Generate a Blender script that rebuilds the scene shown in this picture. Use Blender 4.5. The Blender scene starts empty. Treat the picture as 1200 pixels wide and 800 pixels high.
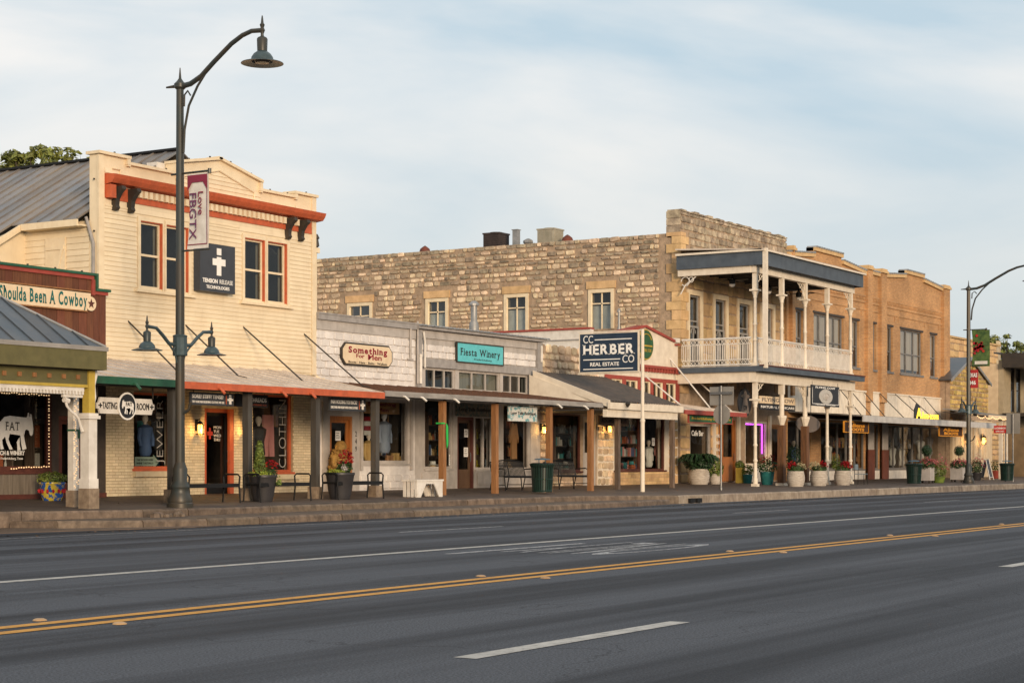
import bpy, bmesh, math, random
from mathutils import Vector, Matrix
random.seed(7)
R = math.radians
S = bpy.context.scene
COL = S.collection

# ---------------------------------------------------------------- camera
# X runs along the street, Y (depth D) across it towards the shops, Z up.
HC = 1.3                      # camera height above the road
TH = R(31.6); CT, ST = math.cos(TH), math.sin(TH)
FPX = 2122.0                  # focal length in pixels of the 1200 px photo
cam = bpy.data.objects.new('camera', bpy.data.cameras.new('camera'))
COL.objects.link(cam); S.camera = cam
cam.location = (0, 0, HC)
_f = Vector((CT, ST, 0)); _r = Vector((ST, -CT, 0)); _u = Vector((0, 0, 1))
cam.rotation_euler = Matrix((_r, _u, -_f)).transposed().to_euler()
cam.data.sensor_width = 36; cam.data.lens = FPX / 1200 * 36
cam.data.shift_y = (541 - 400) / 1200
cam.data.clip_start = .1; cam.data.clip_end = 20000
S.render.resolution_x, S.render.resolution_y = 1024, 682
S.view_settings.view_transform = 'Standard'; S.view_settings.look = 'None'
S.view_settings.exposure = 0; S.view_settings.gamma = 1

# ---------------------------------------------------------------- sky
SUN_EL = R(9); SUN_TRAVEL = R(52)      # direction the light travels, from +X towards +Y
W = bpy.data.worlds.new('World'); S.world = W; W.use_nodes = True
nt = W.node_tree; nt.nodes.clear()
def N(t, typ, **kw):
    n = t.nodes.new(typ)
    for k, v in kw.items():
        if k in n.inputs: n.inputs[k].default_value = v
        else: setattr(n, k, v)
    return n
sky = N(nt, 'ShaderNodeTexSky', sky_type='NISHITA', sun_disc=False, sun_elevation=SUN_EL,
        sun_rotation=math.atan2(-math.cos(SUN_TRAVEL), -math.sin(SUN_TRAVEL)), air_density=1.0, dust_density=1.0)
tc = N(nt, 'ShaderNodeTexCoord')
mp = N(nt, 'ShaderNodeMapping'); mp.inputs['Scale'].default_value = (1.1, 1.1, 4.2)
mp.inputs['Rotation'].default_value = (R(10), R(-14), R(20))
n1 = N(nt, 'ShaderNodeTexNoise', Scale=2.3, Detail=6.0, Roughness=.5, Distortion=.5)
rp = N(nt, 'ShaderNodeValToRGB'); rp.color_ramp.elements[0].position = .33; rp.color_ramp.elements[1].position = .56
rp.color_ramp.elements[0].color = (5.7, 7.1, 8.1, 1); rp.color_ramp.elements[1].color = (9.8, 9.6, 9.35, 1)
nt.links.new(tc.outputs['Generated'], mp.inputs[0]); nt.links.new(mp.outputs[0], n1.inputs['Vector'])
nt.links.new(n1.outputs['Fac'], rp.inputs[0])
# high cloud thickens with height, the low sky is a plain grey blue
sx = N(nt, 'ShaderNodeSeparateXYZ'); nt.links.new(tc.outputs['Generated'], sx.inputs[0])
mr = N(nt, 'ShaderNodeMapRange'); mr.inputs[1].default_value = .02; mr.inputs[2].default_value = .2
nt.links.new(sx.outputs['Z'], mr.inputs[0])
mxl = N(nt, 'ShaderNodeMix', data_type='RGBA'); mxl.inputs[6].default_value = (6.6, 7.2, 7.45, 1)
nt.links.new(mr.outputs[0], mxl.inputs[0]); nt.links.new(rp.outputs[0], mxl.inputs[7])
mx = N(nt, 'ShaderNodeMix', data_type='RGBA'); mx.inputs[0].default_value = .9
nt.links.new(sky.outputs[0], mx.inputs[6]); nt.links.new(mxl.outputs[2], mx.inputs[7])
bg = N(nt, 'ShaderNodeBackground', Strength=.1); out = N(nt, 'ShaderNodeOutputWorld')
nt.links.new(mx.outputs[2], bg.inputs[0]); nt.links.new(bg.outputs[0], out.inputs[0])

# ---------------------------------------------------------------- sun (low, veiled by thin cloud)
sd = bpy.data.lights.new('sun', 'SUN'); sd.energy = 3.3; sd.angle = R(14); sd.color = (1, .77, .54)
so = bpy.data.objects.new('sun', sd); COL.objects.link(so)
_d = Vector((math.cos(SUN_TRAVEL) * math.cos(SUN_EL), math.sin(SUN_TRAVEL) * math.cos(SUN_EL), -math.sin(SUN_EL)))
so.rotation_euler = _d.to_track_quat('-Z', 'Y').to_euler(); so.location = (0, -20, 20)

# ---------------------------------------------------------------- photo pixel -> metres on a plane at depth D
def X(px, D):
    t = (px - 600) / FPX
    return D * (CT + t * ST) / (ST - t * CT)
def Z(px, py, D):
    return HC + (541 - py) * D / ((1905 - px) * CT)
def DX(px, x):                # depth at which the ray of px crosses the plane X = x
    t = (px - 600) / FPX
    return x * (ST - t * CT) / (CT + t * ST)
def zs(D):                    # sidewalk surface height
    return .3 + .03 * (D - 26.3)
WALL = 31.6; POST = 28.5

# ---------------------------------------------------------------- mesh helpers
class MB:
    def __init__(s): s.v = []; s.f = []
    def poly(s, pts):
        n = len(s.v); s.v += [tuple(p) for p in pts]; s.f.append(tuple(range(n, n + len(pts)))); return s
    def box(s, x0, x1, y0, y1, z0, z1):
        if x0 > x1: x0, x1 = x1, x0
        if y0 > y1: y0, y1 = y1, y0
        if z0 > z1: z0, z1 = z1, z0
        n = len(s.v)
        s.v += [(x0, y0, z0), (x1, y0, z0), (x1, y1, z0), (x0, y1, z0), (x0, y0, z1), (x1, y0, z1), (x1, y1, z1), (x0, y1, z1)]
        s.f += [tuple(n + i for i in q) for q in ((0, 3, 2, 1), (4, 5, 6, 7), (0, 1, 5, 4), (1, 2, 6, 5), (2, 3, 7, 6), (3, 0, 4, 7))]
        return s
    def extr(s, pts, d):      # closed polygon (3d points) extruded by vector d
        n = len(s.v); k = len(pts); d = Vector(d)
        s.v += [tuple(p) for p in pts] + [tuple(Vector(p) + d) for p in pts]
        s.f += [tuple(range(n + k - 1, n - 1, -1)), tuple(range(n + k, n + 2 * k))]
        s.f += [(n + i, n + (i + 1) % k, n + k + (i + 1) % k, n + k + i) for i in range(k)]
        return s
    def xz(s, pts, y0, y1): return s.extr([(x, y0, z) for x, z in pts], (0, y1 - y0, 0))
    def yz(s, pts, x0, x1): return s.extr([(x0, y, z) for y, z in pts], (x1 - x0, 0, 0))
    def xy(s, pts, z0, z1): return s.extr([(x, y, z0) for x, y in pts], (0, 0, z1 - z0))
    def tube(s, pts, r, n=8, cap=True):
        pts = [Vector(p) for p in pts]; rs = r if isinstance(r, (list, tuple)) else [r] * len(pts)
        base = len(s.v); up = None
        for i, p in enumerate(pts):
            t = (pts[min(i + 1, len(pts) - 1)] - pts[max(i - 1, 0)]).normalized()
            if up is None: up = Vector((0, 0, 1)) if abs(t.z) < .9 else Vector((1, 0, 0))
            a = t.cross(up).normalized(); b = a.cross(t).normalized(); up = b
            for k in range(n):
                q = 2 * math.pi * k / n; s.v.append(tuple(p + (a * math.cos(q) + b * math.sin(q)) * rs[i]))
        for i in range(len(pts) - 1):
            for k in range(n):
                a0 = base + i * n + k; a1 = base + i * n + (k + 1) % n
                s.f.append((a0, a1, a1 + n, a0 + n))
        if cap:
            s.f.append(tuple(base + k for k in range(n - 1, -1, -1)))
            e = base + (len(pts) - 1) * n; s.f.append(tuple(e + k for k in range(n)))
        return s
    def lathe(s, cx, cy, prof, n=16, flute=0):
        base = len(s.v)
        for r, z in prof:
            for k in range(n):
                q = 2 * math.pi * (k + .5) / n; rr = r * (1 - (flute if k % 2 else 0))
                s.v.append((cx + rr * math.cos(q), cy + rr * math.sin(q), z))
        for i in range(len(prof) - 1):
            for k in range(n):
                a0 = base + i * n + k; a1 = base + i * n + (k + 1) % n
                s.f.append((a0, a1, a1 + n, a0 + n))
        s.f.append(tuple(base + k for k in range(n - 1, -1, -1)))
        e = base + (len(prof) - 1) * n; s.f.append(tuple(e + k for k in range(n)))
        return s
    def add(s, o, M=None):
        n = len(s.v)
        s.v += [tuple(M @ Vector(p)) for p in o.v] if M else list(o.v)
        s.f += [tuple(i + n for i in q) for q in o.f]; return s
    def mesh(s, name, m, org=(0, 0, 0), smooth=False):
        me = bpy.data.meshes.new(name)
        me.from_pydata([(a - org[0], b - org[1], c - org[2]) for a, b, c in s.v], [], s.f)
        if m: me.materials.append(m)
        if smooth:
            me.polygons.foreach_set('use_smooth', [len(p.vertices) < 6 for p in me.polygons])
            try: me.set_sharp_from_angle(angle=R(38))
            except Exception: pass
        me.update(); return me
ORG = {}
def fix(o, rec=True):
    bm = bmesh.new(); bm.from_mesh(o.data); bmesh.ops.recalc_face_normals(bm, faces=bm.faces); bm.to_mesh(o.data); bm.free()
def part(parent, name, mb, m, smooth=False, kind=None, label=None, recalc=True):
    org = ORG.get(parent.name, (0, 0, 0)) if parent else (0, 0, 0)
    o = bpy.data.objects.new(name, mb.mesh(name, m, org, smooth)); COL.objects.link(o)
    if recalc and len(mb.f) < 60000: fix(o)
    if parent: o.parent = parent; ORG[o.name] = org
    if kind: o['kind'] = kind
    if label: o['label'] = label
    return o
def tag(o, label, cat, group=None):
    o['label'] = label; o['category'] = cat
    if group: o['group'] = group
    return o
def thing(name, label, cat, loc, group=None):
    o = bpy.data.objects.new(name, None); COL.objects.link(o); o.location = loc; o.empty_display_size = .3
    ORG[o.name] = tuple(loc); tag(o, label, cat, group); return o
def single(name, label, cat, mb, m, loc=(0, 0, 0), group=None, smooth=False):
    o = bpy.data.objects.new(name, mb.mesh(name, m, loc, smooth)); COL.objects.link(o); o.location = loc; fix(o)
    ORG[o.name] = tuple(loc); return tag(o, label, cat, group)
def struct(name, mb, m):
    o = bpy.data.objects.new(name, mb.mesh(name, m)); COL.objects.link(o); o['kind'] = 'structure'; return o
def copy_tree(o, loc=None, parent=None, label=None, rotz=None):
    c = o.copy(); COL.objects.link(c)
    if parent: c.parent = parent
    if loc is not None: c.location = loc
    if rotz is not None: c.rotation_euler = (0, 0, rotz)
    if label: c['label'] = label
    for ch in list(o.children): copy_tree(ch, None, c)
    return c
def inst(parent, name, me, loc, rot=(0, 0, 0), sc=(1, 1, 1), m=None):
    org = ORG.get(parent.name, (0, 0, 0)) if parent else (0, 0, 0)
    o = bpy.data.objects.new(name, me); COL.objects.link(o); o.parent = parent
    o.location = (loc[0] - org[0], loc[1] - org[1], loc[2] - org[2]); o.rotation_euler = rot; o.scale = sc
    return o

# ---------------------------------------------------------------- materials
MATS = {}
def hexc(c, k=1.0):
    if isinstance(c, str):
        v = [int(c[i:i + 2], 16) / 255 for i in (0, 2, 4)]
        c = [(x / 12.92 if x <= .04045 else ((x + .055) / 1.055) ** 2.4) * k for x in v]
    return (c[0], c[1], c[2], 1)
def mat(name, c, c2=None, rough=.7, scale=3.0, bump=0.0, bscale=30.0, metal=0.0, var=0.0, stretch=(1, 1, 1), dirt=0.0,
        dirtc=(.10, .075, .05), dscale=1.2, detail=4.0, spec=.4, coat=0.0, lo=.35, hi=.65, vdark=.5):
    """one colour, or two mottled ones; var: lightness changes from piece to piece; dirt: streaky weathering"""
    if name in MATS: return MATS[name]
    m = bpy.data.materials.new(name); m.use_nodes = True; t = m.node_tree; t.nodes.clear()
    L = t.links.new
    b = N(t, 'ShaderNodeBsdfPrincipled', Roughness=rough, Metallic=metal); o = N(t, 'ShaderNodeOutputMaterial'); L(b.outputs[0], o.inputs[0])
    b.inputs['Specular IOR Level'].default_value = spec
    if coat: b.inputs['Coat Weight'].default_value = coat
    g = N(t, 'ShaderNodeNewGeometry'); mp = N(t, 'ShaderNodeMapping'); mp.inputs['Scale'].default_value = stretch
    L(g.outputs['Position'], mp.inputs[0])
    c = hexc(c); c2 = hexc(c2) if c2 else tuple(x * .82 for x in c[:3]) + (1,)
    n = N(t, 'ShaderNodeTexNoise', Scale=scale, Detail=detail, Roughness=.6); L(mp.outputs[0], n.inputs['Vector'])
    r = N(t, 'ShaderNodeValToRGB'); r.color_ramp.elements[0].position = lo; r.color_ramp.elements[1].position = hi
    r.color_ramp.elements[0].color = c2; r.color_ramp.elements[1].color = c; L(n.outputs['Fac'], r.inputs[0])
    cur = r.outputs[0]
    if var:
        oi = N(t, 'ShaderNodeObjectInfo'); ad = N(t, 'ShaderNodeMath', operation='ADD')
        L(oi.outputs['Random'], ad.inputs[0]); L(g.outputs['Random Per Island'], ad.inputs[1])
        fr = N(t, 'ShaderNodeMath', operation='FRACT'); L(ad.outputs[0], fr.inputs[0])
        hv = N(t, 'ShaderNodeHueSaturation'); mr = N(t, 'ShaderNodeMapRange')
        mr.inputs[3].default_value = 1 - var; mr.inputs[4].default_value = 1 + var * vdark; L(fr.outputs[0], mr.inputs[0]); L(mr.outputs[0], hv.inputs['Value'])
        m2 = N(t, 'ShaderNodeMath', operation='MULTIPLY'); m2.inputs[1].default_value = 7.3; L(fr.outputs[0], m2.inputs[0])
        f2 = N(t, 'ShaderNodeMath', operation='FRACT'); L(m2.outputs[0], f2.inputs[0])
        mr2 = N(t, 'ShaderNodeMapRange'); mr2.inputs[3].default_value = .5 - var * .025; mr2.inputs[4].default_value = .5 + var * .025
        L(f2.outputs[0], mr2.inputs[0]); L(mr2.outputs[0], hv.inputs['Hue'])
        L(cur, hv.inputs['Color']); cur = hv.outputs[0]
    if dirt:
        mp2 = N(t, 'ShaderNodeMapping'); mp2.inputs['Scale'].default_value = (1.6, 1.6, .45); L(g.outputs['Position'], mp2.inputs[0])
        n2 = N(t, 'ShaderNodeTexNoise', Scale=dscale * 1.7, Detail=7.0, Roughness=.7); L(mp2.outputs[0], n2.inputs['Vector'])
        mr = N(t, 'ShaderNodeMapRange'); mr.inputs[1].default_value = .48; mr.inputs[2].default_value = .78
        mr.inputs[4].default_value = dirt; L(n2.outputs['Fac'], mr.inputs[0])
        mx = N(t, 'ShaderNodeMix', data_type='RGBA'); mx.inputs[7].default_value = (*dirtc, 1)
        L(mr.outputs[0], mx.inputs[0]); L(cur, mx.inputs[6]); cur = mx.outputs[2]
    L(cur, b.inputs['Base Color'])
    if bump:
        n3 = N(t, 'ShaderNodeTexNoise', Scale=bscale, Detail=5.0); L(mp.outputs[0], n3.inputs['Vector'])
        bp = N(t, 'ShaderNodeBump', Strength=bump, Distance=.02); L(n3.outputs['Fac'], bp.inputs['Height']); L(bp.outputs[0], b.inputs['Normal'])
    MATS[name] = m; return m
def emit(name, c, s):
    if name in MATS: return MATS[name]
    m = bpy.data.materials.new(name); m.use_nodes = True; t = m.node_tree; b = t.nodes['Principled BSDF']
    b.inputs['Base Color'].default_value = hexc(c); b.inputs['Emission Color'].default_value = hexc(c); b.inputs['Emission Strength'].default_value = s
    MATS[name] = m; return m
def glass(name, tint, refl=.9, rough=.02, wav=.15):
    """thin pane: lets light through, mirrors at grazing angles, old glass slightly wavy"""
    m = bpy.data.materials.new(name); m.use_nodes = True; t = m.node_tree; t.nodes.clear(); L = t.links.new
    tr = N(t, 'ShaderNodeBsdfTransparent', Color=(*tint, 1)); gl = N(t, 'ShaderNodeBsdfGlossy', Roughness=rough); gl.inputs['Color'].default_value = (refl, refl, refl, 1)
    fr = N(t, 'ShaderNodeFresnel', IOR=1.5); mx = N(t, 'ShaderNodeMixShader'); o = N(t, 'ShaderNodeOutputMaterial')
    g = N(t, 'ShaderNodeNewGeometry'); n = N(t, 'ShaderNodeTexNoise', Scale=1.3, Detail=1.0); bp = N(t, 'ShaderNodeBump', Strength=wav, Distance=.05)
    L(g.outputs['Position'], n.inputs['Vector']); L(n.outputs['Fac'], bp.inputs['Height']); L(bp.outputs[0], gl.inputs['Normal'])
    L(fr.outputs[0], mx.inputs[0]); L(tr.outputs[0], mx.inputs[1]); L(gl.outputs[0], mx.inputs[2]); L(mx.outputs[0], o.inputs[0])
    MATS[name] = m; return m

M_cream = mat('cream_paint', (.77, .65, .46), (.69, .57, .39), scale=1.5, var=.05, dirt=.35, dirtc=(.46, .36, .23), bump=.12, bscale=60)
M_creamtrim = mat('cream_trim', (.76, .64, .45), (.68, .55, .37), scale=4, dirt=.2, dirtc=(.35, .28, .2))
M_brickcream = mat('cream_painted_brick', (.68, .57, .385), (.60, .49, .32), scale=5, var=.14, dirt=.25, dirtc=(.25, .18, .1), bump=.2, bscale=80)
M_mortar = mat('cream_mortar', (.34, .27, .18), (.28, .22, .145), scale=9, bump=.2)
M_orange = mat('orange_paint', (.54, .115, .045), (.42, .09, .035), scale=6, rough=.6, dirt=.5, dirtc=(.25, .07, .04), bump=.15)
M_green = mat('green_paint', (.02, .10, .055), (.015, .075, .04), scale=6, rough=.5, dirt=.2)
M_black = mat('black_iron', (.010, .010, .011), (.015, .015, .015), rough=.5, scale=20, spec=.2)
M_lamp = mat('lamp_paint', (.035, .045, .045), (.055, .045, .032), rough=.42, scale=3, stretch=(1, 1, .3), metal=.2, lo=.4, hi=.6)
M_shade = mat('lamp_shade_paint', (.055, .085, .095), (.04, .06, .065), rough=.35, scale=5, metal=.2)
M_dark = mat('dark_bracket', (.045, .035, .025), (.03, .025, .02), rough=.6)
M_postg = mat('grey_post_paint', (.075, .07, .062), (.05, .045, .04), scale=5, dirt=.3, stretch=(1, 1, .3))
M_wood = mat('cedar_post', (.34, .16, .06), (.20, .09, .035), scale=9, stretch=(3, 3, .35), rough=.75, bump=.3, lo=.3, hi=.7)
M_oldwood = mat('weathered_post', (.20, .145, .105), (.09, .06, .045), scale=8, stretch=(3, 3, .3), bump=.3, lo=.3, hi=.7)
M_brown = mat('brown_plank', (.17, .062, .03), (.10, .034, .018), scale=5, stretch=(4, 4, .35), var=.3, rough=.8, bump=.3, lo=.3, hi=.7)
M_grey_board = mat('grey_barn_board', (.20, .165, .13), (.09, .075, .06), scale=4, stretch=(5, 5, .3), var=.3, bump=.3, lo=.3, hi=.7, dirt=.3)
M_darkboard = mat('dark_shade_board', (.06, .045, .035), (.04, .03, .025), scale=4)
M_stonec = mat('old_footing_concrete', (.30, .23, .16), (.18, .13, .09), scale=6, bump=.3, dirt=.4)
M_white = mat('white_paint', (.72, .68, .62), (.60, .56, .50), scale=4, dirt=.22, dirtc=(.2, .15, .1), rough=.6)
M_offwhite = mat('ivory_paint', (.74, .66, .54), (.64, .56, .45), scale=4, dirt=.2, dirtc=(.25, .18, .12), rough=.6)
M_olive = mat('olive_paint', (.13, .115, .045), (.10, .09, .035), scale=4, dirt=.2)
M_yellow = mat('yellow_paint', (.50, .36, .06), (.42, .30, .05), scale=4, dirt=.25)
M_roof = mat('grey_seam_roof', (.20, .21, .225), (.25, .215, .18), scale=1.1, rough=.5, metal=.2, var=.2, dirt=.6, dirtc=(.16, .09, .05), stretch=(.3, 1, 1))
M_roofb = mat('blue_grey_seam_roof', (.085, .105, .125), (.12, .13, .14), scale=1.5, rough=.38, metal=.5, var=.2, dirt=.3, dirtc=(.12, .09, .07))
M_roofd = mat('brown_corrugated_roof', (.085, .065, .05), (.05, .04, .032), scale=4, rough=.6, dirt=.4, dirtc=(.15, .09, .05))
M_rust = mat('rusty_shingle', (.15, .07, .04), (.07, .04, .03), scale=6, stretch=(.5, 3, 3), dirt=.4)
M_galv = mat('galvanised_metal', (.36, .35, .34), (.26, .26, .25), scale=4, metal=.5, rough=.5, dirt=.25)
M_fascia = mat('weathered_grey_fascia', (.33, .31, .285), (.22, .205, .19), scale=3, stretch=(.5, 1, 2), dirt=.3)
M_palecan = mat('pale_canopy_top', (.64, .56, .48), (.50, .43, .36), scale=2.5, stretch=(1, .4, 1), dirt=.5, dirtc=(.2, .12, .07))
M_rustic = mat('pale_rusticated_block', (.74, .70, .66), (.62, .58, .55), scale=3, bump=.9, bscale=9, var=.06, dirt=.25, dirtc=(.2, .17, .15))
M_greytrim = mat('grey_trim_paint', (.34, .32, .305), (.26, .245, .235), scale=4, dirt=.35)
M_stone = mat('limestone_rubble', (.82, .65, .45), (.46, .34, .225), scale=5, var=.5, vdark=.5, bump=1.0, bscale=22, rough=.92, lo=.3, hi=.7, dirt=.3, dirtc=(.10, .07, .05), dscale=1.0)
M_stonem = mat('limestone_mortar', (.43, .31, .21), (.28, .205, .14), scale=4, bump=.8, bscale=14, rough=.95, dirt=.3)
M_ashlar = mat('limestone_ashlar', (.66, .44, .225), (.50, .33, .16), scale=3, var=.25, bump=.5, bscale=14, rough=.9, dirt=.25, dirtc=(.16, .11, .07))
M_parapet = mat('stained_limestone_parapet', (.50, .41, .29), (.20, .155, .115), scale=4, var=.4, bump=.8, bscale=14, rough=.95, lo=.32, hi=.66, dirt=.6, dirtc=(.05, .038, .03), dscale=1.6)
M_brick = None
M_obase = mat('orange_brick_pier', (.47, .225, .085), (.39, .18, .065), scale=8, bump=.3, dirt=.3)
M_blueband = mat('slate_blue_paint', (.075, .095, .12), (.055, .07, .09), scale=3, rough=.6, dirt=.15, dirtc=(.15, .15, .15))
M_red = mat('barn_red_paint', (.34, .06, .045), (.26, .05, .035), scale=5, dirt=.2)
M_dkred = mat('dark_red_frame', (.10, .03, .02), (.07, .02, .015), scale=4)
M_doorwood = mat('varnished_oak_door', (.42, .16, .04), (.30, .10, .025), scale=7, stretch=(3, 3, .4), rough=.4)
M_gpaint = mat('shopfront_grey_paint', (.46, .42, .385), (.37, .34, .31), scale=3, dirt=.35)
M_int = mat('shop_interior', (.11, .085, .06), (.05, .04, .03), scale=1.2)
M_intw = mat('warm_interior_wall', (.25, .17, .09), (.16, .11, .06), scale=1.2)
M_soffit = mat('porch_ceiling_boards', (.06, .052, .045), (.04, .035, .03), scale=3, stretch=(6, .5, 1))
M_txtw = mat('white_lettering', (.8, .78, .74), (.74, .72, .68), scale=10)
M_txtk = mat('black_lettering', (.02, .02, .02))
M_navy = mat('navy_sign_paint', (.018, .035, .065), (.014, .028, .052), rough=.5, scale=3)
M_signk = mat('black_sign_panel', (.016, .017, .02), (.02, .02, .022), rough=.5)
M_charc = mat('charcoal_sign_panel', (.045, .05, .06), (.038, .042, .05), rough=.5)
M_signc = mat('cream_sign_panel', (.72, .58, .40), (.66, .52, .35), scale=5, dirt=.2, dirtc=(.3, .2, .1))
M_teal = mat('turquoise_sign_panel', (.12, .50, .55), (.10, .44, .48), scale=6)
M_mar = mat('maroon_lettering', (.26, .015, .03)); M_purp = mat('plum_lettering', (.14, .03, .09)); M_tealt = mat('dark_teal_lettering', (.01, .12, .11))
M_leaf = mat('dark_leaves', (.05, .10, .022), (.02, .05, .012), scale=3, var=.6, rough=.6)
M_leafy = mat('yellow_green_leaves', (.20, .24, .04), (.09, .14, .03), scale=5, var=.5, rough=.6)
M_leafd = mat('deep_fern_leaves', (.022, .06, .02), (.012, .035, .01), scale=5, var=.5, rough=.55)
M_treel = mat('oak_leaves', (.26, .28, .06), (.11, .13, .03), scale=1, var=.6, rough=.6)
M_flr = mat('red_petals', (.45, .012, .015), (.28, .006, .012), scale=9, var=.4); M_flw = mat('cream_petals', (.62, .56, .36), (.5, .45, .28), var=.3); M_flp = mat('pink_petals', (.6, .2, .2), (.5, .1, .12), var=.4)
M_bark = mat('bark', (.08, .06, .045), (.05, .04, .03), bump=.5)
M_soil = mat('potting_soil', (.03, .022, .015))
M_potk = mat('charcoal_resin_pot', (.038, .036, .038), (.03, .028, .03), rough=.45)
M_pott = mat('teal_glazed_pot', (.03, .17, .16), (.02, .11, .11), rough=.2, scale=6)
M_potw = mat('whitewashed_ribbed_pot', (.52, .47, .40), (.38, .33, .28), scale=6, stretch=(1, 1, 4), dirt=.4)
M_bin = mat('dark_green_bin_paint', (.012, .035, .026), (.009, .025, .02), rough=.35)
M_steel = mat('galvanised_pole', (.21, .21, .21), (.15, .15, .15), metal=.6, rough=.45)
M_signback = mat('bare_aluminium_sign_back', (.30, .28, .25), (.25, .235, .21), metal=.3, rough=.5, scale=2)
G_shop = glass('shop_glass', (.93, .94, .94)); G_up = glass('upper_window_glass', (.62, .68, .70), wav=.3)
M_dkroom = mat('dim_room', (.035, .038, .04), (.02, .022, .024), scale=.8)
M_blind = mat('window_blind', (.52, .46, .36), (.36, .31, .24), stretch=(9, 1, .2), scale=3)
M_bulb = emit('warm_bulb', (1, .62, .22), 14); M_bulbs = emit('tiny_warm_bulb', (1, .66, .34), .8); M_lantern = emit('lantern_glow', (1, .48, .1), 4.5)
M_neon = emit('violet_neon', (.55, .08, .8), 3.0); M_ceil = emit('ceiling_spot', (1, .75, .45), 14)

# ---------------------------------------------------------------- ground, road, markings
def asphalt():
    m = bpy.data.materials.new('worn_asphalt'); m.use_nodes = True; t = m.node_tree; t.nodes.clear(); L = t.links.new
    b = N(t, 'ShaderNodeBsdfPrincipled', Roughness=.85); b.inputs['Specular IOR Level'].default_value = .22; o = N(t, 'ShaderNodeOutputMaterial'); L(b.outputs[0], o.inputs[0])
    g = N(t, 'ShaderNodeNewGeometry')
    def noise(sc, scale, detail, rough=.5, warp=0):
        mp = N(t, 'ShaderNodeMapping'); mp.inputs['Scale'].default_value = sc; L(g.outputs['Position'], mp.inputs[0])
        n = N(t, 'ShaderNodeTexNoise', Scale=scale, Detail=detail, Roughness=rough); n.inputs['Distortion'].default_value = warp
        L(mp.outputs[0], n.inputs['Vector']); return n.outputs['Fac']
    def mth(op, a, bb):
        n = N(t, 'ShaderNodeMath', operation=op)
        for i, v in ((0, a), (1, bb)):
            if isinstance(v, (int, float)): n.inputs[i].default_value = v
            else: L(v, n.inputs[i])
        return n.outputs[0]
    sx = N(t, 'ShaderNodeSeparateXYZ'); L(g.outputs['Position'], sx.inputs[0])
    # oil-darkened lane centres and polished wheel tracks: a wave across the street with the lane period
    lane = mth('COSINE', mth('MULTIPLY', mth('ADD', sx.outputs['Y'], mth('ADD', 2.1 - 6.55, mth('MULTIPLY', noise((.03, .4, 1), 1, 2), 1.2))), 2 * math.pi / 2.13), 0)
    bands = noise((.035, 1.15, 1), 1.0, 4, .6)
    v = mth('ADD', mth('MULTIPLY', lane, .10), mth('MULTIPLY', bands, 1.0))
    v = mth('ADD', v, mth('MULTIPLY', noise((.25, .8, 1), .6, 4), .25))
    r = N(t, 'ShaderNodeValToRGB'); e = r.color_ramp.elements
    e[0].position = .49; e[0].color = (.010, .012, .017, 1); e[1].position = .74; e[1].color = (.068, .074, .086, 1); L(v, r.inputs[0])
    ag = N(t, 'ShaderNodeTexVoronoi', Scale=62.0); L(g.outputs['Position'], ag.inputs['Vector'])
    fine = noise((1, 1, 1), 55, 3, .7)
    mr = N(t, 'ShaderNodeMapRange'); mr.inputs[1].default_value = .3; mr.inputs[2].default_value = .72; mr.inputs[3].default_value = .35; mr.inputs[4].default_value = 2.0; L(fine, mr.inputs[0])
    hv = N(t, 'ShaderNodeHueSaturation'); L(r.outputs[0], hv.inputs['Color']); L(mr.outputs[0], hv.inputs['Value'])
    # fine cracks
    vo = N(t, 'ShaderNodeTexVoronoi', feature='DISTANCE_TO_EDGE', Scale=.22); mpv = N(t, 'ShaderNodeMapping'); mpv.inputs['Scale'].default_value = (.7, 1.2, 1)
    nd = N(t, 'ShaderNodeTexNoise', Scale=1.4, Detail=6.0); L(g.outputs['Position'], nd.inputs['Vector'])
    va = N(t, 'ShaderNodeVectorMath', operation='ADD'); vs = N(t, 'ShaderNodeVectorMath', operation='SCALE'); vs.inputs[3].default_value = 1.6
    L(nd.outputs['Color'], vs.inputs[0]); L(g.outputs['Position'], va.inputs[0]); L(vs.outputs[0], va.inputs[1]); L(va.outputs[0], mpv.inputs[0]); L(mpv.outputs[0], vo.inputs['Vector'])
    cr = N(t, 'ShaderNodeMapRange'); cr.inputs[1].default_value = 0; cr.inputs[2].default_value = .005; cr.inputs[3].default_value = .55; cr.inputs[4].default_value = 1; L(vo.outputs['Distance'], cr.inputs[0])
    mm = N(t, 'ShaderNodeMix', data_type='RGBA', blend_type='MULTIPLY'); mm.inputs[0].default_value = 1; L(hv.outputs[0], mm.inputs[6]); L(cr.outputs[0], mm.inputs[7])
    L(mm.outputs[2], b.inputs['Base Color'])
    rr = N(t, 'ShaderNodeMapRange'); rr.inputs[1].default_value = .4; rr.inputs[2].default_value = .8; rr.inputs[3].default_value = .62; rr.inputs[4].default_value = .9; L(v, rr.inputs[0]); L(rr.outputs[0], b.inputs['Roughness'])
    bp = N(t, 'ShaderNodeBump', Strength=.55, Distance=.01); L(ag.outputs['Distance'], bp.inputs['Height']); L(bp.outputs[0], b.inputs['Normal'])
    return m
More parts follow.
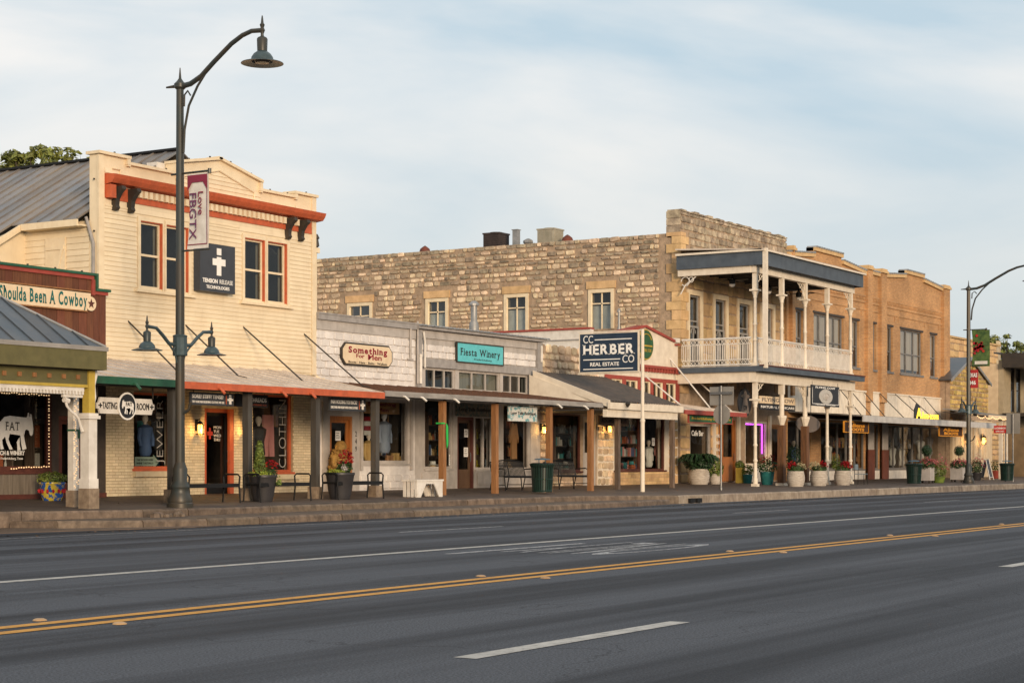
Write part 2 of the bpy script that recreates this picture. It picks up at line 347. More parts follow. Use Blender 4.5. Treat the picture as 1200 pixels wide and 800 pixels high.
def worn(name, c, hole, wear=.5):
    """road paint with flaking that shows the asphalt through"""
    m = mat(name, c, tuple(x * .72 for x in c), scale=4, rough=.7, lo=.3, hi=.7)
    t = m.node_tree; b = [n for n in t.nodes if n.type == 'BSDF_PRINCIPLED'][0]; L = t.links.new
    g = N(t, 'ShaderNodeNewGeometry'); n = N(t, 'ShaderNodeTexNoise', Scale=11.0, Detail=8.0, Roughness=.75); L(g.outputs['Position'], n.inputs['Vector'])
    mr = N(t, 'ShaderNodeMapRange'); mr.inputs[1].default_value = hole; mr.inputs[2].default_value = hole + .12; mr.inputs[3].default_value = 1; mr.inputs[4].default_value = 1 - wear; L(n.outputs['Fac'], mr.inputs[0])
    mx = N(t, 'ShaderNodeMix', data_type='RGBA'); mx.inputs[6].default_value = (.06, .06, .065, 1)
    src = b.inputs['Base Color'].links[0].from_socket; L(mr.outputs[0], mx.inputs[0]); L(src, mx.inputs[7]); L(mx.outputs[2], b.inputs['Base Color'])
    return m
M_asph = asphalt()
M_ground = mat('dry_ground', (.16, .13, .09), (.10, .09, .06), scale=.3)
M_walk = mat('sidewalk_concrete', (.135, .10, .077), (.085, .063, .05), scale=1.1, bump=.35, bscale=25, dirt=.5, dirtc=(.035, .026, .022), dscale=1.0, var=.12)
M_kerb = mat('kerb_concrete', (.20, .148, .105), (.10, .073, .052), scale=4, bump=.9, bscale=14, dirt=.85, dscale=2.6, dirtc=(.045, .032, .024), var=.2)
M_kerbp = mat('newer_kerb_concrete', (.36, .30, .235), (.22, .17, .125), scale=3, bump=.5, bscale=18, dirt=.75, dirtc=(.10, .07, .05), var=.15)
M_apron = mat('gutter_concrete', (.15, .105, .075), (.10, .07, .05), scale=2, bump=.4, dirt=.4)
M_lw = worn('white_road_paint', (.50, .475, .43), .5); M_lf = worn('faded_white_road_paint', (.46, .46, .46), .46, .8); M_ly = worn('yellow_road_paint', (.66, .31, .035), .52)

struct('ground', MB().poly([(-4000, -4000, -.03), (4000, -4000, -.03), (4000, 4000, -.03), (-4000, 4000, -.03)]), M_ground)
road = struct('road', MB().poly([(-300, -9, 0), (700, -9, 0), (700, 27.5, 0), (-300, 27.5, 0)]), M_asph)
def line(x0, x1, d, w=.11, m=M_lw, z=.004, seg=1):
    mb = MB()
    mb.poly([(x0, d - w / 2, z), (x1, d - w / 2, z), (x1, d + w / 2, z), (x0, d + w / 2, z)]); return mb
def marking(mb, m, parent=road):
    o = part(road, 'lane_marking', mb, m, recalc=False); return o
ymb = line(-60, 400, 10.84, .16); part(road, 'lane_marking', ymb, M_ly, recalc=False)
part(road, 'lane_marking', line(-60, 400, 10.50, .16), M_ly, recalc=False)
part(road, 'lane_marking', line(-60, 400, 14.96, .2), M_lw, recalc=False)
for x0 in (10.05, 22.3, 34.5, 46.7, -2.2): part(road, 'lane_marking', line(x0, x0 + 3.2, 6.55, .18), M_lw, recalc=False)
for x0 in (27.4, 42.1, 56.8, 71.5, 86.2): part(road, 'lane_marking', line(x0, x0 + 3.6, 19.3, .11), M_lf, recalc=False)
part(road, 'lane_marking', line(8, 46, 23.3, .08), M_lf, recalc=False)
part(road, 'lane_marking', line(50, 120, 23.6, .07), M_lf, recalc=False)
# ---------------------------------------------------------------- text
_tc = {}
def glyphs(s, bold=0.0, sp=1.0, res=3):
    k = (s, bold, sp)
    if k in _tc: return _tc[k]
    cu = bpy.data.curves.new('lettering', 'FONT'); cu.body = s; cu.size = 1; cu.offset = bold; cu.resolution_u = res; cu.space_character = sp
    o = bpy.data.objects.new('lettering', cu); COL.objects.link(o)
    dg = bpy.context.evaluated_depsgraph_get(); me = bpy.data.meshes.new_from_object(o.evaluated_get(dg))
    bm = bmesh.new(); bm.from_mesh(me); bmesh.ops.dissolve_limit(bm, angle_limit=.02, verts=bm.verts, edges=bm.edges)
    bmesh.ops.triangulate(bm, faces=bm.faces); bm.to_mesh(me); bm.free()
    v = [tuple(x.co) for x in me.vertices]; f = [tuple(p.vertices) for p in me.polygons]
    bpy.data.objects.remove(o); bpy.data.curves.remove(cu); bpy.data.meshes.remove(me)
    x0 = min(a[0] for a in v); x1 = max(a[0] for a in v); y0 = min(a[1] for a in v); y1 = max(a[1] for a in v)
    _tc[k] = (v, f, x0, x1, y0, y1); return _tc[k]
def text(parent, s, u, z, w, h, m, plane, facing='-Y', bold=.0, sp=1.0, depth=.006, vertical=False, name='lettering', slab=False, mb=None, curve=0):
    """lettering of width w and height h whose lower left corner is (u, z) on the sign plane; -Y: u is X; -X: u is Y of the left edge"""
    v, f, x0, x1, y0, y1 = glyphs(s, bold, sp)
    own = mb is None
    if own: mb = MB()
    def P(a, b, d):
        a = (a - x0) / (x1 - x0); b = (b - y0) / (y1 - y0)
        if vertical: a, b = (b, 1 - a) if vertical == 2 else (1 - b, a); uu = u + a * w; zz = z + b * h
        else: uu = u + a * w; zz = z + b * h
        if facing == '-Y': return (uu, plane - d, zz)
        return (plane - d, u - a * w, zz)
    n = len(mb.v); k = len(v)
    mb.v += [P(a, b, depth) for a, b, c in v] + [P(a, b, 0) for a, b, c in v]
    mb.f += [tuple(n + i for i in q) for q in f]
    ec = {}
    for q in f:
        for i in range(len(q)):
            e = (q[i], q[(i + 1) % len(q)]); ec[e] = ec.get(e, 0) + 1
    for (a, b) in list(ec):
        if (b, a) not in ec: mb.f.append((n + b, n + a, n + k + a, n + k + b))
    if own: return part(parent, name, mb, m)
SLAB = {'H': (1, 1, 1, 1), 'E': (1, 1, 0, 0), 'R': (1, 1, 0, 1), 'B': (1, 1, 0, 0), 'F': (1, 1, 0, 0), 'T': (0, 2, 0, 0), 'A': (2, 0, 0, 1), 'X': (1, 1, 1, 1), 'M': (1, 1, 1, 1), 'W': (0, 1, 1, 0), 'i': (1, 0, 0, 0), 'n': (1, 1, 0, 1), 'r': (1, 1, 0, 0), 'm': (1, 1, 0, 1), 'h': (1, 1, 0, 1), 'K': (1, 1, 1, 1), 'N': (1, 1, 1, 1)}
def slabtext(parent, s, u, z, w, h, m, plane, facing='-Y', bold=.01, depth=.006, vertical=False, name='lettering'):
    """roman lettering: every stem gets its small slab serifs"""
    mb = MB(); W_ = [glyphs(c, bold)[3] - glyphs(c, bold)[2] if c != ' ' else .25 for c in s]; gap = .12
    H_ = .73; tot = sum(W_) + gap * (len(s) - 1); cur = 0
    for c, wc in zip(s, W_):
        if c != ' ':
            v, f, x0, x1, y0, y1 = glyphs(c, bold)
            def P(a, b, d):
                aa = (cur + a - x0) / tot; bb = b / H_
                if vertical: aa, bb = bb, 1 - aa
                if facing == '-Y': return (u + aa * w, plane - d, z + bb * h)
                return (plane - d, u - aa * w, z + bb * h)
            n = len(mb.v); mb.v += [P(a, b, depth) for a, b, q in v]; mb.f += [tuple(n + i for i in q) for q in f]
            st = .13; th = .055; top = y1 if c.isupper() or c in 'hi' else y1
            fl = SLAB.get(c, (0, 0, 0, 0))
            if fl[0]: xx = (x0 if fl[0] == 1 else x0 - .0); mb.poly([P(xx - .06, y0, depth), P(xx + st + .05, y0, depth), P(xx + st + .05, y0 + th, depth), P(xx - .06, y0 + th, depth)])
            if fl[1] == 1: mb.poly([P(x0 - .06, y1 - th, depth), P(x0 + st + .02, y1 - th, depth), P(x0 + st + .02, y1, depth), P(x0 - .06, y1, depth)])
            if c == 'T':
                xm = (x0 + x1) / 2; mb.poly([P(xm - .13, y0, depth), P(xm + .13, y0, depth), P(xm + .13, y0 + th, depth), P(xm - .13, y0 + th, depth)])
                for xa in (x0, x1 - .06): mb.poly([P(xa, y1 - .16, depth), P(xa + .06, y1 - .16, depth), P(xa + .06, y1, depth), P(xa, y1, depth)])
            if fl[2]: mb.poly([P(x1 - st - .02, y1 - th, depth), P(x1 + .06, y1 - th, depth), P(x1 + .06, y1, depth), P(x1 - st - .02, y1, depth)])
            if fl[3]: mb.poly([P(x1 - st - .05, y0, depth), P(x1 + .06, y0, depth), P(x1 + .06, y0 + th, depth), P(x1 - st - .05, y0 + th, depth)])
        cur += wc + gap
    return part(parent, name, mb, m, recalc=False)

# turn-lane wording and arrow painted on the road, read by drivers heading to -X
pm = MB(); v, f, x0, x1, y0, y1 = glyphs('ONLY', .0)
n = len(pm.v)
pm.v += [(26.0 - (b - y0) / (y1 - y0) * 3.8, 12.1 + (a - x0) / (x1 - x0) * 1.8, .004) for a, b, c in v]
pm.f += [tuple(n + i for i in reversed(q)) for q in f]
pm.poly([(21.3, 14.1, .004), (25.2, 14.1, .004), (25.2, 14.24, .004), (21.3, 14.24, .004)])
part(road, 'lane_wording', pm, M_lf, recalc=False)
M_rpm = mat('ceramic_road_stud', (.42, .26, .12), (.3, .18, .08), rough=.4)
studs = []
smb = MB(); smb.lathe(0, 0, [(.06, 0), (.055, .01), (.035, .018), (.01, .02)], 10)
stud_me = smb.mesh('road_stud', M_rpm)
for px, d in ((0, 0),):
    for i, x in enumerate([10.6 + 6.7 * q for q in range(14)]):
        for k, (dx, dd) in enumerate(((0, 11.06), (.1, 10.27))):
            o = bpy.data.objects.new('road_stud', stud_me); COL.objects.link(o); o.location = (x + dx, dd, .003); o.parent = road

# ---------------------------------------------------------------- sidewalk, kerbs
def slope_sheet(poly): return [(x, d, zs(d)) for x, d in poly]
K1 = 27.0; K2 = 26.3; K3 = 24.95
front = [(-60, K1), (25.4, K1), (28.2, K2 + .1), (29.5, K2), (46.0, K2), (48.5, 25.6), (50.5, K3 + .05), (57, K3), (100, K3), (400, K3)]
sw = MB()
for (xa, da), (xb, db) in zip(front[:-1], front[1:]):
    sw.poly([(xa, da + .18, zs(da + .18)), (xb, db + .18, zs(db + .18)), (xb, 31.9, zs(31.9)), (xa, 31.9, zs(31.9))])
walk = struct('sidewalk', sw, M_walk)
kerb = struct('kerb', MB().box(-60, -50, K1, K1 + .18, 0, .3), M_kerb)
def kerb_run(a, b, d0, d1, zb, zt_off, m, L0=2.6, jag=.012, w=.2):
    n = max(1, int(math.hypot(b - a, d1 - d0) / L0)); 
    for i in range(n):
        f0 = i / n; f1 = (i + 1) / n; xa = a + (b - a) * f0 + .012; xb = a + (b - a) * f1 - .012; da = d0 + (d1 - d0) * f0; db = d0 + (d1 - d0) * f1
        mb = MB(); k = 5; zt = zs((da + db) / 2) + zt_off if zt_off is not None else .15
        pr = []
        for j in range(k + 1):
            q = j / k; x = xa + (xb - xa) * q; d = da + (db - da) * q; e = random.uniform(-jag, jag); zz = (zs(d) if zt_off is not None else .15) + random.uniform(-.008, .006)
            pr.append([(x, d + e - .0, zb), (x, d + e + .012, zz - .035), (x, d + e + .045, zz + .004), (x, d + w, zz + .002), (x, d + w, zb)])
        n0 = len(mb.v)
        for p in pr: mb.v += p
        for j in range(k):
            for q in range(5):
                a0 = n0 + j * 5 + q; a1 = n0 + j * 5 + (q + 1) % 5; mb.f.append((a0, a1, a1 + 5, a0 + 5))
        mb.f += [tuple(n0 + q for q in range(5)), tuple(n0 + k * 5 + q for q in range(5))]
        part(kerb, 'kerb_stone', mb, m)
for (xa, da), (xb, db) in zip(front[:-1], front[1:]):
    if xa < 24 and xb < 30: kerb_run(4, xb, da, db, -.01, 0, M_kerb)
    elif xa >= 100: kerb_run(xa, 130, da, db, -.01, 0, M_kerbp, 6)
    else: kerb_run(xa, xb, da, db, -.01, 0, M_kerbp if xa >= 50 else M_kerb)
# lower kerb step
low = [(25.3, 25.9), (26.6, 24.9), (28.0, 24.45), (29.5, 24.35), (47.0, 24.6), (49.8, 24.95)]
for (xa, da), (xb, db) in zip(low[:-1], low[1:]): kerb_run(xa, xb, da, db, -.01, None, M_kerb, 2.9, .015, .3)
sh = MB(); sh.xy([(25.0, 26.9), (25.3, 26.05)] + [(x, d + .12) for x, d in low[1:]] + [(50.2, 25.2), (48.5, 25.75), (46, K2 + .05), (28.2, K2 + .12)], .0, .146)
struct('kerb_step', sh, M_kerb)
struct('gutter', MB().xy([(-60, 25.1), (23.5, 25.1), (27.3, 24.2), (28.3, 24.4), (25.3, 26.2), (25.3, 27.05), (-60, 27.05)], -.01, .012), M_apron)
# broken lumps where the step has crumbled beside the lamp, and storm drain mouths
rub = MB()
for i in range(9):
    x = X(188, 26.2) + random.uniform(-.5, .5); d = 26.05 + random.uniform(-.2, .1); s = random.uniform(.05, .12)
    rub.lathe(x, d, [(s, .15), (s * .9, .15 + s * .7), (s * .4, .15 + s)], 6)
tag(struct('broken_kerb_rubble', rub, M_kerb), 'crumbled kerb lumps', 'rubble'); bpy.data.objects['broken_kerb_rubble']['kind'] = 'stuff'
for px in (811, 819):
    x = X(px, K3); part(kerb, 'drain_mouth', MB().box(x - .17, x + .17, K3 - .035, K3 + .05, .02, .16), M_black)
# fallen leaves and litter along the gutter
lit = MB()
for i in range(900):
    x = random.uniform(12, 100); d = 24.2 - abs(random.gauss(0, .35)) if random.random() < .5 else random.uniform(24.6, 31)
    z = .006 if d < 24.3 else (zs(d) + .006 if d > 27.2 or x > 52 else .16)
    if 24.3 < d < 26.5 and x < 52 and x > 29: z = .152
    elif d < 27.2 and d > 24.3 and x < 52: continue
    s = random.uniform(.012, .035); a = random.uniform(0, 6.28)
    lit.poly([(x + s * math.cos(a + q), d + s * math.sin(a + q), z + (.01 if q > 2 else 0)) for q in (0, 1.6, 3.1, 4.7)])
lo = part(None, 'fallen_leaves', lit, mat('dry_leaf', (.22, .13, .06), (.10, .06, .03), var=.5), kind='stuff', recalc=False); tag(lo, 'scattered dry leaves and grit on sidewalk and gutter', 'leaves')
# ================================================================ building helpers
def wall(x0, x1, z0, z1, y0, y1, holes, mb=None):
    """solid wall from (x0,z0) to (x1,z1), front at y0, with real openings"""
    mb = mb or MB(); xs = sorted({x0, x1, *[h[0] for h in holes], *[h[1] for h in holes]}); xs = [x for x in xs if x0 <= x <= x1]
    for a, b in zip(xs[:-1], xs[1:]):
        if b - a < 1e-4: continue
        m = (a + b) / 2; cuts = sorted([(max(h[2], z0), min(h[3], z1)) for h in holes if h[0] <= m <= h[1]]); z = z0
        for c, d in cuts:
            if c > z + 1e-4: mb.box(a, b, y0, y1, z, c)
            z = max(z, d)
        if z1 > z + 1e-4: mb.box(a, b, y0, y1, z, z1)
    return mb
def hole(px0, px1, yt, yb, D=WALL):
    return (X(px0, D), X(px1, D), Z(px0, yb, D), Z(px0, yt, D))
def sash(root, h, y, mf, nx=1, nz=2, fw=.07, g=None, blind=None, sill=None, label=None, room=M_dkroom, arch=False, mid=None, casing=None):
    """a window: frame, mullions, panes; dim room box behind"""
    x0, x1, z0, z1 = h; mb = MB(); g = g or G_up; e = .002
    mb.box(x0 + e, x0 + fw, y, y + .09, z0 + e, z1 - e).box(x1 - fw, x1 - e, y, y + .09, z0 + e, z1 - e).box(x0 + fw, x1 - fw, y + .001, y + .089, z1 - fw, z1 - e).box(x0 + fw, x1 - fw, y + .001, y + .089, z0 + e, z0 + fw)
    for i in range(1, nx): xm = x0 + (x1 - x0) * i / nx; mb.box(xm - .025, xm + .025, y + .002, y + .086, z0 + fw, z1 - fw)
    for i in range(1, nz):
        zm = z0 + (z1 - z0) * (mid if mid and i == 1 else i / nz); mb.box(x0 + fw, x1 - fw, y + .01, y + .08, zm - .028, zm + .028)
    w = part(root, 'window', mb, mf, label=label)
    xs = [x0 + fw] + [x0 + (x1 - x0) * i / nx for i in range(1, nx)] + [x1 - fw]
    zz = [z0 + fw] + [z0 + (z1 - z0) * (mid if mid and i == 1 else i / nz) for i in range(1, nz)] + [z1 - fw]
    for a, b in zip(xs[:-1], xs[1:]):
        for c, d in zip(zz[:-1], zz[1:]):
            t = random.uniform(-.006, .006); yy = y + .045
            part(w, 'pane', MB().poly([(a, yy + t, c), (b, yy - t, c), (b, yy - t, d), (a, yy + t, d)]), g, recalc=False)
    if sill: part(w, 'sill', MB().box(x0 - .09, x1 + .09, y - .16, y + .02, z0 - sill, z0 - .001), mf)
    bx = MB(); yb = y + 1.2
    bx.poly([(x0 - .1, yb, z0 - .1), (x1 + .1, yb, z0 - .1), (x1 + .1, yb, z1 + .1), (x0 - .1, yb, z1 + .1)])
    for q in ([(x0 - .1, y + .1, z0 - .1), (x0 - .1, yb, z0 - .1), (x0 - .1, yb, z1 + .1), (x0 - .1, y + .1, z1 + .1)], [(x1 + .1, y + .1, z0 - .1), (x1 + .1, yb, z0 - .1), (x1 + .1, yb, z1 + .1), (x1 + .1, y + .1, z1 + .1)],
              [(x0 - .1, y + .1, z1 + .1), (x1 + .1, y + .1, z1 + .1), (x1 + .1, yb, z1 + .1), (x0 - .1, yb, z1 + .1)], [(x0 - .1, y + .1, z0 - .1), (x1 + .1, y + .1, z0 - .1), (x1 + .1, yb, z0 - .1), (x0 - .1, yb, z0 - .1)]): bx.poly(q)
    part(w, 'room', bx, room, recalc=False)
    if blind: part(w, 'blind', MB().box(x0 + .02, x1 - .02, y + .13, y + .14, z1 - (z1 - z0) * blind, z1), M_blind)
    return w
def shopwin(root, h, y, mf, nx=1, fw=.06, label=None, sill=.06, zb=None, pane=G_shop, transom=None):
    x0, x1, z0, z1 = h; mb = MB(); e = .002
    mb.box(x0 + e, x0 + fw, y, y + .1, z0 + e, z1 - e).box(x1 - fw, x1 - e, y, y + .1, z0 + e, z1 - e).box(x0 + fw, x1 - fw, y + .001, y + .099, z1 - fw, z1 - e).box(x0 + fw, x1 - fw, y + .001, y + .099, z0 + e, z0 + fw)
    for i in range(1, nx): xm = x0 + (x1 - x0) * i / nx; mb.box(xm - .03, xm + .03, y + .002, y + .096, z0 + fw, z1 - fw)
    if transom: zt = z1 - transom; mb.box(x0 + fw, x1 - fw, y + .004, y + .09, zt - .03, zt + .03)
    w = part(root, 'shop_window', mb, mf, label=label)
    for i in range(nx):
        a = x0 + fw + (x1 - x0 - 2 * fw) * i / nx; b = x0 + fw + (x1 - x0 - 2 * fw) * (i + 1) / nx; t = random.uniform(-.008, .008)
        part(w, 'pane', MB().poly([(a, y + .05 + t, z0 + fw), (b, y + .05 - t, z0 + fw), (b, y + .05 - t, z1 - fw), (a, y + .05 + t, z1 - fw)]), pane, recalc=False)
    if sill: part(w, 'sill', MB().box(x0 - .06, x1 + .06, y - .1, y + .01, z0 - sill, z0 - .001), mf)
    return w
def door(root, h, y, mf, md, glassy=.75, panels=0, lab=None, fw=.1):
    x0, x1, z0, z1 = h; e = .002
    fr = MB().box(x0 + e, x0 + fw, y - .03, y + .12, z0, z1 - e).box(x1 - fw, x1 - e, y - .03, y + .12, z0, z1 - e).box(x0 + fw, x1 - fw, y - .029, y + .119, z1 - fw, z1 - e)
    d = part(root, 'door', fr, mf, label=lab)
    a, b, zt = x0 + fw, x1 - fw, z1 - fw; zg = z0 + (zt - z0) * (1 - glassy)
    part(d, 'door_leaf', MB().box(a, b, y + .04, y + .09, z0 + .01, zg).box(a, a + .09, y + .04, y + .09, zg, zt).box(b - .09, b, y + .04, y + .09, zg, zt).box(a + .09, b - .09, y + .041, y + .089, zt - .09, zt), md)
    part(d, 'pane', MB().poly([(a + .09, y + .06, zg), (b - .09, y + .06, zg), (b - .09, y + .06, zt - .09), (a + .09, y + .06, zt - .09)]), G_shop, recalc=False)
    for i in range(panels): zz = z0 + .12 + (zg - z0 - .1) * i / panels; part(d, 'door_panel', MB().box(a + .12, b - .12, y + .028, y + .041, zz, zz + (zg - z0 - .1) / panels - .08), md)
    part(d, 'handle', MB().tube([(b - .05, y + .0, z0 + 1.15), (b - .05, y - .02, z0 + 1.1), (b - .05, y - .02, z0 + .9), (b - .05, y, z0 + .85)], .012, 6), M_steel)
    return d
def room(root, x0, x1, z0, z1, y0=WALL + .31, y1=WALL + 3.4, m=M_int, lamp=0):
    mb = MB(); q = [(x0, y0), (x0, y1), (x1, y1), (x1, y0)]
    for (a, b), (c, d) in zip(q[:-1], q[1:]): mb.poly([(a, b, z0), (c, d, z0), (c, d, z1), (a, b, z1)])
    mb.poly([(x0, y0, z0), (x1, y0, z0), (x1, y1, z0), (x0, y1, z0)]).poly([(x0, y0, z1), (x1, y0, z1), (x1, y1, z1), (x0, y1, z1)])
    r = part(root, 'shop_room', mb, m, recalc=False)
    if lamp:
        lm = MB()
        for i in range(lamp): xx = x0 + (x1 - x0) * (i + .5) / lamp; lm.lathe(xx, y0 + .7, [(.05, z1 - .25), (.05, z1 - .2)], 8)
        part(root, 'ceiling_spot', lm, M_ceil)
    return r
def clips(root, pts, m=M_dark, step=.62, s=.035):
    """small clips for the roofline light string"""
    mb = MB()
    for a, b in zip(pts[:-1], pts[1:]):
        a = Vector(a); b = Vector(b); n = max(1, int((b - a).length / step))
        for i in range(n):
            p = a + (b - a) * (i + .5) / n; mb.box(p.x - s / 2, p.x + s / 2, p.y - s / 2, p.y + s / 2, p.z, p.z + s)
    return part(root, 'light_clips', mb, m, kind='stuff')
# irregular stones
def stone_pts(w, h, d, jit=.06, n=8, inset=.1):
    c = .12 + jit * .6; j = lambda: random.uniform(-jit, jit) * .5
    base = [(.5, -.5 + c), (.5, .5 - c), (.5 - c, .5), (-.5 + c, .5), (-.5, .5 - c), (-.5, -.5 + c), (-.5 + c, -.5), (.5 - c, -.5)]
    return [(x + j() - abs(j()) * (1 if x > 0 else -1), y + j() - abs(j()) * (1 if y > 0 else -1)) for x, y in base]
def stone_mb(mb, u, v, w, h, d, face, org, jit=.06, n=8):
    """u,v centre on the wall; face '-Y' or '-X'; org = plane coordinate"""
    p = stone_pts(w, h, d, jit, n); b = len(mb.v); tw = random.uniform(-.2, .2)
    for s, dd in ((1, .015), (1, -d * .6), (.88, -d)):
        for a, c in p:
            uu = u + a * w * s; vv = v + c * h * s; pp = org + dd * (1 + (tw * a if dd < 0 else 0))
            mb.v.append((uu, pp, vv) if face == '-Y' else (pp, uu, vv))
    for r in range(2):
        for k in range(n): a0 = b + r * n + k; a1 = b + r * n + (k + 1) % n; mb.f.append((a0, a1, a1 + n, a0 + n))
    mb.f.append(tuple(b + 2 * n + k for k in range(n)))
STONES = []
for i in range(10):
    q = MB(); stone_mb(q, 0, 0, 1, 1, 1, '-Y', 0, .09)
    STONES.append(q.mesh('stone', M_stone))
ASH = []
for i in range(6):
    q = MB(); stone_mb(q, 0, 0, 1, 1, 1, '-Y', 0, .015); ASH.append(q.mesh('stone_block', M_ashlar))
PARA = []
for i in range(6):
    q = MB(); stone_mb(q, 0, 0, 1, 1, 1, '-Y', 0, .03); PARA.append(q.mesh('stone_block', M_parapet))
def rubble(root, u0, u1, v0, v1, holes, face, org, rows=(.15, .28), wid=(.2, .55), limit=0, lib=STONES, pick=None, mj2=None, name='stone', mj=M_stone, dep=(.02, .06), gap=.025, jit=.09, key=None, skip=None):
    cand = []; v = v0
    while v < v1 - .06:
        h = random.uniform(*rows); h = v1 - v if v1 - v - h < .12 else h; u = u0 + random.uniform(-.2, 0)
        while u < u1:
            w = random.uniform(*wid); a = max(u, u0); b = min(u + w, u1)
            hh = h * random.uniform(.8, 1.0)
            if b - a > .08 and not any(a < q[1] + .01 and b > q[0] - .01 and v < q[3] and v + h > q[2] for q in holes) and not (skip and skip((a + b) / 2, v + h / 2)):
                cand.append(((a + b) / 2, v + h / 2, b - a - gap, hh - gap, random.uniform(*dep)))
            u += w
        v += h
    cand.sort(key=key or (lambda c: -c[2] * c[3]))
    rz_ = 0 if face == '-Y' else -math.pi / 2
    for c in cand[:limit]:
        rot = (0, random.uniform(-jit, jit) * .35, rz_)
        loc = (c[0], org, c[1]) if face == '-Y' else (org, c[0], c[1])
        inst(root, name, random.choice(pick(c[0], c[1]) if pick else lib), loc, rot, (c[2], c[4], c[3]))
    if len(cand) > limit:
        mb = MB(); m2 = MB()
        for c in cand[limit:]: stone_mb(m2 if pick and pick(c[0], c[1]) is not lib else mb, *c, face, org, jit)
        part(root, name + 's', mb, mj, kind='stuff')
        if m2.f: part(root, name + 's', m2, mj2, kind='stuff')
    return len(cand)
def bricks(root, x0, x1, z0, z1, y, holes, m, bl=.215, bh=.075, name='brickwork'):
    mb = MB(); r = 0; z = z0
    while z < z1 - .02:
        u = x0 - (bl / 2 if r % 2 else 0); zz = min(z + bh - .012, z1)
        while u < x1:
            a, b = max(u, x0), min(u + bl - .012, x1)
            for q in holes:
                if zz > q[2] + .01 and z < q[3] - .01:
                    if a < q[0] < b: b = q[0]
                    if a < q[1] < b: a = q[1]
                    if a >= q[0] and b <= q[1]: b = a
            if b - a > .03:
                d = random.uniform(.008, .014); n = len(mb.v)
                mb.v += [(a, y, z), (b, y, z), (b, y, zz), (a, y, zz), (a, y - d, z), (b, y - d, z), (b, y - d, zz), (a, y - d, zz)]
                mb.f += [tuple(n + i for i in f) for f in ((4, 5, 6, 7), (0, 1, 5, 4), (1, 2, 6, 5), (2, 3, 7, 6), (3, 0, 4, 7))]
            u += bl
        z += bh; r += 1
    return part(root, name, mb, m, kind='stuff', recalc=False)
def siding(root, x0, x1, zfun, z0, y, holes, m, step=.115, face='-Y'):
    """lapped boards; zfun(u) = top of the wall there"""
    mb = MB(); z = z0; us = sorted({x0, x1, *[h[0] for h in holes], *[h[1] for h in holes]} | {x0 + (x1 - x0) * i / 48 for i in range(49)})
    us = [u for u in us if x0 <= u <= x1]
    zmax = max(zfun(u + 1e-3) for u in us)
    while z < zmax:
        run = None
        for a, b in zip(us[:-1], us[1:]):
            mid = (a + b) / 2; top = zfun(mid)
            ok = z + step <= top + .02 and not any(h[0] <= mid <= h[1] and z + step > h[2] + .02 and z < h[3] - .02 for h in holes)
            if ok:
                if run: run[1] = b
                else: run = [a, b]
            if (not ok or b == us[-1]) and run:
                a1, b1 = run; run = None; zt = z + step
                P = [(y - .022, z), (y, zt + .01), (y, z)]
                if face == '-Y': mb.poly([(a1, P[0][0], P[0][1]), (b1, P[0][0], P[0][1]), (b1, P[1][0], P[1][1]), (a1, P[1][0], P[1][1])]); mb.poly([(a1, P[2][0], P[2][1]), (b1, P[2][0], P[2][1]), (b1, P[0][0], P[0][1]), (a1, P[0][0], P[0][1])])
                else: mb.poly([(P[0][0], a1, P[0][1]), (P[0][0], b1, P[0][1]), (P[1][0], b1, P[1][1]), (P[1][0], a1, P[1][1])]); mb.poly([(P[2][0], a1, P[2][1]), (P[2][0], b1, P[2][1]), (P[0][0], b1, P[0][1]), (P[0][0], a1, P[0][1])])
        z += step
    return part(root, 'siding', mb, m, kind='stuff', recalc=False)
def rod(root, p0, p1, r=.018, m=M_dark, name='tie_rod'): return part(root, name, MB().tube([p0, p1], r, 6), m)

# ================================================================ B1: cream two-storey building
b1 = thing('cream_building', 'two storey cream clapboard building with orange cornice and stepped parapet, behind the tall street lamp', 'building', (X(115, WALL), WALL, 0))
BX0 = X(115.5, WALL); BX1 = X(368.5, WALL)
def P1(px, py): return (X(px, WALL), Z(px, py, WALL))
z_l = Z(115, 181, WALL); z_r = Z(368, 230, WALL); zend = (z_l + z_r) / 2
xa = X(148.5, WALL); xb = X(203, WALL); xc = X(207, WALL); xp = X(256, WALL); xd = X(304, WALL); xe = X(345, WALL)
zlow = Z(149, 193.5, WALL); zlow2 = Z(304.5, 224.5, WALL); zs1 = Z(207, 191.5, WALL); zpk = Z(256, 187, WALL); zs2 = Z(303, 214, WALL)
zlow = (zlow + zlow2) / 2
print('B1 z', z_l, z_r, zlow, zs1, zpk, zs2, 'X', BX0, BX1)
prof = [(BX0, zend), (xa, zend), (xa, zlow), (xc, zlow), (xc, zs1), (xp, zpk), (xd, zs2), (xd, zlow), (xe, zlow), (xe, zend - .02), (BX1, zend - .02)]
def ztop(x):
    if x < xa or x > xe: return zend
    if x < xc or x > xd: return zlow
    return zs1 + (zpk - zs1) * (x - xc) / (xp - xc) if x < xp else zpk + (zs2 - zpk) * (x - xp) / (xd - xp)
up1 = [hole(163.5, 189.5, 257.5, 335.5), hole(193.5, 220, 262, 340), hole(285.6, 309.5, 279, 350.5), hole(312.5, 335.5, 284, 354)]
zwt = sum(h[3] for h in up1) / 4; zwb = sum(h[2] for h in up1) / 4
up1 = [(h[0], h[1], zwb, zwt) for h in up1]
ZM = 3.75
lo1 = [hole(156.5, 203, 459, 549), hole(296, 343, 461, 553), hole(239.5, 274, 478, 579)]
wm = wall(BX0, BX1, ZM, zlow, WALL, WALL + .3, up1)
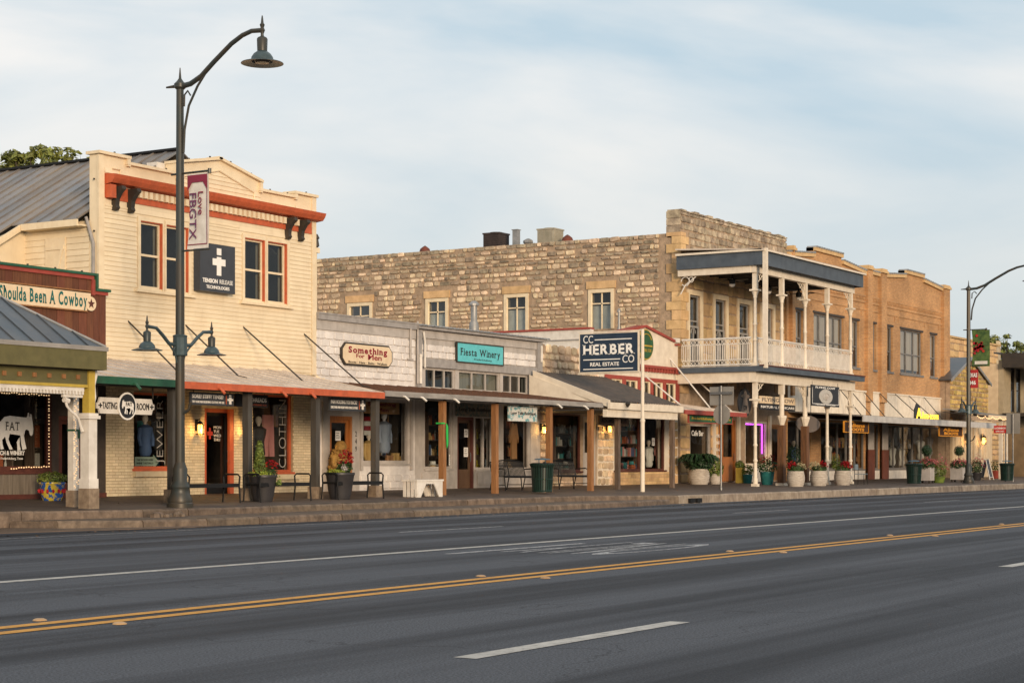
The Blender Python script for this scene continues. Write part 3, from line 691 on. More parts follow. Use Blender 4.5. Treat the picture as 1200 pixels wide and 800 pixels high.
part(b1, 'upper_wall', wm.xz([(x, z) for x, z in [(BX0, zlow)] + [prof[0], prof[1], (xa, zlow)]], WALL, WALL + .3).xz([(xc, zlow), prof[4], prof[5], prof[6], (xd, zlow)], WALL, WALL + .3).xz([(xe, zlow), prof[9], prof[10], (BX1, zlow)], WALL, WALL + .3), M_cream)
part(b1, 'lower_wall', wall(BX0, BX1, .3, ZM, WALL, WALL + .3, lo1), M_mortar)
bricks(b1, X(124, WALL), BX1, .46, 3.72, WALL - .001, lo1, M_brickcream)
zc0 = zwt + .42   # underside of cornice band
siding(b1, BX0 + .16, BX1 - .16, lambda x: zwb + 20, 3.8, WALL - .002, [(BX0, BX1, zc0 - .05, 30)] + [(h[0] - .1, h[1] + .1, h[2] - .1, h[3] + .12) for h in up1], M_cream)
siding(b1, BX0 + .2, BX1 - .2, lambda x: ztop(x) - .28, zc0 + .62, WALL - .002, [], M_cream)
# corner boards, coping, parapet panel mouldings
part(b1, 'corner_board', MB().box(BX0 - .03, BX0 + .15, WALL - .045, WALL + .02, ZM, zend - .02), M_creamtrim)
part(b1, 'corner_board', MB().box(BX1 - .15, BX1 + .03, WALL - .045, WALL + .02, ZM, zend - .02), M_creamtrim)
cp = MB()
for (xq, zq), (xr, zr) in zip(prof[:-1], prof[1:]):
    if abs(xr - xq) < 1e-3: cp.box(xq - .05, xq + .05, WALL - .09, WALL + .34, min(zq, zr) - .04, max(zq, zr) - .005)
    else: cp.extr([(xq - .07, WALL - .1, zq - .001), (xr + .07, WALL - .1, zr - .001), (xr + .07, WALL - .1, zr + .07), (xq - .07, WALL - .1, zq + .07)], (0, .46, 0))
part(b1, 'coping', cp, M_creamtrim)
pmould = MB(); ins = .3
pp = [(BX0 + .45, zend - ins), (xa - .25, zend - ins), (xa - .25, zlow - ins), (xc + .2, zlow - ins)]
pp2 = [(xc + .25, zs1 - ins), (xp, zpk - ins), (xd - .25, zs2 - ins), (xd - .25, zlow - ins), (xe + .1, zlow - ins)]
for q in (pp, pp2):
    for a, b in zip(q[:-1], q[1:]): pmould.tube([(a[0], WALL - .03, a[1]), (b[0], WALL - .03, b[1])], .022, 5)
part(b1, 'panel_moulding', pmould, M_creamtrim)
part(b1, 'chimney_block', MB().box(X(196, WALL), xc - .05, WALL + .35, WALL + .7, zlow - .5, zs1 + .02), M_white)
clips(b1, [(x, WALL - .06, z + .07) for x, z in prof])
clips(b1, [(BX0 - .05, WALL + .1, zend), (BX0 - .05, WALL + .1, 5)], step=1.0); clips(b1, [(BX1 + .05, WALL + .1, zend), (BX1 + .05, WALL + .1, 5.4)], step=1.0)
# cornice
cx0, cx1 = X(126, WALL - .1), X(374, WALL - .1)
zc = zc0 + .62
co = MB().yz([(WALL - .0, zc0 + .33), (WALL - .24, zc0 + .36), (WALL - .32, zc0 + .46), (WALL - .36, zc0 + .56), (WALL - .0, zc0 + .60)], cx0, cx1)
part(b1, 'cornice', co, M_orange)
part(b1, 'frieze_band', MB().box(cx0 + .05, cx1 - .25, WALL - .035, WALL - .002, zc0 - .02, zc0 + .12), M_orange)
part(b1, 'frieze_board', MB().box(cx0 + .05, cx1 - .25, WALL - .03, WALL - .003, zc0 + .12, zc0 + .31), M_orange)
part(b1, 'frieze_end', MB().box(cx0 + .0, cx0 + .2, WALL - .2, WALL - .004, zc0 + .0, zc0 + .32), M_orange)
dm = MB().box(-.05, .05, -.1, 0, -.085, .085).mesh('dentil', M_creamtrim)
x = cx0 + .95
while x < cx1 - .95:
    inst(b1, 'dentil', dm, (x, WALL - .032, zc0 + .215)); x += .19
def bracket(x, mb=None):
    mb = MB(); pr = [(0, 0), (-.34, 0), (-.36, -.08), (-.25, -.16), (-.15, -.3), (-.13, -.45), (-.16, -.52), (-.1, -.58), (0, -.58)]
    mb.yz([(WALL + a, zc0 + .30 + b) for a, b in pr], x - .07, x + .07); part(b1, 'bracket', mb, M_dark)
for px in (140, 158, 342, 357): bracket(X(px, WALL - .2))
# upper windows with cream casings and orange reveals
for h in up1:
    mb = MB(); x0, x1, z0, z1 = h
    cl, cr_ = (.09, .045) if h in (up1[0], up1[2]) else (.045, .09)
    mb.box(x0 - cl, x0 - .001, WALL - .05, WALL + .02, z0 - .06, z1 + .1).box(x1 + .001, x1 + cr_, WALL - .05, WALL + .02, z0 - .06, z1 + .1).box(x0, x1, WALL - .049, WALL + .02, z1 + .001, z1 + .1)
    part(b1, 'window_casing', mb, M_creamtrim)
    part(b1, 'window_reveal', MB().box(x1 - .03, x1 - .003, WALL - .03, WALL + .1, z0 + .001, z1 - .001).box(x0 + .003, x1 - .031, WALL - .03, WALL + .1, z1 - .025, z1 - .003), M_orange)
    sash(b1, (x0 + .004, x1 - .034, z0 + .004, z1 - .03), WALL + .04, M_creamtrim, nz=2, fw=.04, blind=.0)
for a, b in ((0, 1), (2, 3)): part(b1, 'window_sill', MB().box(up1[a][0] - .2, up1[b][1] + .2, WALL - .12, WALL + .02, zwb - .13, zwb - .065), M_creamtrim)
part(b1, 'wall_belt', MB().box(BX0 + .2, up1[0][0] - .25, WALL - .03, WALL - .003, zc0 - .2, zc0 - .16).box(up1[1][1] + .2, up1[2][0] - .2, WALL - .03, WALL - .003, zc0 - .2, zc0 - .16), M_creamtrim)
# side wall (facing the left) and lean-to
SX = BX0; zeave = 7.18
sfun = lambda d: zeave + .02
wl = MB(); wl.yz([(WALL + .3, .3), (34.1, .3), (34.1, zeave), (WALL + .3, zeave)], SX, SX + .25)
part(b1, 'side_wall', wl, M_cream)
siding(b1, WALL + .3, 34.1, sfun, 5.3, SX - .002, [], M_cream, face='-X', step=.15)
dd0, dd1 = DX(78, SX), DX(55, SX)
sdm = MB().box(SX - .06, SX - .024, dd0, dd1, 4.6, Z(66, 279, 33))
part(b1, 'loft_door', sdm.add(MB().box(SX - .085, SX - .06, dd0 + .03, dd1 - .03, Z(66, 279, 33) - .3, Z(66, 279, 33) - .2)), M_creamtrim)
part(b1, 'loft_door_brace', MB().extr([(SX - .085, dd0 + .05, Z(66, 279, 33) - .3), (SX - .085, dd0 + .13, Z(66, 279, 33) - .3), (SX - .085, dd1 - .05, 5.0), (SX - .085, dd1 - .13, 5.0)], (.02, 0, 0)), M_creamtrim)
LX = SX - 3.2
part(b1, 'lean_to_wall', MB().extr([(SX, 34.1, .3), (LX, 34.1, .3), (LX, 34.1, zeave - .0 - 3.2 * .45), (SX, 34.1, zeave - .0)], (0, .2, 0)), M_cream)
# roof: ridge runs away from the street
RX = 35.6; zr = 9.38; sl = (zr - zeave) / (RX - SX + .3)
rp1 = MB()
def roofz(x): return zr - abs(RX - x) * sl
D0r = 32.0; npan = 34
for i in range(npan):
    d0 = D0r + i * .45; d1 = d0 + .45
    xe_ = SX - .32 if d0 < 33.9 else LX - .4
    mb = MB(); mb.extr([(xe_, d0 + .005, roofz(xe_)), (RX, d0 + .005, zr), (RX, d1 - .005, zr), (xe_, d1 - .005, roofz(xe_))], (0, 0, .03))
    mb.extr([(xe_, d0 - .018, roofz(xe_) + .02), (RX, d0 - .018, zr + .02), (RX, d0 + .018, zr + .02), (xe_, d0 + .018, roofz(xe_) + .02)], (0, 0, .05))
    part(b1, 'roof_panel', mb, M_roof)
rr = MB(); xr_ = BX1 + .3
rr.extr([(RX, 32.0, zr), (xr_, 32.0, roofz(xr_)), (xr_, 48, roofz(xr_)), (RX, 48, zr)], (0, 0, .03)); part(b1, 'roof_slope', rr, M_roof)
part(b1, 'ridge_cap', MB().yz([(32.0, zr + .02), (48, zr + .02), (48, zr + .08), (32.0, zr + .08)], RX - .12, RX + .12), M_black)
part(b1, 'eave_board', MB().box(SX - .33, SX - .28, 32, 33.92, roofz(SX - .32) - .14, roofz(SX - .32) + .02).box(SX - .28, SX - .001, 31.92, 33.92, roofz(SX - .32) - .14, roofz(SX - .32) - .1), M_creamtrim)
part(b1, 'rake_board', MB().extr([(SX - .3, 33.93, roofz(SX - .3) - .16), (LX - .4, 33.93, roofz(LX - .4) - .16), (LX - .4, 33.93, roofz(LX - .4) + .01), (SX - .3, 33.93, roofz(SX - .3) + .01)], (0, .05, 0)), M_creamtrim)
part(b1, 'gable_wall', MB().extr([(SX + .25, 32.75, zeave - .5), (BX1, 32.75, zeave - .5), (BX1, 32.75, zeave - .1), (RX, 32.75, zr - .05), (SX + .25, 32.75, zeave - .1)], (0, .1, 0)), M_cream)
part(b1, 'right_wall', MB().box(BX1 - .25, BX1 + .0, WALL + .3, 45, .3, zeave), M_cream)
part(b1, 'downspout', MB().tube([(SX - .07, 31.95, roofz(SX) - .1), (SX - .07, 31.7, 6.6), (SX - .07, 31.7, 3.0)], .04, 8), M_greytrim)
part(b1, 'downspout', MB().tube([(BX1 + .09, WALL + .06, Z(368, 296, WALL)), (BX1 + .09, WALL + .06, 3.75), (BX1 + .2, WALL - .05, 3.62), (BX1 + .32, WALL - .1, 3.62)], .065, 10).box(BX1 + .0, BX1 + .2, WALL - .04, WALL + .16, Z(368, 296, WALL), Z(368, 292, WALL) + .05), M_creamtrim, smooth=True)
part(b1, 'insulator', MB().lathe(BX1 + .1, WALL, [(.02, Z(368, 290, WALL)), (.08, Z(368, 288, WALL)), (.05, Z(368, 280, WALL)), (.09, Z(368, 279, WALL)), (.03, Z(368, 274, WALL))], 8), M_dark)
# canopy
ze1 = 3.10; zw1 = 3.78; ye = 28.15
xg0 = X(110, ye); xg1 = X(210, ye); xo1 = X(450, ye)
def canopy(root, x0, x1, y0, zedge, zwall, mtop, mfas, fh=.15, msof=M_soffit, name='canopy_roof', yw=WALL, seam=.6):
    mb = MB().extr([(x0, y0, zedge), (x1, y0, zedge), (x1, yw - .03, zwall), (x0, yw - .03, zwall)], (0, 0, .03))
    n = int((x1 - x0) / seam)
    for i in range(n + 1): xx = x0 + .01 + (x1 - x0 - .05) * i / max(n, 1); mb.extr([(xx, y0, zedge + .029), (xx + .03, y0, zedge + .029), (xx + .03, yw - .03, zwall + .029), (xx, yw - .03, zwall + .029)], (0, 0, .03))
    part(root, name, mb, mtop)
    part(root, 'canopy_fascia', MB().box(x0, x1, y0 - .03, y0 + .02, zedge - fh + .03, zedge + .045), mfas)
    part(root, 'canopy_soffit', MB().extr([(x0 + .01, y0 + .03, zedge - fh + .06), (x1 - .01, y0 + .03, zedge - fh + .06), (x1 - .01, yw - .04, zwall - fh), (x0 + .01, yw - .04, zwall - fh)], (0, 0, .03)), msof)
canopy(b1, xg0, xg1, ye, ze1 + .02, zw1, M_palecan, M_green)
canopy(b1, xg1 + .01, xo1, ye, ze1, zw1, M_palecan, M_orange)
for px, m in ((156, M_green), (255, M_orange), (328, M_orange), (362, M_orange)):
    xx = X(px, ye); part(b1, 'drain_spout', MB().tube([(xx, ye + .25, ze1 - .02), (xx, ye - .1, ze1 - .09), (xx + .0, ye - .22, ze1 - .2)], .035, 6), m)
for (pa, ya, pb, yb, db) in ((150, 376, 206, 433, 29.7), (217.5, 381, 280, 441, 29.0), (285, 383, 361, 452, 28.6), (356, 391, 425, 452, 28.5)):
    xx = X(pa, WALL); dd = DX(pb, xx); rod(b1, (xx, WALL, Z(pa, ya, WALL)), (xx, dd, Z(pb, yb, dd)), .02)
    part(b1, 'rod_plate', MB().tube([(xx, dd, Z(pb, yb, dd)), (xx, dd - .25, Z(pb, yb, dd) - .05)], .03, 6), M_dark)
for px in (202, 290, 369.5, 439.5):
    xx = X(px, POST); w = .085
    p = part(b1, 'canopy_post', MB().box(xx - w, xx + w, POST - w, POST + w, zs(POST) + .3, ze1 + .05), M_postg)
    part(p, 'footing', MB().xy([(xx - .14, POST - .14), (xx + .14, POST - .14), (xx + .14, POST + .14), (xx - .14, POST + .14)], zs(POST) - .05, zs(POST) + .3), M_stonec)
part(b1, 'canopy_beam', MB().box(xg0 + .05, xo1 - .05, POST - .08, POST + .08, ze1 - .12, ze1 + .07), M_postg)
# shop level
room(b1, X(150, WALL), X(352, WALL), .45, 3.5)
shopwin(b1, lo1[0], WALL + .06, M_orange, label='brick framed display window with jewelry lettering')
shopwin(b1, lo1[1], WALL + .06, M_orange, label='display window with clothing lettering')
part(b1, 'brick_sill', MB().box(lo1[0][0] - .05, lo1[0][1] + .05, WALL - .12, WALL - .015, lo1[0][2] - .2, lo1[0][2] - .065), M_brickcream)
part(b1, 'brick_sill', MB().box(lo1[1][0] - .05, lo1[1][1] + .2, WALL - .12, WALL - .015, lo1[1][2] - .2, lo1[1][2] - .065), M_brickcream)
dr = door(b1, lo1[2], WALL + .1, M_orange, M_black, glassy=.9)
part(b1, 'door_jamb', MB().box(lo1[2][1] - .17, lo1[2][1] - .003, WALL + .0, WALL + .07, zs(WALL), lo1[2][3] - .003).box(lo1[2][0] + .003, lo1[2][0] + .06, WALL - .02, WALL + .07, zs(WALL), lo1[2][3] - .003), M_orange)
text(dr, '+', X(244.5, WALL + .1), 1.9, .22, .3, mat('red_cross', (.5, .03, .02)), WALL + .155, bold=.06, name='door_sign')
text(dr, 'MON\nTUE\nWED\nTHU', X(252, WALL + .1), 1.85, .3, .4, M_txtw, WALL + .156, name='door_hours')
text(b1, 'CLOTHING', lo1[1][1] - .48, lo1[1][2] + .12, .3, 2.2, mat('thin_white_outline', (.45, .43, .4)), WALL + .1, bold=-.022, vertical=True, name='window_lettering')
text(b1, 'JEWELRY', lo1[0][1] - .5, lo1[0][2] + .12, .3, 1.9, MATS['thin_white_outline'], WALL + .1, bold=-.022, vertical=True, name='window_lettering')
def lantern(root, px, py, D=WALL, s=1.0, ym=0):
    xx = X(px, D); zz = Z(px, py, D); y = D - .14
    l = part(root, 'wall_lantern', MB().box(xx - .05 * s, xx + .05 * s, D - .03, D - .003, zz - .1, zz + .2 * s).tube([(xx, D, zz + .15 * s), (xx, y, zz + .2 * s), (xx, y, zz + .12 * s)], .015, 6).lathe(xx, y, [(.1 * s, zz + .06 * s), (.09 * s, zz + .09 * s), (.02, zz + .16 * s)], 6).box(xx - .075 * s, xx + .075 * s, y - .075 * s, y + .075 * s, zz - .2 * s, zz - .18 * s).box(xx - .075 * s, xx - .06 * s, y - .075 * s, y - .06 * s, zz - .18 * s, zz + .06 * s).box(xx + .06 * s, xx + .075 * s, y - .075 * s, y - .06 * s, zz - .18 * s, zz + .06 * s), M_black)
    part(l, 'lantern_glass', MB().lathe(xx, y, [(.05 * s, zz - .18 * s), (.06 * s, zz - .05 * s), (.055 * s, zz + .06 * s)], 8), M_lantern)
    ld = bpy.data.lights.new('lantern_light', 'POINT'); ld.energy = 26 * s; ld.color = (1, .55, .16); ld.shadow_soft_size = .06
    lo = bpy.data.objects.new('lantern_light', ld); COL.objects.link(lo); lo.parent = root; o = ORG[root.name]; lo.location = (xx - o[0], y - .1 - o[1], zz - .1 - o[2])
lantern(b1, 229.5, 500); lantern(b1, 285, 500)
def hangsign(name, label, h, D, m, texts=(), depth=.05, frame=None, chain=None, group=None, face='-Y'):
    """a flat board hanging or fixed; h = (x0,x1,z0,z1)"""
    x0, x1, z0, z1 = h; t = thing(name, label, 'sign', ((x0 + x1) / 2, D, z0), group)
    part(t, 'panel', MB().box(x0, x1, D, D + depth, z0, z1), m)
    if frame:
        f = .035; part(t, 'frame', MB().box(x0 - f, x0, D - .015, D + depth, z0 - f, z1 + f).box(x1, x1 + f, D - .015, D + depth, z0 - f, z1 + f).box(x0, x1, D - .015, D + depth, z1, z1 + f).box(x0, x1, D - .015, D + depth, z0 - f, z0), frame)
    if chain:
        for xx in (x0 + .12, x1 - .12): part(t, 'chain', MB().tube([(xx, D + .02, z1), (xx, D + .02, z1 + chain)], .009, 5), M_dark)
    for q in texts: text(t, q[0], x0 + q[1] * (x1 - x0), z0 + q[2] * (z1 - z0), q[3] * (x1 - x0), q[4] * (z1 - z0), q[5], D - .001, bold=q[6] if len(q) > 6 else 0)
    return t
def hrect(px0, px1, yt, yb, D): return (X(px0, D), X(px1, D), Z(px0, yb, D), Z(px0, yt, D))
# signs of the cream building
sg = hangsign('wall_sign', 'square dark wall sign with white T cross reading TENSION RELEASE TECHNOLOGIES between the upper windows', 'x' and hrect(234.5, 275.5, 283.5, 340, WALL - .25), WALL - .25, M_charc, depth=.22)
h = hrect(234.5, 275.5, 283.5, 340, WALL - .25); w_ = h[1] - h[0]; hh = h[3] - h[2]; cx = h[0] + w_ * .53
part(sg, 'logo', MB().box(cx - .085, cx + .085, WALL - .262, WALL - .251, h[2] + hh * .78, h[2] + hh * .92).box(cx - .25, cx + .25, WALL - .262, WALL - .251, h[2] + hh * .56, h[2] + hh * .70).box(cx - .085, cx + .085, WALL - .2615, WALL - .2505, h[2] + hh * .35, h[2] + hh * .74), M_txtw)
text(sg, 'TENSION', h[0] + w_ * .07, h[2] + hh * .18, w_ * .42, hh * .09, M_txtw, WALL - .251, bold=.03); text(sg, 'RELEASE', h[0] + w_ * .55, h[2] + hh * .18, w_ * .38, hh * .09, M_txtw, WALL - .251)
text(sg, 'TECHNOLOGIES', h[0] + w_ * .17, h[2] + hh * .06, w_ * .66, hh * .07, M_txtw, WALL - .251, bold=.02)
def ad_sign(px0, px1, yt, yb, t1, t2, label):
    h = hrect(px0, px1, yt, yb, 28.7); s = hangsign('hanging_sign', label, h, 28.7, M_charc, [(t1, .03, .54, .72, .3, M_txtw, .02), (t2, .03, .17, .74, .18, M_txtw, .015)], chain=.12)
    w = h[1] - h[0]; q = h[3] - h[2]; part(s, 'red_bar', MB().box(h[0] + w * .81, h[0] + w * .825, 28.69, 28.699, h[2] + q * .15, h[3] - q * .15), M_orange)
    cx = h[0] + w * .91; part(s, 'logo', MB().box(cx - .1, cx + .1, 28.688, 28.699, h[2] + q * .42, h[2] + q * .58).box(cx - .04, cx + .04, 28.687, 28.698, h[2] + q * .15, h[2] + q * .7).box(cx - .035, cx + .035, 28.688, 28.699, h[2] + q * .76, h[2] + q * .9), M_txtw)
ad_sign(223.5, 274, 459, 474, 'SORE? STIFF? TENSE?', 'TRY OUR PAIN RELIEVING CLOTHES WE USE', 'hanging charcoal sign reading SORE? STIFF? TENSE? above the orange framed door')
ad_sign(386.5, 428.5, 465.5, 480.5, 'PAIN HOLDING YOU BACK?', 'DISCOVER PAIN RELIEF WITH OUR CLOTHES', 'hanging charcoal sign reading PAIN HOLDING YOU BACK? near the carved figure door')
h = hrect(276, 314, 461, 476, 29.6)
hangsign('hanging_sign', 'black hanging sign reading THREADS beside the SORE? STIFF? TENSE? sign', h, 29.6, M_signk, [('THREADS', .45, .4, .5, .34, M_txtw, .02), ('CLOTHING CO', .45, .12, .5, .12, M_orange)], chain=.15)
# tasting room sign with round goat badge
h = hrect(114, 181, 465, 484, 28.6); D = 28.6; w_ = h[1] - h[0]; q = h[3] - h[2]
tr = thing('hanging_sign', 'white shaped hanging sign reading TASTING ROOM with round goat badge, left of the tall lamp', 'sign', (h[0] + w_ / 2, D, h[2]))
def tp(a, b): return (h[0] + a * w_, h[2] + b * q)
part(tr, 'panel', MB().xz([tp(0, .3), tp(.03, .3), tp(.05, 0), tp(.95, 0), tp(.97, .3), tp(1, .35), tp(1, .65), tp(.97, .7), tp(.95, 1), tp(.05, 1), tp(.03, .7), tp(0, .65)], D, D + .05), M_white)
cx, cz = tp(.5, .5)
part(tr, 'badge_rim', MB().extr([(cx + .29 * math.cos(a * math.pi / 14), D - .03, cz + .31 * math.sin(a * math.pi / 14)) for a in range(28)], (0, .02, 0)), M_txtw)
part(tr, 'badge', MB().extr([(cx + .25 * math.cos(a * math.pi / 14), D - .04, cz + .27 * math.sin(a * math.pi / 14)) for a in range(28)], (0, .02, 0)), M_signk)
text(tr, 'TASTING', *tp(.085, .28), w_ * .25, q * .44, M_txtk, D - .001, bold=.02); text(tr, 'ROOM', *tp(.68, .28), w_ * .22, q * .44, M_txtk, D - .001, bold=.02)
for a in (.05, .95): text(tr, '+', tp(a, .4)[0] - .06, tp(a, .35)[1], .12, q * .3, M_txtk, D - .001, bold=.03)
GOAT = [(0, 290), (20, 270), (60, 262), (140, 268), (178, 270), (186, 255), (188, 240), (196, 243), (202, 268), (208, 248), (214, 250), (222, 290), (228, 335), (224, 365), (213, 376), (203, 370), (196, 345), (180, 338), (168, 345), (162, 370), (165, 400), (178, 450), (150, 458), (140, 420), (134, 375), (128, 370), (130, 430), (138, 458), (114, 460), (108, 400), (105, 370), (60, 365), (50, 395), (60, 420), (80, 452), (58, 456), (36, 415), (26, 382), (6, 400), (8, 425), (18, 452), (-6, 456), (-16, 400), (-14, 360), (-20, 330), (-12, 300)]
def goat(parent, cx, cz, w, hgt, m, plane, flip=False):
    xs = [p[0] for p in GOAT]; ys = [p[1] for p in GOAT]; a0, a1 = min(xs), max(xs); b0, b1 = min(ys), max(ys); mb = MB()
    pts = [(cx + ((x - a0) / (a1 - a0) - .5) * w * (-1 if flip else 1), plane - .006, cz + (.5 - (y - b0) / (b1 - b0)) * hgt) for x, y in GOAT]
    bm = bmesh.new(); f = bm.faces.new([bm.verts.new(p) for p in pts]); bmesh.ops.triangulate(bm, faces=[f]); bm.verts.ensure_lookup_table(); bm.verts.index_update()
    mb.v = [tuple(v.co) for v in bm.verts]; mb.f = [tuple(v.index for v in f.verts) for f in bm.faces]; bm.free()
    return part(parent, 'goat_emblem', mb, m)
goat(tr, cx, cz - .02, .38, .32, M_txtw, D - .041, flip=True)
text(tr, 'FAT', cx - .07, cz + .0, .2, .09, M_txtk, D - .05, bold=.02)
part(tr, 'bracket', MB().box(cx - .9, cx - .87, D + .02, D + .04, h[3], 3.1).box(cx + .87, cx + .9, D + .02, D + .04, h[3], 3.1), M_dark)
# arrow sign in the window and green arm
h = hrect(158, 186, 535, 547, WALL + .25)
ar = thing('arrow_sign', 'pale green arrow shaped board with three lines of writing in the left display window', 'sign', (h[0], WALL + .25, h[2]))
part(ar, 'panel', MB().xz([(h[0], h[2]), (h[1] - .2, h[2]), (h[1] - .2, h[2] - .05), (h[1], (h[2] + h[3]) / 2), (h[1] - .2, h[3] + .05), (h[1] - .2, h[3]), (h[0], h[3])], WALL + .24, WALL + .26), mat('pale_green_paint', (.34, .44, .34)))
for i, s in enumerate(('TAP ROOM HERE', 'WINE TASTINGS', 'OPEN DAILY')): text(ar, s, h[0] + .05, h[3] - .1 - i * .085, (h[1] - h[0]) * .7, .05, M_txtk, WALL + .239)
# ================================================================ W: winery with brown plank false front and porch
wD = 31.3; WX0 = 18.0; WX1 = X(124, wD); wst = X(109.4, wD)
wz1 = 5.75; wz2 = Z(109, 341, wD)
w = thing('winery_building', 'winery shop with brown plank false front, COWBOY sign and hipped porch at the left edge', 'building', (WX0 + 8, wD, 0))
wh = [hole(-60, 62, 451, 553, wD), hole(70, 97, 487, 572, wD)]
wh[0] = (wh[0][0], wh[0][1], Z(62, 552, wD), Z(62, 456, wD)); wh[1] = (wh[1][0], wh[1][1], .44, wh[1][3])
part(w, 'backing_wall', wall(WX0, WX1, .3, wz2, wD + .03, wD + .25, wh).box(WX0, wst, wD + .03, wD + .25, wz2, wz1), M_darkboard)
x = WX0
while x < WX1 - .02:
    b = min(x + random.uniform(.19, .27), WX1)
    if x < wst < b: b = wst
    top = wz1 if b <= wst + .001 else wz2
    part(w, 'plank', MB().box(x + .004, b - .004, wD + random.uniform(-.006, .004), wD + .029, 3.45, top), M_brown)
    zb = .44
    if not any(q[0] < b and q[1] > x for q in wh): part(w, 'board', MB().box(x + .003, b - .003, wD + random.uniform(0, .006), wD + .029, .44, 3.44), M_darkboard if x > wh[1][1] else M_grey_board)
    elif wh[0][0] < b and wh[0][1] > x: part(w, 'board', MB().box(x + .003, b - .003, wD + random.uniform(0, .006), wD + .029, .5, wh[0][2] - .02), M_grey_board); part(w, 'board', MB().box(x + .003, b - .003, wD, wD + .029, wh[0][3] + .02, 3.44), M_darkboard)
    x = b
part(w, 'skirting', MB().box(WX0, wh[1][0], wD - .03, wD - .008, .42, .56).box(wh[1][1], WX1, wD - .03, wD - .008, .42, .56), M_dkred)
cp = MB().box(WX0, wst + .08, wD - .1, wD + .3, wz1 + .001, wz1 + .06).box(wst + .02, wst + .08, wD - .1, wD + .28, wz2 + .07, wz1).box(wst + .02, WX1 + .08, wD - .1, wD + .3, wz2 + .001, wz2 + .065)
part(w, 'green_coping', cp, M_green)
part(w, 'red_trim', MB().box(WX0, wst - .02, wD - .05, wD - .007, wz1 - .09, wz1 - .002).box(wst - .08, wst + .018, wD - .05, wD - .006, wz2 - .1, wz1 - .09).box(wst + .02, WX1 + .03, wD - .05, wD - .007, wz2 - .08, wz2 - .002), M_red)
clips(w, [(WX0, wD - .05, wz1 + .06), (wst, wD - .05, wz1 + .06)], step=.85)
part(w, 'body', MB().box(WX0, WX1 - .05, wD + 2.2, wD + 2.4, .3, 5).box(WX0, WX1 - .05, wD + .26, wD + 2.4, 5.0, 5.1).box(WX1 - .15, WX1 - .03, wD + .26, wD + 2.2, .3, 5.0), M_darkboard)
shopwin(w, wh[0], wD + .05, M_dkred, nx=1, fw=.12, label='dark red framed window with goat decal')
room(w, WX0 + 3, wh[0][1] + .2, .5, 3.4, wD + .27, wD + 2.1)
dwn = door(w, wh[1], wD + .08, M_dkred, M_dkred, glassy=.8)
part(w, 'screen_door', MB().box(wh[1][0] + .28, wh[1][0] + .34, wD - .02, wD + .01, .48, 2.65).box(wh[1][1] - .2, wh[1][1] - .14, wD - .02, wD + .01, .48, 2.65).box(wh[1][0] + .34, wh[1][1] - .2, wD - .02, wD + .01, .48, .56).box(wh[1][0] + .34, wh[1][1] - .2, wD - .02, wD + .01, 2.58, 2.65), M_white)
# goat decal and window lettering
gx = X(20, wD); gz = Z(20, 505, wD); k = 1 / ((1905 - 20) * CT / wD)
goat(w, gx + .05, gz, 54 * k, 45 * k, M_txtw, wD + .09)
slabtext(w, 'FAT', X(9.5, wD), Z(10, 503.5, wD), 21 * k, 10 * k, M_txtk, wD + .075)
text(w, 'RANCH & WINERY', X(-6, wD), Z(0, 533, wD), 50 * k, 5.2 * k, M_txtw, wD + .09, bold=.03)
text(w, 'Fredericksburg, Texas', X(4, wD), Z(4, 539, wD), 34 * k, 3.6 * k, M_txtw, wD + .09)
# string lights round the window
bl = MB(); px_ = []
for a, b, n in (((-30, 458), (57, 463), 30), ((57, 463), (57, 546), 22), ((57, 546), (10, 549), 16), ((63, 457), (80, 461), 7)):
    for i in range(n): px_.append((a[0] + (b[0] - a[0]) * i / n, a[1] + (b[1] - a[1]) * i / n + random.uniform(-.7, .7)))
for a, b in px_: xx, zz = X(a, wD - .1), Z(a, b, wD - .1); bl.box(xx - .012, xx + .012, wD - .12, wD - .1, zz - .012, zz + .012)
part(w, 'string_lights', bl, M_bulbs, kind='stuff')
# sign board
h = (X(-90, wD), X(103.5, wD), Z(103, 364.5, wD), Z(103, 364.5, wD) + 23 * k)
cs = thing('board_sign', 'long cream board reading Shoulda Been A Cowboy in teal letters on brown planks', 'sign', (h[0] + 3, wD - .08, h[2]))
part(cs, 'panel', MB().xz([(h[0], h[2]), (h[1] - .12, h[2]), (h[1] - .12, h[2] + .05), (h[1], h[2] + .05), (h[1], h[3] - .03), (h[0], h[3])], wD - .08, wD - .02), M_signc)
part(cs, 'frame', MB().box(h[0], h[1], wD - .09, wD - .03, h[3] + .001, h[3] + .03).box(h[0], h[1] - .1, wD - .09, wD - .03, h[2] - .03, h[2] - .001), M_wood)
slabtext(cs, 'Shoulda Been A Cowboy', X(-1, wD - .08), h[2] + .09, X(102, wD - .08) - X(-1, wD - .08), .31, M_tealt, wD - .081, bold=.03)
star = MB(); sx_, sz_ = X(106.5, wD - .08), Z(106.5, 356, wD - .08)
part(cs, 'star_disc', MB().extr([(sx_ + .17 * math.cos(a * math.pi / 10), wD - .09, sz_ + .17 * math.sin(a * math.pi / 10)) for a in range(20)], (0, .05, 0)), M_signc)
star.extr([(sx_ + (.12 if a % 2 == 0 else .05) * math.sin(a * math.pi / 5), wD - .1, sz_ + (.12 if a % 2 == 0 else .05) * math.cos(a * math.pi / 5)) for a in range(10)], (0, .008, 0)); part(cs, 'star', star, M_dkred)
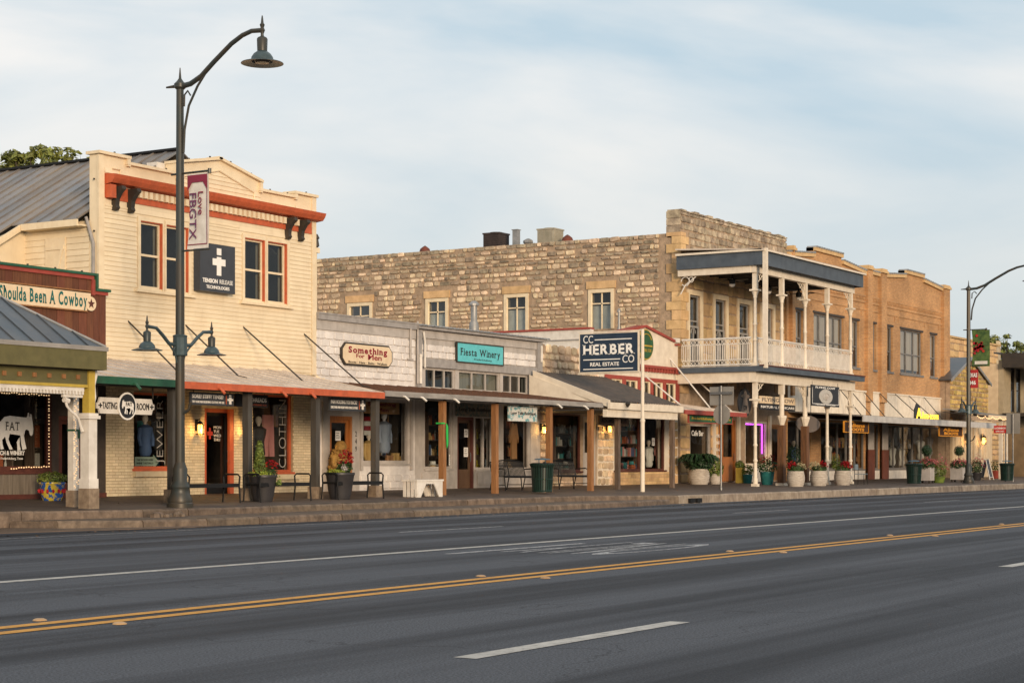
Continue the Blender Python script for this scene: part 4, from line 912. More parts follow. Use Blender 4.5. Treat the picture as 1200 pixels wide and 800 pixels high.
# porch hip roof
ex = X(124, 27.0); ey = 27.0; ez = 3.66; K = 2.45; sl_ = 1.14 / 1.7
tz = ez + K * sl_; n = 12
hipa = MB()
seams = 15
for i in range(seams):
    x1_ = ex - i * .5; x0_ = ex - (i + 1) * .5; t1 = min(K, ex - x1_); t0 = min(K, ex - x0_)
    pts = [(x0_, ey, ez), (x1_, ey, ez)] + ([(x1_, ey + t1, ez + t1 * sl_)] if t1 > .01 else []) + [(x0_, ey + t0, ez + t0 * sl_)]
    mb = MB().extr(pts, (0, 0, .025)); mb.extr([(x0_ - .012, ey, ez + .02), (x0_ + .012, ey, ez + .02), (x0_ + .012, ey + t0, ez + t0 * sl_ + .02), (x0_ - .012, ey + t0, ez + t0 * sl_ + .02)], (0, 0, .035))
    part(w, 'porch_roof_panel', mb, M_roofb)
for i in range(9):
    y0_ = ey + i * .5; y1_ = y0_ + .5; t0 = min(K, i * .5); t1 = min(K, (i + 1) * .5); y1_ = min(y1_, wD - .01)
    part(w, 'porch_roof_panel', MB().extr([(ex, y0_, ez), (ex, y1_, ez), (ex - t1, y1_, ez + t1 * sl_)] + ([(ex - t0, y0_, ez + t0 * sl_)] if t0 else []), (0, 0, .024)), M_roofb)
part(w, 'porch_roof_top', MB().poly([(ex - K, ey + K, tz + .01), (ex - K, wD, tz + .01), (ex - 9, wD, tz + .01), (ex - 9, ey + K, tz + .01)]), M_roofb)
part(w, 'hip_cap', MB().tube([(ex, ey, ez + .03), (ex - K, ey + K, tz + .03)], .035, 6), M_galv)
part(w, 'drip_edge', MB().box(ex - 9, ex + .03, ey - .05, ey, ez - .06, ez + .03).box(ex, ex + .05, ey, wD - .12, ez - .06, ez + .03), M_fascia)
part(w, 'porch_fascia', MB().box(ex - 9, ex, ey - .03, ey + .06, ez - .45, ez - .06).box(ex - .06, ex + .02, ey + .06, wD - .12, ez - .45, ez - .06), M_olive)
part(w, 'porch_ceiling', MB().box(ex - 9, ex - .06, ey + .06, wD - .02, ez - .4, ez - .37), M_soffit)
cD = 27.3; cxx = X(104, cD); zcol = zs(cD)
# beam under the fascia: olive with square blocks, yellow ends, white dentil lace
zb1 = ez - .46
part(w, 'porch_beam', MB().box(ex - 9, cxx - .12, cD - .08, cD + .06, zb1 - .3, zb1), M_olive)
part(w, 'beam_moulding', MB().box(ex - 9, cxx - .12, cD - .1, cD - .081, zb1 - .36, zb1 - .3), M_yellow)
x = cxx - .4; rz = MB().box(-.045, .045, -.03, 0, -.045, .045).mesh('rosette', M_wood)
while x > ex - 9: inst(w, 'rosette', rz, (x, cD - .081, zb1 - .15)); x -= .4
part(w, 'lace_board', MB().box(ex - 9, cxx - .2, cD - .07, cD - .02, zb1 - .44, zb1 - .36), M_white)
lm = MB(); x = ex - 9
while x < cxx - .25: lm.box(x, x + .045, cD - .075, cD - .015, zb1 - .51, zb1 - .44); x += .09
part(w, 'lace_teeth', lm, M_white, kind='stuff')
def porch_column(xc, dc, zt, split, wlo, wup):
    p = part(w, 'porch_column', MB().box(xc - wlo, xc + wlo, dc - wlo, dc + wlo, zs(dc) + .42, split - .12), M_white)
    part(p, 'column_base', MB().xy([(xc - wlo - .03, dc - wlo - .03), (xc + wlo + .03, dc - wlo - .03), (xc + wlo + .03, dc + wlo + .03), (xc - wlo - .03, dc + wlo + .03)], zs(dc) - .04, zs(dc) + .42), M_stonec)
    part(p, 'plinth', MB().box(xc - wlo - .02, xc + wlo + .02, dc - wlo - .02, dc + wlo + .02, zs(dc) + .42, zs(dc) + .62), M_white)
    part(p, 'cap', MB().box(xc - wlo - .05, xc + wlo + .05, dc - wlo - .05, dc + wlo + .05, split - .12, split - .05).box(xc - wlo - .02, xc + wlo + .02, dc - wlo - .02, dc + wlo + .02, split - .05, split), M_white)
    part(p, 'shaft', MB().box(xc - wup, xc + wup, dc - wup, dc + wup, split, zt), M_yellow); return p
pc = porch_column(cxx, cD, zb1, Z(104, 484, cD), .12, .09)
def scroll(x0, z0, sx, sz, d):
    pts = [(0, 0), (.06, -.16), (.16, -.26), (.30, -.34), (.38, -.42), (.44, -.56), (.5, -.7)]
    a = [(x0 + sx * p, d, z0 + sz * q) for p, q in pts]; return MB().tube(a, [.03, .028, .025, .03, .03, .03, .045], 8).tube([(x0 - sx * .02, d, z0 - .02), (x0 + sx * .1, d, z0 - .05)], .06, 8)
part(w, 'scroll_bracket', scroll(cxx - .68, zb1 - .6, 1.0, .95, cD).box(cxx - .75, cxx - .2, cD - .03, cD + .03, zb1 - .57, zb1 - .51), M_white, smooth=True)
sc2 = MB().tube([(cxx + .12, cD, zb1 + .1), (cxx + .21, cD, zb1 - .05), (cxx + .15, cD, zb1 - .3), (cxx + .17, cD, zb1 - .55), (cxx + .11, cD, zb1 - .8), (cxx + .1, cD, zb1 - .98)], [.035, .045, .03, .035, .025, .02], 8)
part(w, 'scroll_bracket', sc2, M_white, smooth=True)
c2D = 28.0; c2x = X(86, c2D)
p2 = part(w, 'porch_column', MB().box(c2x - .08, c2x + .08, c2D - .08, c2D + .08, zs(c2D) + .35, zb1 - .35), M_white, label='slim white porch post wrapped with string lights and green tape')
part(p2, 'column_base', MB().box(c2x - .11, c2x + .11, c2D - .11, c2D + .11, zs(c2D) - .04, zs(c2D) + .35), M_stonec)
sl2 = MB()
for i in range(60): q = i / 60; zz = zs(c2D) + .4 + q * 2.2; a = random.uniform(0, 1); sl2.box(c2x - .08 + a * .14, c2x - .065 + a * .14, c2D - .1, c2D - .081, zz, zz + .015)
part(p2, 'string_lights', sl2, M_bulbs)
part(p2, 'tape', MB().box(c2x - .09, c2x + .09, c2D - .095, c2D + .09, 1.95, 1.99).box(c2x + .04, c2x + .11, c2D - .1, c2D - .085, 1.8, 1.96), M_green)

# ================================================================ C1 / C2: low pale shops
CX0 = BX1 + .05; CX1 = X(486, WALL); CX2 = X(633, WALL)
c1 = thing('mens_shop_building', 'low whitewashed block shop building carrying the Something For Men sign', 'building', (CX0 + 2, WALL, 0))
zt1 = 5.50; hc1 = [hole(385, 411.5, 487, 577), hole(424, 480, 466, 543)]; hc1[0] = (hc1[0][0], hc1[0][1], .45, hc1[0][3])
part(c1, 'wall', wall(CX0, CX1, .3, zt1, WALL, WALL + .3, hc1), M_rustic)
# rock faced blocks of the upper wall
blk = []
for i in range(5): q = MB(); stone_mb(q, 0, 0, 1, 1, 1, '-Y', 0, .012); blk.append(q.mesh('block', M_rustic))
def blocks(root, x0, x1, z0, z1, holes, bl=.42, bh=.21):
    r = 0; z = z0
    while z + bh <= z1 + .01:
        x = x0 + (0 if r % 2 else -bl / 2)
        while x < x1 - .05:
            a, b = max(x, x0), min(x + bl, x1)
            if b - a > .1 and not any(a < q[1] and b > q[0] and z < q[3] and z + bh > q[2] for q in holes):
                inst(root, 'block', random.choice(blk), ((a + b) / 2, WALL - .0, z + bh / 2), (0, 0, 0), (b - a - .012, random.uniform(.03, .05), bh - .01))
            x += bl
        z += bh; r += 1
blocks(c1, CX0, CX1, 3.75, 5.05, [])
blocks(c1, CX0, CX1, .5, 3.3, [(q[0] - .25, q[1] + .25, q[2] - .3, q[3] + .2) for q in hc1])
part(c1, 'frieze', MB().box(CX0, CX1, WALL - .05, WALL + .05, 5.06, 5.34), M_gpaint)
part(c1, 'coping', MB().box(CX0, CX1 + .05, WALL - .12, WALL + .35, 5.34, 5.5).box(CX0, CX1 + .05, WALL - .14, WALL + .37, 5.5, 5.54), M_greytrim)
part(c1, 'flat_roof', MB().box(CX0, CX1, WALL + .3, 43, 5.1, 5.2), M_galv)
wf = shopwin(c1, hc1[1], WALL + .05, M_gpaint, fw=.09, label='display window with men\'s goods'); room(c1, CX0 + .1, CX1 - .1, .45, 3.55)
part(c1, 'window_surround', MB().box(hc1[1][0] - .12, hc1[1][0] - .001, WALL - .06, WALL + .02, hc1[1][2] - .2, hc1[1][3] + .1).box(hc1[1][1] + .001, hc1[1][1] + .12, WALL - .06, WALL + .02, hc1[1][2] - .2, hc1[1][3] + .1), M_gpaint)
part(c1, 'door_surround', MB().box(hc1[0][0] - .32, hc1[0][0] - .001, WALL - .05, WALL + .02, .45, 3.3).box(hc1[0][1] + .001, hc1[0][1] + .34, WALL - .05, WALL + .02, .45, 3.3).box(hc1[0][0], hc1[0][1], WALL - .049, WALL + .02, hc1[0][3], 3.3), M_gpaint)
door(c1, hc1[0], WALL + .0, M_doorwood, M_doorwood, glassy=.85)
text(c1, '2\n4\n9', hc1[0][1] + .13, 1.6, .07, .6, M_txtk, WALL - .051, bold=.02, name='house_number')
h = hrect(400.5, 460, 400, 427, WALL - .12); q = h[3] - h[2]; w_ = h[1] - h[0]; D = WALL - .12
s = thing('wall_sign', 'cream board with cut corners reading Something For Men on the whitewashed blocks', 'sign', (h[0] + w_ / 2, D, h[2]))
def octo(i): return [(h[0] + i, h[2] + .2), (h[0] + .2, h[2] + i), (h[1] - .2, h[2] + i), (h[1] - i, h[2] + .2), (h[1] - i, h[3] - .2), (h[1] - .2, h[3] - i), (h[0] + .2, h[3] - i), (h[0] + i, h[3] - .2)]
part(s, 'border', MB().xz(octo(0), D + .0, D + .08), M_dark); part(s, 'panel', MB().xz(octo(.05), D - .012, D + .02), M_signc)
slabtext(s, 'Something', h[0] + w_ * .12, h[2] + q * .56, w_ * .76, q * .27, M_mar, D - .013, bold=.04); text(s, 'For', h[0] + w_ * .27, h[2] + q * .35, w_ * .16, q * .17, M_mar, D - .013, bold=.02)
text(s, 'Men', h[0] + w_ * .5, h[2] + q * .29, w_ * .27, q * .25, M_mar, D - .013, bold=.02); text(s, 'Boots · Hats · Belts · Wallets', h[0] + w_ * .12, h[2] + q * .1, w_ * .76, q * .1, M_txtk, D - .013, bold=.01)
h = hrect(427, 468, 468, 484, WALL + .13)
hangsign('window_sign', 'tan board reading Something For Men inside the display window top', h, WALL + .13, mat('tan_sign_panel', (.52, .30, .12)), [('Something', .1, .5, .8, .36, M_mar, .03), ('Men', .38, .14, .3, .3, M_mar, .02)], depth=.03)
# vents / conduits at the party wall
part(c1, 'conduit', MB().tube([(CX1 - .35, WALL - .09, 5.35), (CX1 - .35, WALL - .09, 4.45)], .035, 8).tube([(CX1 + .02, WALL - .1, 5.6), (CX1 + .02, WALL - .1, 3.7)], .03, 8).box(CX1 - .5, CX1 - .2, WALL - .1, WALL - .06, 4.4, 4.45), M_gpaint)

c2 = thing('fiesta_winery_building', 'low grey fronted shop with nine transom panes and turquoise Fiesta Winery sign', 'building', (CX1 + 3, WALL, 0))
zt2 = 5.55
tr_h = [hole(498.5, 533.5, 430, 454.5), hole(538, 586, 434, 457.5), hole(589.5, 619.5, 438, 460.5)]
zt_, zb_ = sum(q[3] for q in tr_h) / 3, sum(q[2] for q in tr_h) / 3; tr_h = [(q[0], q[1], zb_, zt_) for q in tr_h]
hc2 = [hole(498, 531, 462, 549), hole(536, 555.5, 488, 573), hole(557, 579, 487, 550), hole(590, 622, 470, 550)]
hc2[1] = (hc2[1][0], hc2[1][1], .45, hc2[1][3])
part(c2, 'wall', wall(CX1 + .002, CX2, .3, zt2 - .12, WALL, WALL + .3, tr_h + hc2), M_gpaint)
blocks(c2, CX1 + .25, CX2 - .35, zt_ + .3, 5.1, [])
part(c2, 'frieze', MB().box(CX1 + .2, CX2 - .3, WALL - .05, WALL - .002, 5.12, 5.36), M_gpaint)
part(c2, 'corner_post', MB().box(CX2 - .32, CX2, WALL - .1, WALL - .002, 3.5, 5.36), M_greytrim); part(c2, 'corner_post', MB().box(CX1 + .05, CX1 + .25, WALL - .1, WALL - .002, 3.5, 5.36), M_greytrim)
part(c2, 'transom_head', MB().box(CX1 + .25, CX2 - .32, WALL - .08, WALL - .002, zt_ + .02, zt_ + .28), M_greytrim)
part(c2, 'transom_sill', MB().box(CX1 + .15, CX2 - .1, WALL - .16, WALL - .002, zb_ - .14, zb_ - .05), M_white)
cr = MB(); cr.extr([(CX1 - .02, WALL - .2, 5.38), (CX2 + .08, WALL - .2, 5.38), (CX2 + .08, WALL - .2, 5.46), (CX1 - .02, WALL - .2, 5.46)], (0, .2, 0)); part(c2, 'eave_board', cr, M_greytrim)
rm = MB(); x = CX1
while x < CX2 + .1:
    rm.extr([(x, WALL - .26, 5.47), (x + .1, WALL - .26, 5.52), (x + .2, WALL - .26, 5.47)], (0, 10, .25)); x += .2
part(c2, 'corrugated_roof', rm, M_galv, kind='stuff')
for q in tr_h: sash(c2, q, WALL + .04, M_gpaint, nx=3, nz=1, fw=.06, blind=random.choice([0, .9]))
part(c2, 'conduit', MB().tube([(CX1 + .3, WALL - .12, 5.3), (CX1 + .38, WALL - .12, 5.0), (CX1 + .38, WALL - .12, 4.2)], .035, 8).tube([(CX1 + .12, WALL - .14, 4.6), (CX1 + .12, WALL - .14, 3.7)], .05, 8).tube([(CX2 - .1, WALL - .12, 5.25), (CX2 - .1, WALL - .12, 4.7)], .04, 8), M_white)
room(c2, CX1 + .1, CX2 - .15, .45, 3.5)
for q, lab in ((hc2[0], 'tall display window left of the door'), (hc2[2], 'narrow display window right of the door with yellow toys'), (hc2[3], 'display window behind the black bench')): shopwin(c2, q, WALL + .05, M_gpaint, fw=.07, label=lab, nx=2 if q is hc2[2] else 1)
door(c2, hc2[1], WALL + .05, M_dkred, mat('dark_oak_door', (.10, .055, .03)), glassy=.72, panels=1)
for a, b in ((CX1 + .3, hc2[1][0] - .15), (hc2[1][1] + .1, hc2[3][0] - .2), (hc2[3][0] - .1, CX2 - .5)):
    n = max(1, int((b - a) / 1.0))
    for i in range(n): xx0 = a + (b - a) * i / n + .06; xx1 = a + (b - a) * (i + 1) / n - .06; part(c2, 'kick_panel', MB().box(xx0, xx1, WALL - .04, WALL - .002, .56, .95), M_gpaint)
h = hrect(536, 589.5, 401.5, 423, WALL - .12); q = h[3] - h[2]
fs = hangsign('wall_sign', 'turquoise board reading Fiesta Winery above the transom windows', h, WALL - .12, M_teal, [('Fredericksburg', .36, .1, .38, .13, M_txtk, .0)], frame=M_dark)
slabtext(fs, 'Fiesta Winery', h[0] + .07 * (h[1] - h[0]), h[2] + q * .36, (h[1] - h[0]) * .86, q * .4, M_txtk, WALL - .121, bold=.015)
M_bout = mat('blue_white_collage_print', (.62, .62, .58), (.14, .33, .36), scale=9, lo=.42, hi=.5)
h = hrect(596.5, 629.5, 475.5, 493, 28.6)
hangsign('hanging_sign', 'pale blue patterned hanging sign reading Long Tails Boutique over the black bench', h, 28.6, M_bout, [('Long Tails Boutique', .06, .38, .88, .28, M_txtk, .02)], chain=.12)
h = hrect(535, 578, 472.5, 487, WALL - .06)
hangsign('shop_sign', 'faded dark patterned sign reading Long Tails Boutique over the dark oak door', h, WALL - .07, mat('faded_collage_print', (.18, .15, .11), (.05, .09, .09), scale=9, lo=.4, hi=.55), [('Long Tails Boutique', .06, .32, .86, .4, M_txtk, .03)])
# shared grey canopy
yc = 28.15; cxa = X(450.5, yc); cxb = X(706, yc)
canopy(c2, cxa, cxb, yc, 3.15, 3.55, M_rust, M_fascia, fh=.13)
for px in (472, 492.5, 531, 652, 683): xx = X(px, yc); part(c2, 'drain_spout', MB().tube([(xx, yc + .2, 3.1), (xx, yc - .08, 3.06), (xx + .02, yc - .2, 2.96)], .03, 6), M_white)
for px, m in ((518.5, M_wood), (580, M_wood), (643.5, M_wood), (692, M_wood)):
    xx = X(px, POST); part(c2, 'canopy_post', MB().box(xx - .08, xx + .08, POST - .08, POST + .08, zs(POST) - .02, 3.1), m)
part(c2, 'canopy_beam', MB().box(cxa + .05, cxb - .05, POST - .08, POST + .08, 3.02, 3.14), M_fascia)
xx = X(516, POST); part(c2, 'green_streamer', MB().box(xx - .09, xx + .09, POST - .1, POST + .09, 2.37, 2.41).extr([(xx + .1, POST - .14, 2.4), (xx + .19, POST - .14, 2.3), (xx + .2, POST - .14, 1.8), (xx + .13, POST - .14, 1.68), (xx + .1, POST - .14, 2.0)], (0, .01, 0)), mat('bright_green_ribbon', (.03, .5, .09)))
# roof flues
def flue(px, yt, yb, D, r, lab):
    xx = X(px, D); t = thing('roof_flue', lab, 'flue pipe', (xx, D, Z(px, yb, D))); z0, z1 = Z(px, yb, D) - .3, Z(px, yt, D)
    part(t, 'pipe', MB().lathe(xx, D, [(r * 1.6, z0), (r * 1.5, z0 + .35), (r, z0 + .45), (r, z1)], 10), M_galv, smooth=True); part(t, 'cap', MB().lathe(xx, D, [(r * 1.7, z1), (r * 1.7, z1 + .06), (r * .6, z1 + .16)], 10), M_galv)
flue(555.5, 358, 381, 34, .11, 'galvanised roof flue with cap rising behind the Fiesta Winery parapet')
flue(725.5, 366, 386, 34, .05, 'thin dark vent pipe rising behind the red trimmed gable')
# ================================================================ D: low stone shop with brown shed porch roof
d1 = thing('porch_shop_building', 'low rubble stone shop with brown corrugated shed porch roof behind the navy hanging sign', 'building', (X(665, WALL), WALL, 0))
DX0 = CX2 + .04; DX1 = X(700, WALL); zd = 5.37
hd = [hole(648, 680.5, 484, 552), hole(684, 699, 488, 573)]; hd[1] = (hd[1][0], DX1 - .1, .45, hd[1][3])
part(d1, 'wall', wall(DX0, DX1, .3, zd - .08, WALL + .03, WALL + .3, hd), M_stonem)
rubble(d1, DX0, DX1 + .2, 3.3, zd, [], '-Y', WALL + .03, rows=(.18, .3), wid=(.25, .5), limit=90)
rubble(d1, DX0, DX1, .45, 3.3, [(q[0] - .12, q[1] + .12, q[2] - .1, q[3] + .1) for q in hd], '-Y', WALL + .03, rows=(.18, .3), wid=(.25, .5), limit=50)
part(d1, 'flat_roof', MB().box(DX0, DX1, WALL + .3, 40, 4.9, 5.0), M_galv)
shopwin(d1, hd[0], WALL + .02, M_dkred, fw=.06); room(d1, DX0 + .1, DX1 - .1, .45, 3.3)
door(d1, hd[1], WALL + .05, M_gpaint, M_gpaint, glassy=.5)
eD = 28.4; wDD = 31.4
ex0, ex1 = X(717, eD), X(797, eD); eZ = Z(758, 473, eD); tx0, tx1 = X(641, wDD), ex1; tZ = Z(641, 437, wDD)
tx0 = ex0 + .15
rmb = MB(); n = 26
for i in range(n):
    a0, a1 = i / n, (i + 1) / n
    A = (ex0 + (ex1 - ex0) * a0, eD, eZ); B = (ex0 + (ex1 - ex0) * (a0 + a1) / 2, eD, eZ + .04); C_ = (ex0 + (ex1 - ex0) * a1, eD, eZ)
    A2 = (tx0 + (tx1 - tx0) * a0, wDD, tZ); B2 = (tx0 + (tx1 - tx0) * (a0 + a1) / 2, wDD, tZ + .04); C2 = (tx0 + (tx1 - tx0) * a1, wDD, tZ)
    pmb = MB()
    for p, q, r, s_ in ((A, B, B2, A2), (B, C_, C2, B2)): pmb.poly([p, q, r, s_])
    part(d1, 'roof_sheet', pmb, M_roofd, recalc=False)
part(d1, 'porch_fascia', MB().box(ex0 - .25, ex1 + .15, eD - .06, eD + .02, eZ - .24, eZ - .02), M_offwhite)
part(d1, 'porch_beam', MB().box(ex0 - .25, ex1 - .1, eD + .05, eD + .2, eZ - .5, eZ - .25), M_offwhite)
part(d1, 'rake_board', MB().extr([(ex0 - .2, eD - .02, eZ - .2), (tx0 - .2, wDD, tZ - .18), (tx0 - .2, wDD, tZ + .05), (ex0 - .2, eD - .02, eZ + .05)], (.06, 0, 0)), M_offwhite)
gd = MB().extr([(ex0 - .12, eD + .25, 3.18), (ex0 - .12, wDD + .1, 3.18), (ex0 - .12, wDD + .1, tZ - .1), (ex0 - .12, eD + .25, eZ - .02)], (.05, 0, 0)); part(d1, 'gable_siding', gd, M_offwhite)
part(d1, 'porch_ceiling', MB().box(ex0 - .05, ex1, eD + .22, wDD, 3.0, 3.05), M_soffit)
part(d1, 'lamp_fitting', MB().lathe(X(732, eD), eD - .12, [(.03, eZ + .02), (.09, eZ - .05), (.02, eZ - .16)], 8), M_dark)
for px in (723.5, 787.5):
    xx = X(px, 28.9); part(d1, 'porch_post', MB().box(xx - .075, xx + .075, 28.82, 28.97, zs(28.9) - .02, eZ - .25), M_oldwood)
h = hrect(702, 737, 486.5, 498, 30.4)
hangsign('hanging_sign', 'dark brown hanging sign reading ROOMS GIFTS under the shed porch', h, 30.4, M_oldwood, [('ROOMS & GIFTS', .08, .3, .84, .4, M_txtk, .02)], chain=.3)
lantern(d1, 633.5, 502, WALL - .02, .9); 
# ================================================================ E: ivory stucco shop with red trim
e1 = thing('red_trim_building', 'ivory stucco shop front with low red edged gable and row of red framed small windows', 'building', (60.5, WALL, 0))
EX0, EX1 = DX1 + .03, 63.75
zg = Z(755, 383.5, WALL); zsh = 6.0; xpk = X(755, WALL); xcap = X(789, WALL)
he = [hole(720, 779, 487, 551), (X(808, WALL), 63.7, 0, 0)]
smw = [hole(a, b, y, y + 31) for a, b, y in ((716, 729, 442), (733, 747, 444), (750, 762, 446), (765, 776.5, 448), (780, 791.5, 450))]
zt_ = sum(q[3] for q in smw) / 5; zb_ = zt_ - .75; smw = [(q[0], q[1], zb_, zt_) for q in smw]
part(e1, 'wall', wall(EX0, EX1, .3, 4.9, WALL, WALL + .3, [he[0]] + smw).xz([(EX0, 4.9), (EX1, 4.9), (EX1, 5.95), (xcap, 5.95), (xpk, zg), (EX0, zg - (xpk - EX0) * (zg - 5.95) / (xcap - xpk))], WALL, WALL + .3), M_offwhite)
def band(x0, z0, x1, z1, t, m, nm, pr=.1): part(e1, nm, MB().extr([(x0, WALL - pr, z0), (x1, WALL - pr, z1), (x1, WALL - pr, z1 + t), (x0, WALL - pr, z0 + t)], (0, pr + .35, 0)), m)
band(EX0, zg - (xpk - EX0) * (zg - 5.95) / (xcap - xpk) + .001, xpk, zg + .001, .09, M_red, 'gable_trim'); band(xpk, zg + .001, xcap, 5.951, .09, M_red, 'gable_trim')
part(e1, 'pier_cap', MB().box(xcap + .1, EX1 - .05, WALL - .14, WALL + .36, 5.83, 5.9), M_red); part(e1, 'pier_cap', MB().box(xcap + .05, EX1, WALL - .1, WALL + .34, 5.95, 6.12), M_white)
part(e1, 'cornice', MB().box(EX0, EX1, WALL - .16, WALL - .002, 4.86, 4.96), M_red)
dm2 = MB().box(-.06, .06, -.12, 0, -.07, .07).mesh('dentil', M_red); x = EX0 + .1
while x < EX1 - .1: inst(e1, 'dentil', dm2, (x, WALL - .002, 4.785)); x += .24
fr = wall(smw[0][0] - .5, smw[4][1] + .3, zb_ - .12, zt_ + .14, WALL - .03, WALL - .001, smw); part(e1, 'window_band', fr, M_red)
for q in smw: sash(e1, q, WALL + .03, M_creamtrim, nx=2, nz=1, fw=.045)
# white painted flank and roof
part(e1, 'side_wall', MB().box(EX0 - .0, EX0 + .25, WALL + .31, 44, .3, 6.1), M_white); part(e1, 'side_coping', MB().box(EX0 - .06, EX0 + .3, WALL + .31, 44, 6.101, 6.17), M_red)
part(e1, 'side_band', MB().box(EX0 - .05, EX0 - .001, WALL + .31, 44, 5.72, 5.76), M_greytrim)
sw_ = shopwin(e1, he[0], WALL + .03, M_dkred, nx=2, label='display window with shelves and clothing'); room(e1, EX0 + .1, EX1 - .1, .45, 3.3)
bricks(e1, he[0][0] - .2, he[0][1] + .3, .45, he[0][2] - .07, WALL - .12, [], M_ashlar, .42, .13, 'sill_stones'); part(e1, 'sill_core', MB().box(he[0][0] - .2, he[0][1] + .3, WALL - .12, WALL - .002, .4, he[0][2] - .07), M_stonem)
rubble(e1, he[0][1] + .35, EX1 - .05, .45, 3.3, [], '-Y', WALL - .0, rows=(.25, .4), wid=(.4, .7), limit=30, lib=ASH, mj=M_ashlar)
rubble(e1, EX0, he[0][0] - .1, .45, 3.3, [], '-Y', WALL - .0, rows=(.2, .3), wid=(.3, .5), limit=24, mj=M_stone)
lantern(e1, 710.5, 501, WALL - .05, .9)
canopy(e1, ex1 + .25, X(873, eD), 28.35, 3.1, 3.55, M_palecan, M_red, fh=.14)
for (pa, ya, pb, yb) in ((752, 437, 797, 474), (785, 420, 833, 479), (800, 430, 860, 484)):
    xx = X(pa, WALL); dd = max(28.5, DX(pb, xx)); rod(e1, (xx, WALL, Z(pa, ya, WALL)), (xx, dd, Z(pb, yb, dd)), .03, M_white)
h_c = (X(757, WALL - .1), Z(757, 404, WALL)); ov = thing('oval_sign', 'dark green oval sign with gold rim on the ivory gable beside the white pole', 'sign', (h_c[0], WALL - .1, h_c[1]))
M_ogreen = mat('oval_green_paint', (.025, .10, .04), (.02, .07, .03), scale=5); M_gold = mat('gold_paint', (.45, .30, .04))
part(ov, 'rim', MB().extr([(h_c[0] + .62 * math.cos(a * math.pi / 16), WALL - .1, h_c[1] + .58 * math.sin(a * math.pi / 16)) for a in range(32)], (0, .08, 0)), M_gold)
part(ov, 'panel', MB().extr([(h_c[0] + .57 * math.cos(a * math.pi / 16), WALL - .12, h_c[1] + .53 * math.sin(a * math.pi / 16)) for a in range(32)], (0, .08, 0)), M_ogreen)
part(ov, 'arc', MB().tube([(h_c[0] + .4 * math.cos(a * math.pi / 10), WALL - .13, h_c[1] + .1 + .3 * math.sin(a * math.pi / 10)) for a in range(1, 10)], .02, 5).box(h_c[0] - .45, h_c[0] + .45, WALL - .14, WALL - .121, h_c[1] - .08, h_c[1] - .02), M_gold)
text(ov, 'GENERAL STORE', h_c[0] - .4, h_c[1] - .28, .8, .12, M_gold, WALL - .121)
# navy sign on its pole
pp_ = X(753, 27.3); pz = zs(27.3)
pole = thing('sign_pole', 'slim ivory steel pole standing at the kerb and carrying the navy real estate sign', 'pole', (pp_, 27.3, pz))
part(pole, 'shaft', MB().lathe(pp_, 27.3, [(.075, pz - .02), (.07, 2.6), (.085, 2.6), (.085, 2.68), (.06, 2.7), (.055, Z(753, 386, 27.3))], 12), M_offwhite, smooth=True)
part(pole, 'arm', MB().box(pp_ - .03, pp_ + .03, 27.3, 29.7, Z(700, 437.5, 29) - .03, Z(700, 437.5, 29) + .03).box(pp_ - .02, pp_ + .02, 27.3, 29.7, Z(720, 389.5, 28.5) , Z(720, 389.5, 28.5) + .03), M_offwhite)
D0_, D1_ = 27.45, DX(680.5, pp_); zt2_, zb2_ = Z(748, 389.5, 27.5), Z(748, 434.5, 27.5)
nv = thing('hanging_sign', 'navy board reading CC HERBER CO REAL ESTATE hung from the slim ivory pole', 'sign', (pp_, 28.5, zb2_))
part(nv, 'panel', MB().box(pp_ - .05, pp_ + .05, D0_, D1_, zb2_, zt2_), M_navy)
part(nv, 'frame', MB().box(pp_ - .06, pp_ + .06, D0_ - .03, D0_, zb2_ - .03, zt2_ + .03).box(pp_ - .06, pp_ + .06, D1_, D1_ + .03, zb2_ - .03, zt2_ + .03).box(pp_ - .06, pp_ + .06, D0_, D1_, zt2_, zt2_ + .03).box(pp_ - .06, pp_ + .06, D0_, D1_, zb2_ - .03, zb2_), M_offwhite)
L_ = D1_ - D0_; Hh = zt2_ - zb2_
def nt_(s, a, b, w_, h_, slab=False, bold=0):
    (slabtext if slab else text)(nv, s, D1_ - a * L_, zb2_ + b * Hh, w_ * L_, h_ * Hh, M_txtw, pp_ - .051, '-X', bold=bold)
slabtext(nv, 'HERBER', D1_ - .06 * L_, zb2_ + .46 * Hh, .88 * L_, .27 * Hh, M_txtw, pp_ - .051, '-X', bold=.035)
nt_('CC', .06, .76, .17, .2); nt_('CO', .74, .22, .2, .2); nt_('REAL ESTATE', .18, .15, .5, .1, bold=.02)
part(nv, 'rules', MB().box(pp_ - .058, pp_ - .051, D1_ - .9 * L_, D1_ - .26 * L_, zb2_ + .83 * Hh, zb2_ + .855 * Hh).box(pp_ - .058, pp_ - .051, D1_ - .7 * L_, D1_ - .06 * L_, zb2_ + .31 * Hh, zb2_ + .335 * Hh).box(pp_ - .058, pp_ - .051, D1_ - .92 * L_, D1_ - .06 * L_, zb2_ + .06 * Hh, zb2_ + .085 * Hh), M_txtw)
# ================================================================ F: two storey limestone building
f1 = thing('limestone_building', 'two storey limestone block building with rubble flank and white balcony', 'building', (69, WALL, 0))
FX0, FX1 = 64.0, X(919.5, WALL); fz = 11.15; sz = 10.33; sback = 53.0
